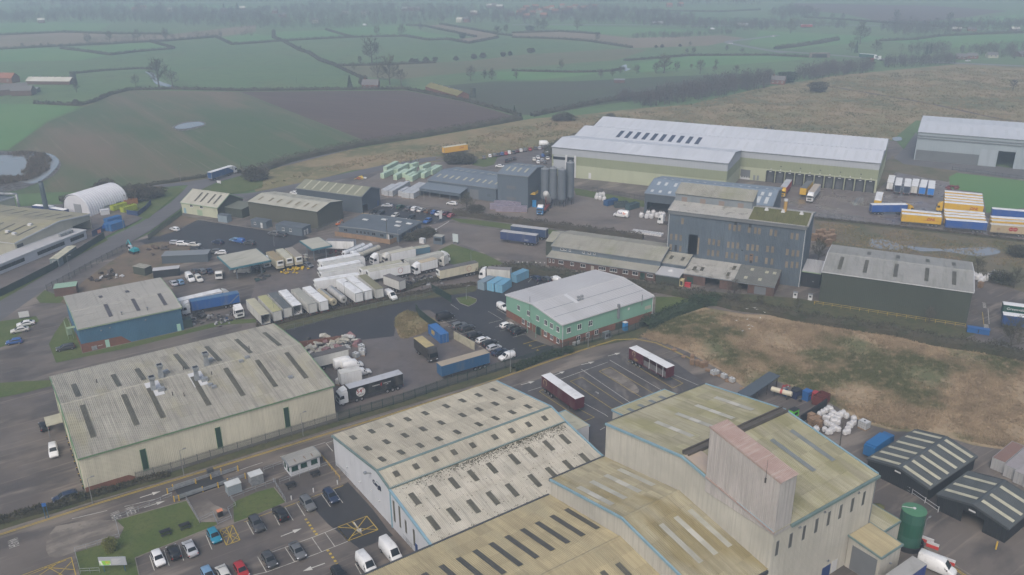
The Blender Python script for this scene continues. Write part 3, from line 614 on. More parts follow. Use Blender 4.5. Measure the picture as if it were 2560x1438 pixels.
# ---------------- blue shed
b = building('shed','blue clad shed with buff roof and red brick corner',(-112.61,202.40,.5674,25.66,26.61,6.71,7.49,.432),W_BLUE,R_BLUE2,rib=.4,roofrib=.35,trim=T_LGREEN,sheets=(2.5,4))
for u in (8.5,15.5,22.5): rlight(b,'n',u,.27,1.0,1.0,LIGHT_V)
for u in (8.4,15.4): rlight(b,'f',u,.42,.56,1.0,LIGHT_V)
wallmesh((-.06,-.1),(11.8,-.1),ZG,[(0,2.4),(.82,2.2),(1,.05)],0).build('brick_corner',BRICK,b.o)
wallmesh((-.1,12),(-.1,-.06),ZG,[(0,2.0),(1,2.4)],0).build('brick_corner',BRICK,b.o)
window(b,'f',4.3,1.5,1.1,1.1); panel(b,'f',6.1,1.0,1.0,2.1,MDOOR,'door',.16); panel(b,'f',24.4,1.0,1.0,2.1,MDOOR,'door',.1); panel(b,'f',2.8,.6,1.3,1.1,steel,'louvre',.2)
for t0,z0 in ((5.2,5.0),(7.4,5.3),(16.3,5.3)): lamp_on(b,'f',t0,z0)
for uu,ss in ((11.2,.25),(17.6,.2)): p = onroof(b,'n',uu,ss); MB().tube(p,p+Vector((0,0,.8)),.12).box(p.x-.25,p.x+.25,p.y-.25,p.y+.25,p.z+.8,p.z+.9).build('flue',T_GREY,b.o)
st = MB()
for k in range(10): st.box(-2.1+.0,-.9,14-.3*k,14.28-.3*k,.35*k,.35*k+.05)
for yy in (14.2,11): st.box(-2.15,-2.05,yy,yy+.1,ZG,4.4); st.box(-.95,-.85,yy,yy+.1,ZG,4.4)
st.box(-2.1,-.05,9.6,11,3.45,3.55).box(-2.15,-2.08,9.6,14.2,4.3,4.38); st.build('outside_stair',T_LGREEN,b.o)
# ---------------- white gabled hall and its lower roof, tan hall, olive hall, tall plant hall with tower
b = building('hall','white walled hall with cream ribbed roof and pale blue trim',(*UV(54.94,103.4),A1,39.7,40.1,5.65,9.45,.496),W_WHITE,R_H1,rib=.33,roofrib=.33,walls='lb',overhang=.12,ridgecap=False)
for o in [c for c in b.o.children if c.name.startswith(('wall','roof'))]: bpy.data.objects.remove(o)
gt = [(0,6.6),(.505,9.45),(.6234,8.35),(1,5.6)]
wallmesh((0,40.15),(0,0),ZG,gt,1.0,.02).build('wall',W_WHITE,b.o); wallmesh((39.7,0),(39.7,40.15),ZG,[(1-t,z) for t,z in reversed(gt)],1.0,.02).build('wall',W_WHITE,b.o)
wallmesh((39.7,40.15),(0,40.15),ZG,[(0,6.6),(1,6.6)],1.0,.02).build('wall',W_WHITE,b.o); wallmesh((0,0),(39.7,0),ZG,[(0,5.6),(1,5.6)],1.0,.02).build('wall',W_WHITE,b.o)
b.slopes = {}
slope(b,'a',-.15,39.85,40.15,6.6,19.9,9.45,.3); cover(b,'a',R_H1,.33,(2.5,4.2))
slope(b,'b',-.15,39.85,15.15,8.4,19.9,9.45,.1); cover(b,'b',R_H1,.33,(2.5,4.9))
slope(b,'c',-.15,39.85,0,5.5,15.05,8.15,.1); cover(b,'c',R_H3,.33,(2.5,3.8))
for i,u in enumerate((2.65,6.7,10.8,14.9,19.1,24.2,28.25,32.35,36.4)):
    for s_ in (.165,.475,.80): rlight(b,'a',u,1-s_-.055,1-s_+.055,1.05,LIGHT_D)
    rlight(b,'b',u,.35,.65,1.05,LIGHT_D)
    rlight(b,'c',u,.62,.82,1.05,LIGHT_D); rlight(b,'c',u,.17,.40,1.05,LIGHT_D)
mb = MB()
for z0,y0 in ((9.5,19.9),(8.42,15.1)): mb.box(-.3,40,y0-.28,y0+.28,z0-.1,z0+.06)
mb.build('ridge_cap',T_AQUA,b.o)
def rail_trim(b,u,prof,mat,dz=.16,name='verge_trim',wid=.3):
    for (v0,z0),(v1,z1) in zip(prof[:-1],prof[1:]):
        mb = MB(); mb.v += [(uu,v,z+q) for uu in (u-wid/2,u+wid/2) for v,z in ((v0,z0),(v1,z1)) for q in (-.25,dz)]
        mb.f += [(0,1,3,2),(4,6,7,5),(1,5,7,3),(0,2,6,4),(0,4,5,1),(2,3,7,6)]; mb.build(name,mat,b.o)
rail_trim(b,-.12,[(40.2,6.65),(19.9,9.5),(15.1,8.4)],T_AQUA); rail_trim(b,-.12,[(15.05,8.2),(-.2,5.5)],T_BLUE,wid=.42); rail_trim(b,39.85,[(40.2,6.65),(19.9,9.5),(15.1,8.4),(-.1,5.6)],T_BLUE)
MB().box(-.16,.0,14.85,15.15,ZG,8.3).build('corner_trim',T_BLUE,b.o); MB().box(-.3,40,40.16,40.5,6.25,6.5).build('gutter',T_AQUA,b.o)
for t0,z0,h0 in ((26.3,4.15,4.5),(28.45,4.25,4.5),(30.65,3.55,2.7),(33.6,3.05,3.4)):
    loc,rz = att(b,'l',t0-25.0+25.0,z0); MB().box(-.3,.3,-.06,.02,-h0/2,h0/2).build('narrow_window',LIGHT_D,b.o,(0,40.15-t0,z0),(0,0,-math.pi/2))
MB().box(-.45,.45,-.07,.02,ZG,2.1).build('door',BDOOR,b.o,(0,5.9,0),(0,0,-math.pi/2))
o = ob('sign_lettering',text_me('Cargill',1.3,.03,0,.03),M('navy_lettering',(.02,.03,.06),rough=.5),b.o,(-.08,40.15-19.7,6.0),(math.pi/2,0,-math.pi/2))
ar = MB(); 
for k in range(9):
    a0,a1 = R(20+k*16),R(36+k*16); ar.quad(*[(.0,19.9-.8*math.cos(a)*rr,6.2+.5*math.sin(a)*rr+.3) for a,rr in ((a0,1),(a1,1),(a1,.86),(a0,.86))])
ar.build('sign_emblem',M('emblem_green',(.05,.22,.2),rough=.5),b.o,(-.1,0,0))
for t0,z0 in ((6.2,2.6),(12,2.4),(17.2,3.4),(20.4,3)): lamp_on_ = MB().box(-.1,.1,-.3,.02,-.1,.1).build('wall_light',T_WHITE,b.o,(0,40.15-t0,z0),(0,0,-math.pi/2))
MB().tube((0,22.6,7.4),(-1.1,22.6,7.9),.12).box(-1.5,-.9,22.3,22.9,7.8,8.1).build('extract_duct',steel,b.o)
# moss specks sit as little tufts on the pale slope
mo = MB(); m_,lu,lv,ln,u0,u1,up,oh = b.slopes['c']; rg = random.Random(3)
def tuft(x,y,s):
    i = len(mo.v); p = [m_ @ Vector((x+dx*s,y+dy*s,.10+dz*s*.5)) for dx,dy,dz in ((-.5,-.4,0),(.5,-.5,0),(.4,.5,0),(-.5,.4,0),(0,0,.8))]
    mo.v += [tuple(q) for q in p]; mo.f += [(i,i+1,i+4),(i+1,i+2,i+4),(i+2,i+3,i+4),(i+3,i,i+4)]
for k in range(2600):
    x = rg.uniform(1,39)
    if rg.random() < .72:
        y = lv-abs(rg.gauss(0,1.1))-.15; 
        if rg.random() > .15+.85*min(1,(x-4)/14 if x < 22 else 1): continue
    else: y = rg.choice([abs(rg.gauss(0,.5)),rg.uniform(0,lv)])
    if 0 < y < lv: tuft(x,y,rg.uniform(.05,.2))
mo.build('moss_tufts',M('dark_moss',(.035,.032,.018),(.06,.055,.025),scale=2,rough=.95),b.o,kind='stuff')
b = building('hall','tan stained low hall with long dark rooflights beside the white hall',(*UV(28,65.6),A1,51.45,37.7,5.6,8.4,.5),W_STONE,R_H4,rib=.33,roofrib=.33,sheets=(2.86,3.2),walls='fbl',overhang=.12)
for k in range(15):
    u = 50.3-k*3.16; rlight(b,'f',u,.32,.78,1.0,M('dark_rooflight',(.075,.07,.058),(.06,.056,.045),scale=.6,rough=.5)); 
    if k > 0: rlight(b,'n',u,.35,.78,1.0,LIGHT_D)
MB().box(-.2,51.3,37.75,38.15,5.35,5.75).build('gutter',T_DARK,b.o); MB().box(22,51.3,38.15,38.4,5.3,5.5).build('gutter',T_AQUA,b.o)
b = building('hall','olive stained middle hall with pale rooflight patches and light blue trim',(*UV(79.5,65.2),A1,12.75,38.05,8.9,12.25,.5),W_STONE,R_H5,rib=.33,roofrib=.33,sheets=(1.08,3.25),walls='fbl',overhang=.1)
for u,k in ((1.6,0),(4.5,1),(7.8,0),(11,1)):
    for s_ in ('f','n'):
        if s_ == 'n' and u < 2: continue
        rlight(b,s_,u,.31,.47,1.05,LIGHT_P); rlight(b,s_,u,.47,.62,1.05,M('lighter_sheet',(.47,.46,.41),(.41,.40,.35),scale=.4,rough=.6) if k == 0 else LIGHT_P); rlight(b,s_,u,.62,.78,1.05,LIGHT_P)
rail_trim(b,-.14,[(38.1,8.95),(19,12.3),(-.1,8.95)],T_BLUE); MB().box(-.2,12.7,38.06,38.45,8.5,9.02).build('gutter',T_DARK,b.o); MB().box(10.9,12.6,-.5,-.02,8.3,8.9).build('gutter',T_DARK,b.o)
b = building('plant_hall','tall stone coloured plant hall with green stained roof and row of small windows',(*UV(92.3,64.75),A1,26.1,38.55,16.0,19.1,.5),W_STONE,R_H6,rib=.33,roofrib=.33,sheets=(2.0,3.3),overhang=.1,wallb=W_STONE)
for u in (6.6,11.8,17,22.2):
    rlight(b,'f',u,.32,.5,1.05,LIGHT_P); rlight(b,'f',u,.5,.62,1.05,M('lighter_sheet',(.47,.46,.41),(.41,.40,.35),scale=.4,rough=.6)); rlight(b,'f',u,.62,.79,1.05,LIGHT_P)
    if u > 16: rlight(b,'n',u,.3,.77,1.0,LIGHT_G)
rail_trim(b,-.14,[(38.6,16.05),(19.3,19.15),(13.9,18.2),(-.1,16.05)],T_BLUE); rail_trim(b,26.2,[(38.6,16.05),(19.3,19.15),(-.1,16.05)],T_BLUE)
MB().box(-.2,26.2,38.56,39.0,15.6,16.1).build('gutter',T_DARK,b.o); MB().box(3.7,26.3,-.55,-.02,15.5,15.95).build('gutter',T_AQUA,b.o)
MB().box(.6,26.0,18.7,19.9,19.0,19.35).box(.6,26.0,18.55,18.75,19.1,19.75).box(.6,26.0,19.85,20.05,19.1,19.75).build('ridge_ventilator',M('brown_grey_ventilator',(.10,.088,.075),(.075,.066,.058),scale=.6,rough=.85),b.o)
MB().quad((.05,19.0,19.2),(.05,14,18.4),(3.6,14,18.4),(3.6,19.0,19.2)).build('patched_sheet',M('peach_sheet',(.42,.33,.25),(.36,.30,.25),scale=.5,rough=.8),b.o,(0,0,.16))
for t0 in (1.2,4.4,7.6,10.7,13.8,16.9,20.0,23.1):
    loc,rz = att(b,'f',t0,12.45); o = MB().box(-.36,.36,-.05,.02,-1.35,1.35).build('window',T_GREY,b.o,loc); MB().box(-.3,.3,-.065,-.05,-1.28,1.28).build('pane',M('grimy_pane',(.10,.10,.095),rough=.4),o)
for t0,z0 in ((6.2,14.2),(12.3,14.4),(21.2,14.4),(15.4,3.4)): lamp_on(b,'f',t0,z0)
panel(b,'f',15.4,1.1,2.2,2.3,BDOOR,'door'); panel(b,'f',17.6,1.2,1.4,2.4,WDOOR,'door'); downpipe(b,'f',25.9,15.5)
tw = thing('tower','narrow pinkish lift tower with sloping ribbed roof on the plant hall','tower',(*UV(92.3,64.75),0),A1)
def box_walls(o,L,W,zb,zt0,zt1,mat,rib,holes=()):  # zt0 at y=0, zt1 at y=W
    for p0,p1,tp in (((0,0),(L,0),[(0,zt0),(1,zt0)]),((L,0),(L,W),[(0,zt0),(1,zt1)]),((L,W),(0,W),[(0,zt1),(1,zt1)]),((0,W),(0,0),[(0,zt1),(1,zt0)])):
        wallmesh(p0,p1,zb,tp,rib,holes=holes if p0 == (0,0) and p1[1] == 0 else ()).build('wall',mat,o)
tb = Bld(); tb.o = tw; tb.slopes = {}
wallmesh((-.12,13.9),(-.12,-.12),15.5,[(0,27.5),(1,25.0)],.33,.09).build('wall',W_PINK,tw); wallmesh((-.12,-.12),(3.65,-.12),15.3,[(0,25),(1,25)],.8).build('wall',W_PINK,tw)
wallmesh((3.65,-.12),(3.65,13.9),15.5,[(0,25),(1,27.5)],.33).build('wall',W_PINK,tw); wallmesh((3.65,13.9),(-.12,13.9),16,[(0,27.5),(1,27.5)],.33).build('wall',W_PINK,tw)
slope(tb,'n',-.2,3.75,-.12,25.0,13.9,27.5,.15); cover(tb,'n',R_TOW,.33,(3.95,4.8)); rail_trim(tb,-.18,[(14,27.55),(-.3,25)],R_TOW,.1,wid=.12)
rail_trim(tb,-.22,[(13.9,18.3),(-.2,16.05)],R_TOW,.1,'base_flashing',.2)
MB().tube((-.3,2.4,24.2),(-.3,2.4,27.6),.03).box(-.4,-.2,2.3,2.5,23.6,24.4).build('aerial',dsteel,tw)
def flatbox(name,label,u0,u1,v0,v1,z0,z1,wall,roof,trim,cat='building',rib=.33,rr=.33,fr=None):
    """lean-to block on the complex grid: roof height z0 at v0 and z1 at v1"""
    L,W = u1-u0,v1-v0
    o = thing(name,label,cat,(*UV(u0,v0),0),A1); q = Bld(); q.o,q.L,q.W,q.slopes = o,L,W,{}
    box_walls(o,L,W,ZG,z0,z1,wall,rib)
    if z1 >= z0: slope(q,'n',-.15,L+.15,0,z0,W,z1,.15)
    else: slope(q,'n',-.15,L+.15,W,z1,0,z0,.15)
    cover(q,'n',roof,rr,None)
    if trim:
        for uu in (-.2,L+.05): rail_trim(q,uu,[(-.2,z0),(W+.2,z1)],trim,.1,wid=.16)
        y = (-.3,-.05) if z1 >= z0 else (W+.05,W+.3); MB().box(-.2,L+.2,y[0],y[1],min(z0,z1)-.25,min(z0,z1)+.1).build('gutter',trim,o)
    return q
q = flatbox('extension','low yellowish roofed extension against the tall plant hall',108.3,123.6,103.45,119.3,8.0,6.0,W_STONE,R_H6,T_BLUE)
for u in (2.6,5.6,8.8,11.8): rlight(q,'n',u,.12,.35,1.0,LIGHT_G)
q = flatbox('loading_canopy','small yellow roofed loading canopy with pale blue edge at the white hall',94.75,102.4,120,128,4.0,3.7,W_WHITE,LIGHT_C,T_BLUE)
q = flatbox('side_passage','yellowish roofed strip along the end of the white hall',94.8,97.6,103.45,119.9,3.6,3.8,W_WHITE,LIGHT_C,T_BLUE)
q = flatbox('porch','stone coloured porch with big grey roller door and mossy roof',112.8,118.5,58.6,64.6,5.7,6.3,W_STONE,R_H4,T_AQUA)
loc,rz = att(q,'l',3.2,2.4); MB().box(-2.3,2.3,-.06,.02,-2.4,2.4).build('roller_door',SHUT,q.o,loc,(0,0,rz)); lamp_on(q,'f',3,3.2)
q = flatbox('annex','small annex with grey green trim behind the porch',118.6,125,62.8,70,5.0,5.2,W_STONE,R_H6,T_AQUA)
def cyl(name,label,cat,xy,r,h,mat,top=None,cone=0,bands=(),n=24,legs=0):
    o = thing(name,label,cat,(*xy,0)); z0 = ZG if not legs else legs
    MB().lathe([(r,z0),(r,h)],n).build('shell',mat,o,smooth=False); MB().lathe([(r+.04,h-.05),(r+.04,h+.03),(r*.3,h+.04+cone),(.01,h+.05+cone*1.2)],n).build('lid',top or mat,o)
    for z1,z2,mt in bands: MB().lathe([(r+.02,z1),(r+.02,z2)],n).build('band',mt,o)
    return o
o = cyl('storage_tank','large green cylindrical tank with darker middle band beside the porch','tank',UV(126.6,61.6),2.0,7.3,M('green_tank',(.032,.11,.075),(.026,.095,.068),scale=.3,rough=.5),M('green_tank_top',(.07,.20,.105),(.06,.17,.09),scale=.4,rough=.6),.15,[(2.6,5.3,M('dark_green_band',(.015,.085,.05),rough=.5))])
MB().lathe([(.25,7.4),(.25,7.65)],12).build('hatch',T_WHITE,o); MB().tube((-.2,0,7.6),(-1.9,.6,7.55),.05).build('pipe',T_WHITE,o)
MB().lathe([(2.6,ZG),(2.6,.9),(2.45,.9),(2.45,.05)],20).build('bund_wall',black,o)
cyl('silo','grey round silo at the corner of the plant hall','silo',UV(119.9,67.2),1.25,13.0,M('grey_silo',(.19,.195,.205),(.165,.17,.18),scale=.3,rough=.6),R_H6,.1)
cyl('silo','small blue tank with mossy conical lid','silo',UV(126.0,67.6),.95,4.6,M('blue_tank',(.05,.115,.165),rough=.6),R_MOSS,.4)
# ---------------- mint building
b = building('office_building','mint green clad building on red brick with pale grey roof',(12.96,202.79,.6128,32.48,25.44,6.68,8.15,.509),W_MINT,R_MINT,rib=.5,roofrib=1.0,trim=T_WHITE,bands=[(2.1,BRICK),(9,W_MINT)])
for t0 in (2.2,5.8,9.6): window(b,'f',t0,4.45,1.3,1.5)
for t0 in (5.5,8.8,11.8): window(b,'f',t0,1.2,1.25,1.4)
for t0 in (6.1,10.7,14.9,18.5,21.0,23.7): window(b,'l',t0,4.65,1.25,1.5)
for t0 in (8.3,10.7,18.4,21.1,23.8): window(b,'l',t0,1.35,1.2,1.4)
panel(b,'f',30.6,3.7,2.2,1.0,M('tan_sign',(.4,.38,.3),rough=.6),'sign_board'); panel(b,'f',23.3,5.1,.7,.7,WDOOR,'vent_cover'); panel(b,'l',15.2,1.1,2.0,2.3,GDOOR,'entrance_door',.2)
MB().box(19.0,19.6,-.6,-.05,3.4,7.6).build('flue_stack',T_GREY,b.o); MB().tube((28,-.25,5),(28,-.25,8.2),.1).build('flue_stack',T_GREY,b.o); panel(b,'f',20.2,.9,3.2,2.0,W_OLIVE,'roller_door')
for uu,ss in ((13,.72),(14.3,.72),(12,.62),(13.2,.62)): p = onroof(b,'n',uu,ss); MB().lathe([(.35,0),(.35,.3),(.5,.35),(.2,.6)],10,p).build('roof_fan',T_GREY,b.o)
rlight(b,'n',11,.55,.98,1.2,T_WHITE,'roof_flashing',.1,0)
for ss in (.3,.62): rlight(b,'n',16.2,ss,ss+.012,32,R_GREY,'sheet_lap',.09,0)
for tt in (12.6,16.4):
    mb = MB()
    for a in range(8): mb.tube((-.9-.9*math.cos(R(a*22.5)),25.44-tt,2.6+.9*math.sin(R(a*22.5))),(-.9-.9*math.cos(R(a*22.5+22.5)),25.44-tt,2.6+.9*math.sin(R(a*22.5+22.5))),.06)
    for xx in (-1.8,0): mb.tube((xx,25.44-tt,ZG),(xx,25.44-tt,2.6),.06)
    mb.build('porch_hoop',W_MINT,b.o)
for t0 in (.15,32.3): downpipe(b,'f',t0,6.4,T_WHITE)
for uu,ss,hh in ((1.5,0,9.6),): MB().tube((-.1,14.0,3),(-.1,14.0,9.8),.05).build('aerial',dsteel,b.o)
for xx in (3.2,4.4): MB().box(xx,xx+.9,-1.1,-.4,ZG,.8).build('condenser_unit',T_WHITE,b.o)
# ---------------- right shed, mill and its low ranges
b = building('shed','dark olive green shed with grey fibre cement roof',(89.76,230.92,-.4442,38.75,25.31,10.05,11.51,.511),W_OLIVE,R_OLIVESHED,rib=.5,roofrib=.4,trim=T_WHITE,sheets=(2.6,4.4))
for u in (4.2,11.05,19.1,27.15,34.1):
    rlight(b,'n',u,.19,.85,1.05,LIGHT_D)
    if u > 5: rlight(b,'f',u,.32,.68,1.05,LIGHT_D)
rl_ = thing('safety_railing','yellow railing along the foot of the olive green shed','railing',(89.76,230.92,0),-.4442)
mb = MB()
for z in (.55,1.05): mb.tube((-1,-1.4,z),(38.5,-1.4,z),.045,n=5)
mb.build('rail',marky,rl_); pm = MB().tube((0,0,ZG),(0,0,1.05),.05,n=5).me('post')
for k in range(17): ob('post',pm,marky,rl_,(-1+k*2.47,-1.4,0))
ML = (50.24,262.22,-.4484)
b = building('mill','tall old blue grey sheeted mill with patched mossy roof',(*ML,42.29,15.92,19.47,21.0,.55),W_MILL,R_MILL,rib=.5,roofrib=.5,overhang=.35,trim=T_GREY,sheets=(2.7,4.3),holes={'f': [(6.95,9.85,5.6,12.2)]})
rlight(b,'n',33.6,0,.99,17.2,R_MOSS,'mossy_roof_panel',.16,.5)
MILLW = [(1.3,10.6),(2.9,10.7),(4.4,10.6),(1.3,7.1),(4.5,7.0),(13.6,10.7),(15.0,10.7),(16.6,10.6),(13.6,7.0),(15.0,7.0),(16.6,7.1),(19.6,16.3),(21.0,16.1),(22.5,16.3),(25.5,16.2),(27.4,16.2),(28.6,16.1),(19.6,10.5),(21.0,10.5),(22.5,10.6),(25.6,10.5),(27.1,10.6),(28.5,10.6),(19.4,7.0),(21.1,7.1),(22.5,6.9),(25.5,7.0),(28.6,7.0),(31.6,10.8),(33.1,10.8),(37.5,10.6),(39.2,10.5),(40.6,10.6),(31.6,6.9),(33.3,6.9),(37.7,6.6),(39.3,6.8),(40.8,6.9),(32.1,16.2),(33.5,16.1),(38.3,15.9),(39.8,15.9),(4.6,16.2)]
for t0,z0 in MILLW: panel(b,'f',t0,z0,.78,2.0,PANEL_T,'blanked_window',.06)
panel(b,'f',10.2,8.7,.55,5.6,PANEL_T,'torn_sheet',.08); panel(b,'f',3.0,7.0,.75,2.0,DSHADE,'broken_window')  # broken windows are dark panels with the interior shade as colour
panel(b,'f',27,7.2,1.1,2.6,M('rust_stain',(.20,.13,.085),(.15,.1,.07),scale=1,rough=.9),'patched_sheet'); panel(b,'f',27,5.9,.7,.9,DSHADE,'broken_window',.09); panel(b,'f',26.9,8.0,.7,.4,DSHADE,'broken_window',.09); panel(b,'f',24,9.2,.5,.4,DSHADE,'broken_window')
for t0,z0 in ((21.3,17.6),(25.7,17.4)): panel(b,'f',t0,z0,.8,1.0,DSHADE,'broken_window')
for t0 in (.25,42.0): downpipe(b,'f',t0,19,T_WHITE)
MB().box(-.1,42.4,-.42,-.04,18.3,19.1).build('fascia_band',wmat('grey_fascia',(.16,.17,.175),.8),b.o)
for uu in (29,34,39.5): p = onroof(b,'n',uu,.82); MB().box(-.6,.6,-.5,.5,-.1,.3).box(-.4,.4,-.35,.35,.3,.9).build('roof_ventilator',T_WHITE,b.o,p)
p = onroof(b,'n',34.4,.9); MB().tube((p.x,p.y,p.z),(p.x,p.y,p.z+3.4),.55).build('chimney_stack',M('ochre_stack',(.45,.27,.07),(.36,.22,.07),scale=.8,rough=.7),b.o); MB().tube((p.x,p.y,p.z+3.4),(p.x,p.y,p.z+4.0),.62).build('chimney_cap',T_WHITE,b.o)
q = Bld(); q.o = b.o; q.slopes = {}
mb = wallmesh((0,7),(24.6,7),19.9,[(0,23.2),(1,23.2)],.5); mb.build('penthouse_wall',wmat('penthouse_sheeting',(.21,.235,.25),.85),b.o)
wallmesh((24.6,7),(24.6,14),19.9,[(0,23.2),(1,25.0)],.5).build('penthouse_wall',MATS['penthouse_sheeting'],b.o); wallmesh((0,14),(0,7),19.9,[(0,25.0),(1,23.2)],.5).build('penthouse_wall',MATS['penthouse_sheeting'],b.o); wallmesh((24.6,14),(0,14),19.9,[(0,25.0),(1,25.0)],.5).build('penthouse_wall',MATS['penthouse_sheeting'],b.o)
slope(q,'n',-.2,24.8,7,23.2,14.1,25.05,.3); cover(q,'n',R_LOW,.5,(3.1,3.7))
for uu in (3,9,15,21): MB().box(uu-.9,uu+.9,6.9,7.0,20.6,22.2).build('penthouse_louvre',M('rusty_louvre',(.23,.185,.155),rough=.9),b.o)
def mlow(name,label,u0,u1,v0,v1,z0,z1,wall,roof,trim=None,rr=.5,sheets=None,grid=None,holes=()):
    gx,gy,gt_ = grid or ML
    c,s_ = math.cos(gt_),math.sin(gt_); L,W = u1-u0,v1-v0
    o = thing(name,label,'building',(gx+u0*c-v0*s_,gy+u0*s_+v0*c,0),gt_); q = Bld(); q.o,q.L,q.W,q.slopes = o,L,W,{}
    box_walls(o,L,W,ZG,z0,z1,wall,.6,holes)
    slope(q,'n',-.2,L+.2,0,z0,W,z1,.25); cover(q,'n',roof,rr,sheets)
    if trim: MB().box(-.2,L+.2,-.36,-.1,z0-.3,z0-.05).build('gutter',trim,o)
    return q
q = mlow('lean_to','grey roofed lean to range along the foot of the mill',.3,8.6,-8.3,-.15,4.6,5.6,W_MILL,R_LOW,T_GREY)
for u,s_ in ((2.6,.5),(6.3,.5)): rlight(q,'n',u,s_-.15,s_+.15,1.0,LIGHT_D)
q = mlow('outbuilding','dark green flat roofed block with pale roof and white dome light',1.2,8.5,-15.2,-8.5,3.1,3.4,W_OLIVE,R_MINT,T_GREY)
MB().lathe([(.8,0),(.8,.2),(.5,.5),(.05,.6)],12).build('dome_light',T_WHITE,q.o,(3.6,3.6,3.3))
q = mlow('outbuilding','brown brick shed with moss streaked pale roof below the mill',8.7,24,-11.2,-.15,3.2,4.7,BRICKD,R_MILL,T_GREY,sheets=(2.2,3.8),holes=[(7,11.4,-.1,2.7)])
for u,s_ in ((2.6,.35),(4.9,.38),(13.2,.3),(14,.72)): rlight(q,'n',u,s_-.13,s_+.1,1.0,LIGHT_D)
panel(q,'f',2.3,1.1,2.0,2.2,GDOOR)
q = mlow('outbuilding','dark grey roofed brick shed with open bays below the mill',24.1,36.3,-11.2,-.15,3.1,4.7,BRICKD,M('old_dark_roof',(.155,.158,.145),(.125,.128,.115),scale=.4,rough=.85,theta=A2),T_GREY,sheets=(2.1,3.8),holes=[(1.5,4.5,-.1,2.6)])
for u,s_ in ((3.2,.25),(7.4,.25),(4,.75),(8.5,.72),(10.8,.72)): rlight(q,'n',u,s_-.06,s_+.08,1.0,LIGHT_C)
panel(q,'f',8.2,1.2,3.4,2.4,SHUT,'sliding_door')
q = mlow('link_building','black clad link block with pale roof between mill and olive shed',42.5,47.8,1,12,5.0,5.2,W_BLACK,R_MINT,T_LGREEN); lamp_on(q,'f',3.4,2.0)
LG = (11.6,265.0,-.4417)
q = mlow('brick_range','long brown brick range with white windows and lean to roof',0,36.7,0,4.2,3.0,3.75,BRICKD,R_LOW,T_GREY,grid=LG,sheets=(2.6,2.3))
for t0,w0 in ((1.0,.55),(2.3,.55),(5.0,1.6),(8.9,1.2),(12.6,1.7),(19.2,2.3),(23.0,2.4),(27.0,1.7),(30.2,1.8),(35.0,2.0)): window(q,'f',t0,1.75,w0,1.15,mull=0 if w0 < 1 else 1 if w0 < 2 else 2)
panel(q,'f',15.9,1.05,1.0,2.1,M('pale_door',(.35,.32,.28),rough=.6)); panel(q,'f',32.6,1.1,1.5,2.2,GDOOR)
q = Bld(); b = building('long_shed','long low shed with wide grey buff roof beside the mill',(LG[0]+4.2*.4275,LG[1]+4.2*.904,-.4417,36.9,17.2,5.5,7.3,.5),wmat('grey_blue_strip',(.125,.155,.18),.85),R_LOW,rib=.6,roofrib=.5,sheets=(2.7,3.2),overhang=.3,ridgecap=False,trim=T_GREY)
for t0,w0 in ((3.6,1.1),(4.8,.6),(6.4,.6),(11.2,.6),(13.2,1.0),(15.0,.6)): window(b,'f',t0,4.75,w0,.65,mull=0)
b = building('side_block','small buff roofed block at the end of the long shed',(LG[0]-4.2*.904+9*.4275+0,LG[1]+4.2*.4275+9*.904,-.4417,4.0,12,5.0,6.6,.5),W_OLIVE,R_LOW,rib=.6,roofrib=.5,overhang=.2,ridgecap=False)
# ---------------- distribution warehouse
DB = [(5.65,W_DLOW),(9.7,W_DMID),(20,W_DTOP)]
DM_ = (30.92,409.06,-.4572)
b = building('distribution_warehouse','huge distribution warehouse with white roof, sage banded walls and loading docks',(*DM_,136.45,26.0,12.7,15.2,.5),W_DTOP,R_WHITE,rib=1.2,roofrib=2.0,bands=DB,overhang=.3,trim=T_GREY,walls='frl',ridgecap=False,eave2=12.7)
slope(b,'n2',-.3,136.75,26.0,12.7,39.2,15.2,.02); cover(b,'n2',R_WHITE,2.0,None); slope(b,'f2',-.3,136.75,52.4,12.7,39.2,15.2,.2); cover(b,'f2',R_WHITE,2.0,None)
for s_ in ('r','l'):
    u = 136.45 if s_ == 'r' else 0; p0,p1 = ((u,26),(u,52.4)) if s_ == 'r' else ((u,52.4),(u,26)); zb = ZG
    for zt,mt in DB: wallmesh(p0,p1,zb,[(0,12.7),(.5,15.2),(1,12.7)] if zt > 12 else [(0,zt),(1,zt)],1.2).build('wall_panel',mt,b.o); zb = zt
zb = ZG
for zt,mt in DB: wallmesh((136.45,52.4),(0,52.4),zb,[(0,min(zt,12.7)),(1,min(zt,12.7))],1.2).build('wall_panel',mt,b.o); zb = zt
for k in range(10):
    u = 20.6+k*4.19; rlight(b,'n',u,.18,.80,1.9,M('solar_panel',(.045,.055,.085),rough=.25),'solar_panel',.14,0)
for k in range(32):
    for s_ in ('n2','n','f2'): 
        if s_ == 'n' and k < 15: continue
        rlight(b,s_,4.5+k*4.2,.2,.78,1.1,M('translucent_rooflight',(.48,.495,.51),rough=.5),'rooflight',.09,0)
for k in range(11):
    t0 = 92.9+k*4.1
    fr = MB().box(-1.75,-1.35,-.9,.02,-2.35,2.3).box(1.35,1.75,-.9,.02,-2.35,2.3).box(-1.75,1.75,-.9,.02,2.3,2.8)
    loc,rz = att(b,'f',t0,2.3); o = fr.build('dock_shelter',black,b.o,loc); MB().box(-1.35,1.35,-.08,.02,-2.35,2.3).build('dock_door',M('dock_door',(.10,.105,.11),(.06,.062,.065),scale=.6,rough=.6),o)
    MB().box(-.5,.5,-1.0,-.9,2.4,2.7).build('bay_number',T_WHITE,o); MB().box(-.2,.2,-.3,.02,3.3,3.7).build('bay_light',T_WHITE,o)
    if k % 2: panel(b,'f',t0,7.3,.5,.5,T_DARK,'vent')
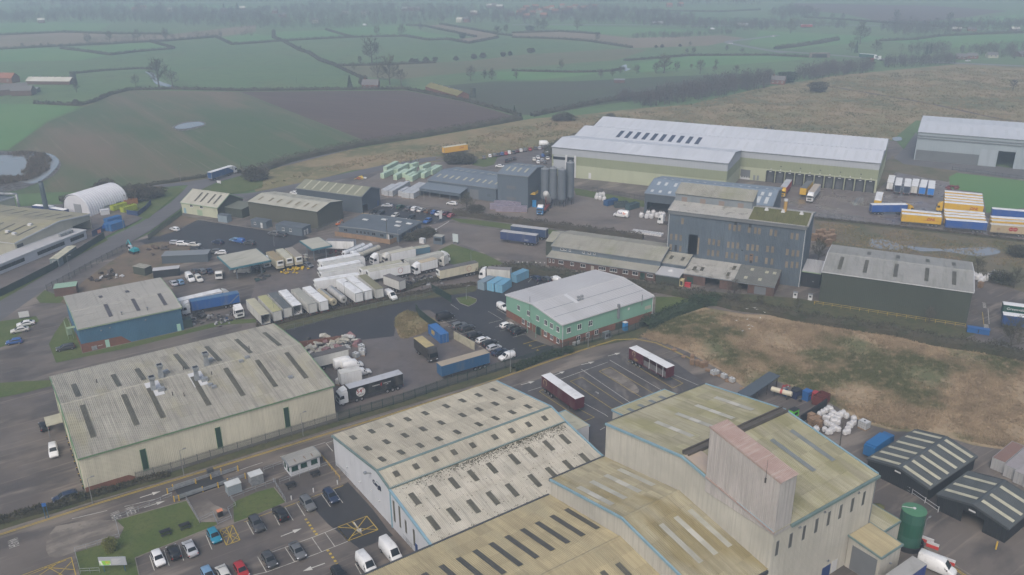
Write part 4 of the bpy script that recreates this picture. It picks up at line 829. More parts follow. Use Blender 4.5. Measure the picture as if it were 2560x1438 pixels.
o = panel(b,'f',82,2.2,4.2,4.4,SHUT,'roller_door'); MB().box(-2.1,2.1,-.09,-.07,-2.2,-.8).build('lower_panel',T_WHITE,o)
for k in range(4): MB().box(-1.7+k*1.05,-1.0+k*1.05,-.1,-.09,-1.3,-.8).build('light_panel',T_DARK,o)
for t0 in (86,87.6): panel(b,'f',t0,1.2,.9,2.2,T_GREY)
b = building('distribution_wing','white roofed sage banded wing on the front of the distribution warehouse',(18.71,383.34,-.4493,79.34,25.9,13.2,15.2,.483),W_DTOP,R_WHITE,rib=1.2,roofrib=2.0,bands=[(5.7,W_DLOW),(9.7,W_DMID),(20,W_DTOP)],overhang=.3,trim=T_GREY,ridgecap=False,walls='frl')
panel(b,'f',6,6.5,10.4,6.2,W_DTOP,'office_front',.1); panel(b,'f',3.6,8.2,6.0,1.3,WPANE,'office_window',.14); panel(b,'f',9.2,4.6,3.6,9.2,WPANE,'entrance_glazing',.18); panel(b,'f',11.4,5,.8,10,T_WHITE,'entrance_column',.5); panel(b,'f',7.1,5,.8,10,T_WHITE,'entrance_column',.5)
panel(b,'f',18.5,1.6,1.2,2.6,WDOOR)
for k in range(9): rlight(b,'n',6+k*8.2,.25,.75,1.1,MATS['translucent_rooflight'],'rooflight',.09,0)
b = building('steel_warehouse','grey walled steel stockist warehouse with white roof behind the lawn',(195.01,407.14,-.4719,70,45.41,13.5,14.6,.492),wmat('blue_grey_wall',(.29,.335,.36),.95,streak=.15),R_WHITE,rib=1.2,roofrib=2.0,trim=T_GREY,holes={'f': [(35,42,-.1,7.6)]})
for k in range(14):
    rlight(b,'n',3+k*4.9,.25,.75,1.4,MATS['translucent_rooflight'],'rooflight',.09,0); rlight(b,'f',3+k*4.9,.3,.75,1.4,MATS['translucent_rooflight'],'rooflight',.09,0)
panel(b,'f',14,2.5,27,5.0,wmat('bay_shade_grey',(.13,.14,.145),.9),'bay_shade_panel',.06); panel(b,'f',31,4.0,6.5,7.4,wmat('pale_sliding_door',(.33,.37,.4),.95),'sliding_door',.12); pass  # dark lower panel has the open front's shade painted into its colour
for z0 in (11.8,10.6): MB().box(0,70,-.5,-.05,z0,z0+.35).build('crane_beam',T_GREY,b.o)
# ---------------- insulation works: low hall, tall block, silos, grey shed
b = building('warehouse','slate grey warehouse with pale rooflights beside the silos',(-35.34,355.55,-.4881,33.12,24,5.65,7.3,.5),W_SLATE,R_GREY,rib=.8,roofrib=1.0,trim=T_GREY,ridgecap=False)
for u in (2.3,5.6,8.7,11.7,15.3,18.4,21.7,24.7,27.6,30.6): rlight(b,'n',u,.3,.58,.9,LIGHT_C,rib=0)
for u in (4.4,7.3,10.6,13.6,17.6,21.2,23.4,27): rlight(b,'f',u,.55,.85,.9,LIGHT_C,rib=0)
panel(b,'f',22.6,2.0,4.2,4.0,SHUT,'roller_door'); panel(b,'f',29.6,2.4,1.6,1.2,W_SLATE2,'louvre')
q = Bld(); q.o,q.slopes = b.o,{}
slope(q,'n',-.6,19.6,-6.2,3.4,0,4.4,.2); cover(q,'n',R_GREY,1.0,None); wallmesh((-.5,-6.1),(19.5,-6.1),2.2,[(0,3.4),(1,3.4)],0).build('canopy_fascia',W_SLATE,b.o); wallmesh((-.5,0),(-.5,-6.1),ZG,[(0,4.4),(1,3.4)],0).build('canopy_side',W_SLATE,b.o)
for k in range(5): MB().box(-.4+k*4.9,-.2+k*4.9,-6.0,-5.8,ZG,3.3).build('canopy_post',T_GREY,b.o)
b = building('process_block','tall slate grey process block beside a cluster of silos',(-5.47,335.45,-.40,13.2,18.7,13.2,14.6,.5),W_SLATE,R_GREY,rib=.8,roofrib=1.0,trim=T_GREY,ridgecap=False)
for u in (2.5,5,7.5,10.5): rlight(b,'n',u,.35,.8,.8,LIGHT_C,rib=0); rlight(b,'f',u,.35,.8,.8,LIGHT_C,rib=0)
panel(b,'f',6,8,4,1.2,wmat('grey_louvre',(.14,.145,.15)),'louvre'); panel(b,'f',6,3.4,4,1.2,MATS['grey_louvre'],'louvre'); panel(b,'r',3.5,2.5,4.4,5,W_SLATE2,'doorway'); MB().box(13.3,15.4,2.2,5.6,5.2,5.35).box(15.3,15.4,2.2,5.6,5.35,6.4).build('yellow_gantry',yel,b.o)
SILOM = M('slate_silo',(.13,.15,.17),(.115,.132,.15),scale=.3,rough=.55)
for k,(px,py,hh) in enumerate(((1362,514,15.2),(1382.5,514,15.4),(1404,516,15.2),(1424,510,17.2))):
    xy = G2(px,py); o = thing('silo','tall ribbed slate grey silo in the cluster beside the process block' if hh < 16 else 'tallest slate grey silo beside the stair of the process block','silo',(*xy,0),0,'silos beside the process block' if hh < 16 else None)
    pr = []
    for j in range(9): pr += [(1.68,3.2+j*(hh-3.2)/9),(1.68,3.2+(j+.92)*(hh-3.2)/9),(1.72,3.2+(j+.94)*(hh-3.2)/9),(1.72,3.2+(j+.99)*(hh-3.2)/9)]
    MB().lathe([(.3,1.2),(1.66,3.2)]+pr,20).build('shell',SILOM,o); MB().lathe([(1.6,hh),(.5,hh+.5),(.5,hh+.9),(.1,hh+.95)],16).build('roof_cone',steel,o)
    for a in range(6): MB().tube((1.45*math.cos(a*1.047),1.45*math.sin(a*1.047),ZG),(1.45*math.cos(a*1.047),1.45*math.sin(a*1.047),3.3),.1,n=5).build('leg',dsteel,o)
    rm = MB()
    for a in range(10):
        a0,a1 = a*.628,(a+1)*.628
        for z in (.55,1.05): rm.tube((1.5*math.cos(a0),1.5*math.sin(a0),hh+z),(1.5*math.cos(a1),1.5*math.sin(a1),hh+z),.025,n=4)
        rm.tube((1.5*math.cos(a0),1.5*math.sin(a0),hh),(1.5*math.cos(a0),1.5*math.sin(a0),hh+1.05),.025,n=4)
    rm.build('guard_rail',steel,o)
b = building('shed','blue grey shed with two rows of white rooflights behind the mill',(52.18,323.15,-.4179,48.03,27.85,8.01,10.4,.5),W_SLATE2,M('blue_grey_roof',(.195,.24,.285),(.175,.215,.255),scale=.1,rough=.55,theta=A2),rib=.8,roofrib=1.0,trim=T_GREY,ridgecap=False,holes={'f': [(1,11,-.1,4.5)]})
for u in (2.9,5.9,9.7,12.8,16.1,19.0,22.9,26.0,30,33.1,36.2,39.2,43,45.8):
    rlight(b,'n',u,.58,.8,1.1,LIGHT_W,rib=0); rlight(b,'f',u+.6,.70,.86,1.0,LIGHT_W,rib=0)
for u in (2.2,5.4,9.1): rlight(b,'n',u,.1,.25,1.1,LIGHT_W,rib=0)
for u in (42.5,45.4): rlight(b,'n',u,.1,.5,1.3,LIGHT_W,rib=0)
# ---------------- sheds in the middle left
b = building('shed','dark slate shed with moss tinted olive roof and pale strips',(-87.42,338.98,-.4337,31.48,12.85,6.97,9.1,.5),W_SLATE2,R_OLV,rib=.8,roofrib=.6,trim=T_GREY,ridgecap=False,holes={'r': [(.4,3.6,-.1,3.0)]})
for k in range(7): rlight(b,'n',3.4+k*4.1,.04,.96,.7,LIGHT_C,rib=0)
panel(b,'r',11.2,1.1,1.0,2.2,BDOOR)
b = building('shed','olive brown shed with pale buff roof and small rooflights',(-101.91,320.27,-.4517,33.06,15.48,6.83,8.23,.5),wmat('olive_brown_cladding',(.082,.082,.058),.95,streak=.15),R_LITE,rib=.7,roofrib=.6,trim=W_OLIVE,ridgecap=False)
for u in (3.5,8.5,12.5,17.4,21.3,25.5,29.2): rlight(b,'n',u,.28,.66,.9,M('brown_rooflight',(.22,.19,.12),rough=.6),rib=0)
for u in (4.1,8.5,13.3,17.6,21.8,25.4,30.0): rlight(b,'f',u,.40,.68,.9,MATS['brown_rooflight'],rib=0)
b = building('workshop','pale cream workshop with steep roof and four dark rooflights',(-131.21,328.65,-.4383,18.61,14.37,4.33,7.95,.511),W_OFF,R_LITE,rib=.6,roofrib=.6,trim=T_LGREEN,wallb=W_OLIVE,holes={'r': [(3.9,6.5,-.1,3.2)]})
for u in (6.0,8.95,12.8,15.8): rlight(b,'n',u,.19,.84,.85,LIGHT_D,rib=0)
for t0 in (5.3,10.5): window(b,'f',t0,3.5,1.5,1.0)
panel(b,'f',1.6,1.1,1.2,2.2,T_BLUE); panel(b,'f',9.3,1.1,2.6,2.2,T_LGREEN,'roller_door')
q = mlow('lean_to','olive lean to shed beside the cream workshop',0,9.5,0,8,3.5,4.0,W_OLIVE,M('olive_grey_roof',(.13,.14,.11),rough=.8),grid=(-113.5,324.6,-.44))
o = building('office_building','single storey slate blue office with dark felt roof and skylights',(-40.16,290.08,1.1491,16.02,25.56,2.9,3.2,.5),W_SLATE,R_DARKF,rib=1.2,roofrib=0,trim=T_GREY,ridgecap=False)
for s_,u,v in (('f',9.6,.42),('n',11.8,.55),('n',11.8,.2),('f',12.0,.95),('n',7.8,.4)):
    p = onroof(o,s_,u,v); x_ = MB().box(-.6,.6,-1.1,1.1,0,.25).build('skylight',T_WHITE,o.o,p); MB().box(-.5,.5,-1.0,1.0,.25,.28).build('pane',LIGHT_W,x_)
for t0 in (2.2,5.5,9.0,12.5): window(o,'f',t0,1.6,1.2,1.2,T_GREY)
for t0 in (3,8,9.6,11.2,12.8,15,18.5,22.6): window(o,'l',t0,1.6,1.0 if 7 < t0 < 14 else 1.6,1.2,T_GREY)
panel(o,'l',21,1.1,1.1,2.2,WDOOR)
def cabin(name,label,P,e,wall,roof,wins=(),doors=(),trim=None,cat='cabin',rr=.6,r=None):
    x,y,th,L,W = P; b = building(name,label,(x,y,th,L,W,e,r or e+.15,.5),wall,roof,rib=.5,roofrib=rr,trim=trim,cat=cat,ridgecap=False,overhang=.12)
    for s_,t0,w0 in wins: window(b,s_,t0,e*.58,w0,e*.36)
    for s_,t0 in doors: panel(b,s_,t0,1.03,.95,2.05,WDOOR)
    return b
b = cabin('cabin','blue grey portable office cabin beside the olive brown shed',(-87.2+.0,302.3,-.42,11.9,5.2),3.0,W_SLATE,R_DARKF,[('f',3.5,1.0),('f',6.8,1.0)],[('r',1.5),('r',3.0)])
b = cabin('cabin','small blue grey cabin next to the new car park',(-98.5,309.8,-.42,7.2,3.4),2.6,W_SLATE,R_DARKF,[('f',2,.9)],[('f',5)])
b = cabin('cabin','pale blue box cabin outside the cream workshop',(-113.2,316.6,-.42,4.5,2.6),2.6,wmat('pale_blue_panel',(.22,.27,.3),.95),R_DARKF)
b = building('gatehouse','white gatehouse cabin with green tinted windows and grey ribbed roof',(-44.53,145.01,.6082,6.26,3.67,2.56,2.72,.5),W_WHITE,R_OLIVESHED,rib=1.0,roofrib=.3,trim=T_GREY,cat='gatehouse',ridgecap=False,sheets=(2.2,2.0))
GPANE = M('green_tinted_pane',(.01,.05,.035),rough=.1)
for t0 in (.95,2.85,5.05): window(b,'f',t0,1.65,1.3,1.15,GDOOR,GPANE)
for t0 in (1.0,2.7): window(b,'l',t0,1.5,.8,1.3,GDOOR,GPANE)
for u in (1.4,3.4,5.0): rlight(b,'n',u,.1,.7,.25,M('rust_streak',(.2,.14,.09),rough=.9),'rusty_lap',.1,0)
# ---------------- black sheds
for nm,P,us in (('longer black shed with pale rooflight stripes',(78.09,135.10,.6418,17.59,12.51,2.9,4.2,.5),(1.1,4.1,7.1,10.2,13.5,16.4)),('shorter black shed with pale rooflight stripes and open doorway',(86.23,122.78,.6523,11.71,12.42,3.2,4.5,.5),(2.3,5.4,9.3))):
    b = building('black_shed',nm,P,W_BLACK,R_BLK,rib=.4,roofrib=.35,trim=T_DARK,sheets=(1.47,3.4),holes={'l': [(4.7,8.5,-.1,2.5)]} if 'open' in nm else {})
    for u in us: rlight(b,'n',u,.02,.94,.9,LIGHT_C,z=.15); rlight(b,'f',u,.02,.94,.9,LIGHT_C,z=.13)
    panel(b,'l',6.2,3.1,1.2,.3,T_WHITE,'sign_plate')
    if 'open' not in nm: panel(b,'l',10.4,1.3,2.4,2.6,W_BLACK,'sliding_door',.12)
# ---------------- left edge: works with white office strip
TL = 1.26
b = building('factory','wide cream factory gable with tan roof and open loading bay',(-158.2,308.7,TL+math.pi/2,58,34.5,5.7,7.4,.42),wmat('stone_cream_cladding',(.40,.385,.31),.9,streak=.3),M('tan_grey_factory_roof',(.34,.315,.225),(.30,.28,.205),scale=.2,rough=.85,theta=TL,layers=(((.36,.33,.19),.1,(1,1,1),.5,.65,.6),((.22,.205,.15),.6,(.15,2,1),.5,.7,.5))),rib=.5,roofrib=.5,trim=T_WHITE,sheets=(4.2,3.8),ridgecap=False,holes={'l': [(25.6,34.2,-.1,3.6)]})
for u in (4,9,14,19,25,31):
    rlight(b,'n',u,.3,.8,.8,LIGHT_D,rib=0); rlight(b,'f',u,.25,.7,.8,LIGHT_D,rib=0)
panel(b,'l',2.0,3.6,2.6,2.2,M('dark_louvre',(.05,.05,.05),rough=.8),'louvre')
for uu,ss in ((6,.3),(10,.35),(7,.7)): p = onroof(b,'f',uu,ss); MB().box(-.7,.7,-.5,.5,-.1,.7).build('roof_unit',T_WHITE,b.o,p)
b = building('office_strip','long low white office strip with dark ribbon windows beside the road',(-154.9,297.3,TL+math.pi/2,6.2,44,3.2,3.4,.5),W_WHITE,R_MINT,rib=1.2,roofrib=1.0,trim=T_WHITE,ridgecap=False)
for t0,w0 in ((4.5+0,6.5),(16.5,12),(33.5,11)): loc,rz = att(b,'l',44-t0,1.65); o = MB().box(-w0/2,w0/2,-.06,.02,-.65,.65).build('ribbon_window',T_DARK,b.o,loc,(0,0,rz)); [MB().box(-w0/2+.1+k*w0/6,-w0/2+w0/6-.05+k*w0/6,-.075,-.06,-.55,.55).build('pane',WPANE,o) for k in range(6)]
for k in range(4): MB().box(1.6+k*.1,2.9,4+k*1.5,5.2+k*1.5,3.4,4.4).build('air_handling_unit',steel,b.o)
b = cabin('cabin','long grey portable cabin with cream roof behind the roadside fence',(-150.5,267.6,math.pi/2+.02,13.2,2.9),2.7,wmat('grey_green_panel',(.16,.19,.19),.95),LIGHT_C,[('l',1.4,.9),('b',4,.8)],[('b',11)])
# cream block with duct and steel chimney at the frame's left edge
xy = G2(-60,570); b = building('plant_room','pale cream plant room with big silver duct and dark roof',(*G2(45,535),TL+math.pi/2,24,22,7.2,7.4,.5),W_OFF,R_DARKF,rib=.6,roofrib=0,trim=T_WHITE,ridgecap=False)
MB().tube((3,1,8.3),(14,2,8.3),.55,n=10).tube((3,1,8.3),(-.6,-.7,8.0),.55,n=10).tube((-.6,-.7,8.1),(-.6,-.7,.4),.5,n=10).build('duct',steel,b.o,smooth=True)
o = thing('chimney','slim dark steel chimney rising behind the cream factory','chimney',(*G2(119,536),0)); MB().lathe([(.95,ZG),(.85,11),(.80,13.4)],14).build('stack',M('dark_blue_stack',(.06,.085,.10),rough=.5),o,smooth=True); MB().lathe([(.86,13.2),(.86,13.5)],14).build('collar',T_DARK,o); MB().box(-1.3,1.3,-1.3,1.3,ZG,.5).build('base',concl,o)
# inflatable store tent
TW = M('white_tent_fabric',(.60,.60,.62),(.54,.54,.565),scale=.4,rough=.6)
a = Vector(G2(226,541)); c = Vector(G2(160,531)); d = Vector(G2(324,509)); th = math.atan2(d.y-a.y,d.x-a.x); Lt = (d-a).length; Wt = 15.0
o = thing('store_tent','white ribbed arched storage tent','tent',(a.x,a.y,0),th)
def arch(t,r=1.0,wt=Wt,ht=8.2): return (wt/2-wt/2*r*math.cos(t),ht*r*math.sin(t)**.75 if math.sin(t) > 0 else 0)
nr = 17
for k in range(nr):
    mb = MB(); u0,u1 = k*Lt/nr,(k+1)*Lt/nr; n = 14
    for j,(u,s_) in enumerate(((u0,.97),(u0+.25*(u1-u0),1.0),(u0+.75*(u1-u0),1.0),(u1,.97))):
        for i in range(n+1):
            y,z = arch(math.pi*i/n,s_); mb.v.append((u,y+(1-s_)*0,max(z,0)+ZG*(i in (0,n))))
    for j in range(3):
        for i in range(n): mb.f.append((j*(n+1)+i,(j+1)*(n+1)+i,(j+1)*(n+1)+i+1,j*(n+1)+i+1))
    mb.build('fabric_bay',TW,o,smooth=True)
for u in (.25,Lt-.25):
    mb = MB(); mb.v = [(u,*arch(math.pi*i/20,.94)) for i in range(21)]; mb.f = [tuple(range(21))]; mb.build('end_wall',TW,o)
MB().box(.05,.22,4.6,8.4,ZG,4.2).build('doorway',M('grey_flap',(.25,.26,.27),rough=.7),o)
for uu in (7,13): MB().box(uu,uu+2.6,-.12,.02,1.6,2.2).build('vent_flap',T_GREY,o)
# two forecourt canopies
for lab,pts in (('larger teal edged forecourt canopy with striped buff roof',[(-88.1,251.3),(13.2,14.2)]),('smaller teal edged forecourt canopy among parked trailers',[(-66.3,268.7),(7.2,11.2)])):
    (x,y),(L,W) = pts; o = thing('forecourt_canopy',lab,'canopy',(x,y,0),.60)
    MB().box(0,L,0,W,4.3,4.85).build('fascia',T_TEAL,o); MB().box(.25,L-.25,.25,W/2-.08,4.85,4.93).build('roof_panel',R_LITE,o); MB().box(.25,L-.25,W/2+.08,W-.25,4.85,4.93).build('roof_panel',R_LITE,o)
    for xx in (.2*L,.8*L):
        for yy in (.22*W,.78*W): MB().box(xx-.15,xx+.15,yy-.15,yy+.15,ZG,4.3).build('column',T_GREY,o)
# ================================================================ VEHICLES
C = dict(white=(.70,.70,.69),offwhite=(.55,.54,.50),silver=(.42,.43,.45),grey=(.12,.125,.13),dgrey=(.05,.053,.058),black=(.012,.012,.014),navy=(.018,.03,.065),blue=(.03,.10,.30),lblue=(.16,.28,.42),teal=(.015,.20,.30),red=(.33,.015,.02),maroon=(.085,.012,.022),green=(.02,.06,.035),brown=(.13,.075,.03),pink=(.33,.09,.10),yellow=(.62,.37,.015),dblue=(.012,.075,.30),rblue=(.01,.16,.52),tan=(.42,.33,.20),cream=(.55,.51,.38),dgreen=(.008,.07,.05))
CARS = {  # length, width, stations (x, belt, roof), windscreen x0,x1, rear glass x0,x1, side glass x0,x1
 'hatchback': (4.05,1.76,[(-2.02,.52,.62),(-2.0,.86,.96),(-1.72,.94,1.36),(-1.2,.95,1.46),(-.1,.94,1.48),(.35,.93,1.42),(1.08,.92,.99),(1.6,.84,.90),(1.93,.68,.75),(2.02,.46,.55)],(.37,1.05),(-1.97,-1.7),(-1.6,.85)),
 'saloon': (4.65,1.80,[(-2.32,.52,.62),(-2.28,.86,.97),(-1.75,.95,1.02),(-1.1,.95,1.36),(-.5,.95,1.43),(.1,.94,1.44),(.45,.93,1.38),(1.2,.92,.98),(1.85,.83,.89),(2.22,.66,.74),(2.32,.46,.55)],(.47,1.17),(-1.72,-1.08),(-1.25,.95)),
 'estate': (4.6,1.80,[(-2.3,.52,.62),(-2.26,.9,1.0),(-2.0,.96,1.38),(-1.4,.96,1.47),(0,.95,1.49),(.4,.94,1.43),(1.15,.93,1.0),(1.8,.84,.91),(2.2,.68,.76),(2.3,.46,.55)],(.42,1.12),(-2.22,-1.98),(-1.9,.9)),
 'SUV': (4.5,1.86,[(-2.25,.56,.68),(-2.22,1.0,1.1),(-1.98,1.06,1.55),(-1.4,1.07,1.66),(-.1,1.06,1.68),(.35,1.05,1.62),(1.0,1.04,1.13),(1.7,.98,1.05),(2.15,.84,.93),(2.25,.55,.66)],(.37,.97),(-2.18,-1.96),(-1.85,.8)),
 'van': (5.3,2.0,[(-2.65,.55,.7),(-2.63,1.3,2.15),(-2.5,1.35,2.3),(0,1.35,2.34),(.95,1.32,2.26),(1.75,1.25,1.34),(2.35,1.05,1.15),(2.6,.8,.95),(2.65,.5,.65)],(1.0,1.72),None,(.95,1.6)),
 'small van': (4.45,1.82,[(-2.22,.52,.65),(-2.2,1.1,1.66),(-2.1,1.12,1.8),(-.2,1.1,1.84),(.45,1.06,1.74),(1.1,1.02,1.1),(1.75,.92,1.0),(2.12,.74,.84),(2.22,.48,.6)],(.48,1.07),None,(.25,.95)),
 'high van': (6.0,2.05,[(-3.0,.55,.7),(-2.98,1.4,2.55),(-2.85,1.45,2.7),(.4,1.45,2.72),(1.2,1.4,2.5),(2.05,1.3,1.42),(2.7,1.08,1.18),(2.95,.8,.95),(3.0,.5,.65)],(1.25,2.0),None,(1.35,1.95)),
}
_proto = {}
def wheel_parts(parent,pos,r,w=.22,dual=False):
    k = ('wheel',r,w)
    if k not in _cache:
        _cache[k] = (MB().tube((0,-w/2,0),(0,w/2,0),r,n=14).me('wheel',False),MB().tube((0,-w/2-.012,0),(0,w/2+.012,0),r*.6,n=10).me('rim'))
    for p in pos:
        o = ob('wheel',_cache[k][0],tyre,parent,p); ob('rim',_cache[k][1],rim,o)
def make_car(kind):
    L,W,st,ws,rg,sg = CARS[kind]; h = W/2
    root = thing(kind.replace(' ','_').lower() if kind != 'SUV' else 'sport_utility_car','x','van' if 'van' in kind else 'car')
    def rw(b,r): return .72 if r-b > .3 else .72+.16*(1-(r-b)/.3)
    def wf(x): return 1-.10*max(0,abs(x)/(L/2)-.72)/.28
    def section(x,b,r):
        w_ = h*wf(x); q = rw(b,r)
        return [(x,.86*w_,.24),(x,.97*w_,.42),(x,w_,b-.12),(x,.97*w_,b),(x,q*w_+.06,r-.05),(x,q*w_*.8,r),(x,0,r+.015)]
    mb = MB(); n = 13
    for x,b,r in st:
        s = section(x,b,r); mb.v += s+[(x,-y,z) for x,y,z in reversed(s[:-1])]
    for i in range(len(st)-1):
        for j in range(n-1): mb.f.append((i*n+j,(i+1)*n+j,(i+1)*n+j+1,i*n+j+1))
        mb.f.append((i*n+n-1,(i+1)*n+n-1,(i+1)*n,i*n))
    mb.f.append(tuple(range(n))); mb.f.append(tuple(range((len(st)-1)*n+n-1,(len(st)-1)*n-1,-1)))
    ob('body',mb.me('body',True),paint,root)
    def interp(x):
        for (x0,b0,r0),(x1,b1,r1) in zip(st[:-1],st[1:]):
            if x0 <= x <= x1: t = (x-x0)/(x1-x0); return b0+(b1-b0)*t,r0+(r1-r0)*t
    def top(x0,x1,name,e=.025):
        g = MB(); pts = []
        for x in (x0,x1):
            b,r = interp(x); q = rw(b,r)*h*wf(x)
            pts.append([(x,q*.93,r+e-.01),(x,0,r+.015+e),(x,-q*.93,r+e-.01)])
        a,c = pts
        for i in (0,1): g.quad(a[i],c[i],c[i+1],a[i+1])
        g.build(name,glass,root)
    top(ws[0],ws[1],'windscreen')
    if rg: top(rg[0],rg[1],'rear_window')
    for s in (1,-1):
        g = MB(); xs = np.linspace(sg[0],sg[1],5)
        pr = []
        for x in xs:
            b,r = interp(x); w_ = h*wf(x); q = rw(b,r)*w_+.06; lo,hi = .12,.9
            if r-b < .3: hi = .75
            pr.append(((x,s*(.97*w_+(q-.97*w_)*lo+.02),b+(r-.05-b)*lo),(x,s*(.97*w_+(q-.97*w_)*hi+.02),b+(r-.05-b)*hi)))
        for (a0,a1),(b0,b1) in zip(pr[:-1],pr[1:]): g.quad(*((a0,b0,b1,a1) if s < 0 else (a0,a1,b1,b0)))
        g.build('side_window',glass,root)
        x = L/2-.10; MB().box(x-.18,x+.03,s*h*.78-.16,s*h*.78+.16,.60,.74).build('headlamp',lampw,root)
        x = -L/2; zt = interp(-L/2+.04)[0]; MB().box(x+.01,x+.16,s*h*.80-.1,s*h*.80+.12,zt-.22,zt-.02).build('tail_lamp',lampr,root)
        MB().box(ws[1]-.35,ws[1]-.15,s*h*1.0,s*h*1.12,.95 if L < 5 else 1.35,1.08 if L < 5 else 1.55).build('mirror',black,root)
    r = .32 if L < 4.9 else .36
    wheel_parts(root,[(x,s*(h-.10),r+ZG*0-.03) for x in (L*.5-.82-(.1 if L > 5 else 0),-L*.5+.78+(.25 if L > 5 else 0)) for s in (1,-1)],r)
    return root
def spawn(key,maker,loc,rz,label,group=None,colors=None,cat=None):
    if key not in _proto: _proto[key] = maker()
    o = copy_tree(_proto[key])
    o.location = loc; o.rotation_euler = (0,0,rz); o['label'] = label
    if cat: o['category'] = cat
    if group: o['group'] = group
    elif 'group' in o: del o['group']
    for ch in o.children:
        base = ch.name.split('.')[0]
        c = (colors or {}).get(base)
        if c: ch.color = (*c,1)
        for g_ in ch.children:
            c = (colors or {}).get(g_.name.split('.')[0])
            if c: g_.color = (*c,1)
    return o
CN = dict(dgrey='dark grey',lblue='light blue',dblue='deep blue',rblue='bright blue',dgreen='dark green',offwhite='off white')
CARLIST = []
def car(kind,col,px,py,rz,place,z=.7):
    p = G(px,py,z); CARLIST.append((kind,col,(p.x,p.y,0),rz,place))
U1,V1,U2,V2 = A1,A1+math.pi/2,A2,A2+math.pi/2
UN,VN,U2N,V2N = U1+math.pi,V1+math.pi,U2+math.pi,V2+math.pi
pl = 'in the car park between lawn and white gatehouse'
for a in ((('hatchback'),'white',395,1394,VN),('hatchback','black',434,1379,V1),('saloon','silver',475,1369,V1),('hatchback','teal',535,1338,VN),('hatchback','red',603,1424,VN),('hatchback','offwhite',558,1430,V1),('hatchback','lblue',520,1436,VN),('SUV','dgrey',641,1309,VN),('SUV','black',700,1283,V1),('SUV','grey',769,1258,VN),('estate','navy',827,1238,VN),('hatchback','dgrey',673,1398,VN),('saloon','grey',743,1375,VN),('hatchback','black',848,1434,VN)):
    car(*a,pl)
car('van','white',916,1408,VN,'in the car park beside the footpath',1.1); car('high van','white',977,1376,VN,'in the car park below the narrow windows',1.3)
car('small van','white',133,1125,VN-.1,'driving past the end of the cream warehouse',.9); car('estate','navy',163,1241,UN,'parked by the hedge at the cream warehouse corner'); car('hatchback','black',109,1064,V1,'parked at the porch of the cream warehouse')
car('estate','dgrey',163,868,UN-.1,'parked on grass by the blue shed'); car('saloon','white',64,808,UN-.1,'parked by the roadside sign'); car('saloon','offwhite',49,824,UN-.1,'parked on the grass by the roadside sign'); car('hatchback','blue',35,853,UN-.25,'parked on the open yard by the road')
pl = 'on the newly laid dark car park'
for a in (('estate','white',437,572,U2N-.2),('estate','silver',441,606,U2+.35),('SUV','white',458,609,U2+.35),('saloon','dgrey',472,608,U2+.35),('hatchback','offwhite',487,611,U2+.35),('estate','black',492,623,U2+.3),('SUV','navy',545,605,U2N),('small van','blue',598,602,U2N),('hatchback','lblue',587,599,U2N),('SUV','dgrey',624,607,U2N),('estate','grey',535,628,U2N+.5),('hatchback','white',552,631,U2N+.5),('SUV','grey',685,583,U2N),('estate','dgrey',704,586,U2N)):
    car(*a,pl)
pl = 'in the breaker yard by the larger canopy'
for a in (('saloon','silver',434,707,V1),('hatchback','lblue',451,704,V1),('van','white',475,696,VN),('small van','offwhite',497,697,VN),('hatchback','dgrey',487,677,V1),('estate','grey',505,677,V1),('saloon','navy',523,676,V1),('van','offwhite',606,677,U2N+.4),('hatchback','black',647,671,V1),('hatchback','grey',770,662,VN+.2)):
    car(*a,pl)
pl = 'in the small car park beside the slate blue office'
for a in (('saloon','silver',968,513,U2N+.3),('SUV','green',1001,517,V2),('hatchback','grey',1023,520,V2),('SUV','white',1038,521.5,V2),('saloon','offwhite',1053,524,V2),('estate','brown',1071,527,V2),('hatchback','blue',1086,530,V2),('saloon','white',1098,533,V2),('saloon','maroon',1116,533,V2),('hatchback','black',938,530,V2N),('SUV','dgrey',951,533,V2N),('hatchback','offwhite',988,538,V2N),('estate','black',1028,543,V2N),('SUV','blue',1069,552,V2N),('hatchback','pink',1128,538,V2)):
    car(*a,pl)
car('estate','white',1130,508,U2N,'outside the slate grey warehouse canopy'); car('saloon','white',738,482,U2,'behind the moss roofed slate shed'); car('saloon','white',1251,415,U2+.2,'alone on the drive beside the slate grey warehouse')
pl = 'in the staff car park of the distribution warehouse'
x0 = [('grey',1210,393),('white',1225,389),('grey',1236,387.5),('dgrey',1246,386),('blue',1255,384),('red',1265,383),('white',1273,381),('dgrey',1284,380),('maroon',1293,377.5),('white',1302,375.5),('grey',1312,374.5),('red',1325,372),('dgrey',1339,370),('silver',1349,369.5),('grey',1359,367),('black',1266,401),('dgrey',1276,398),('black',1286,395.5),('offwhite',1335,398),('white',1345,393),('silver',1355,400),('blue',1357,388),('white',1367,383),('offwhite',1369,395),('grey',1362,405),('white',1345,404)]
for i,(c_,x,y) in enumerate(x0): car(('hatchback','saloon','SUV','estate')[i*7 % 4],c_,x,y,V2+.5,pl)
pl = 'in the car park beside the mint green building'
for a in (('van','black',1113,792,U1),('SUV','grey',1148,813,U1),('SUV','dgrey',1167,819,U1),('SUV','black',1187,838,U1),('hatchback','white',1208,849,U1),('estate','black',1224,857,U1),('hatchback','silver',1235,868,U1),('saloon','navy',1249,879,U1),('small van','white',1267,891,UN),('hatchback','white',1267,812,U1),('hatchback','dgrey',1282,818,U1),('SUV','black',1297,828,U1),('small van','white',1257,768,VN),('hatchback','navy',1340,695,V1),('SUV','dgrey',1365,698,V1),('small van','white',1388,698,V1)):
    car(*a,pl)
car('van','white',977,737,VN,'beside the row of parked box trailers',1.1); car('high van','white',863,905,U1-.1,'behind the cream warehouse end',1.3); car('high van','white',1362,358,U2+.6,'on the far drive behind the staff car park',1.3)
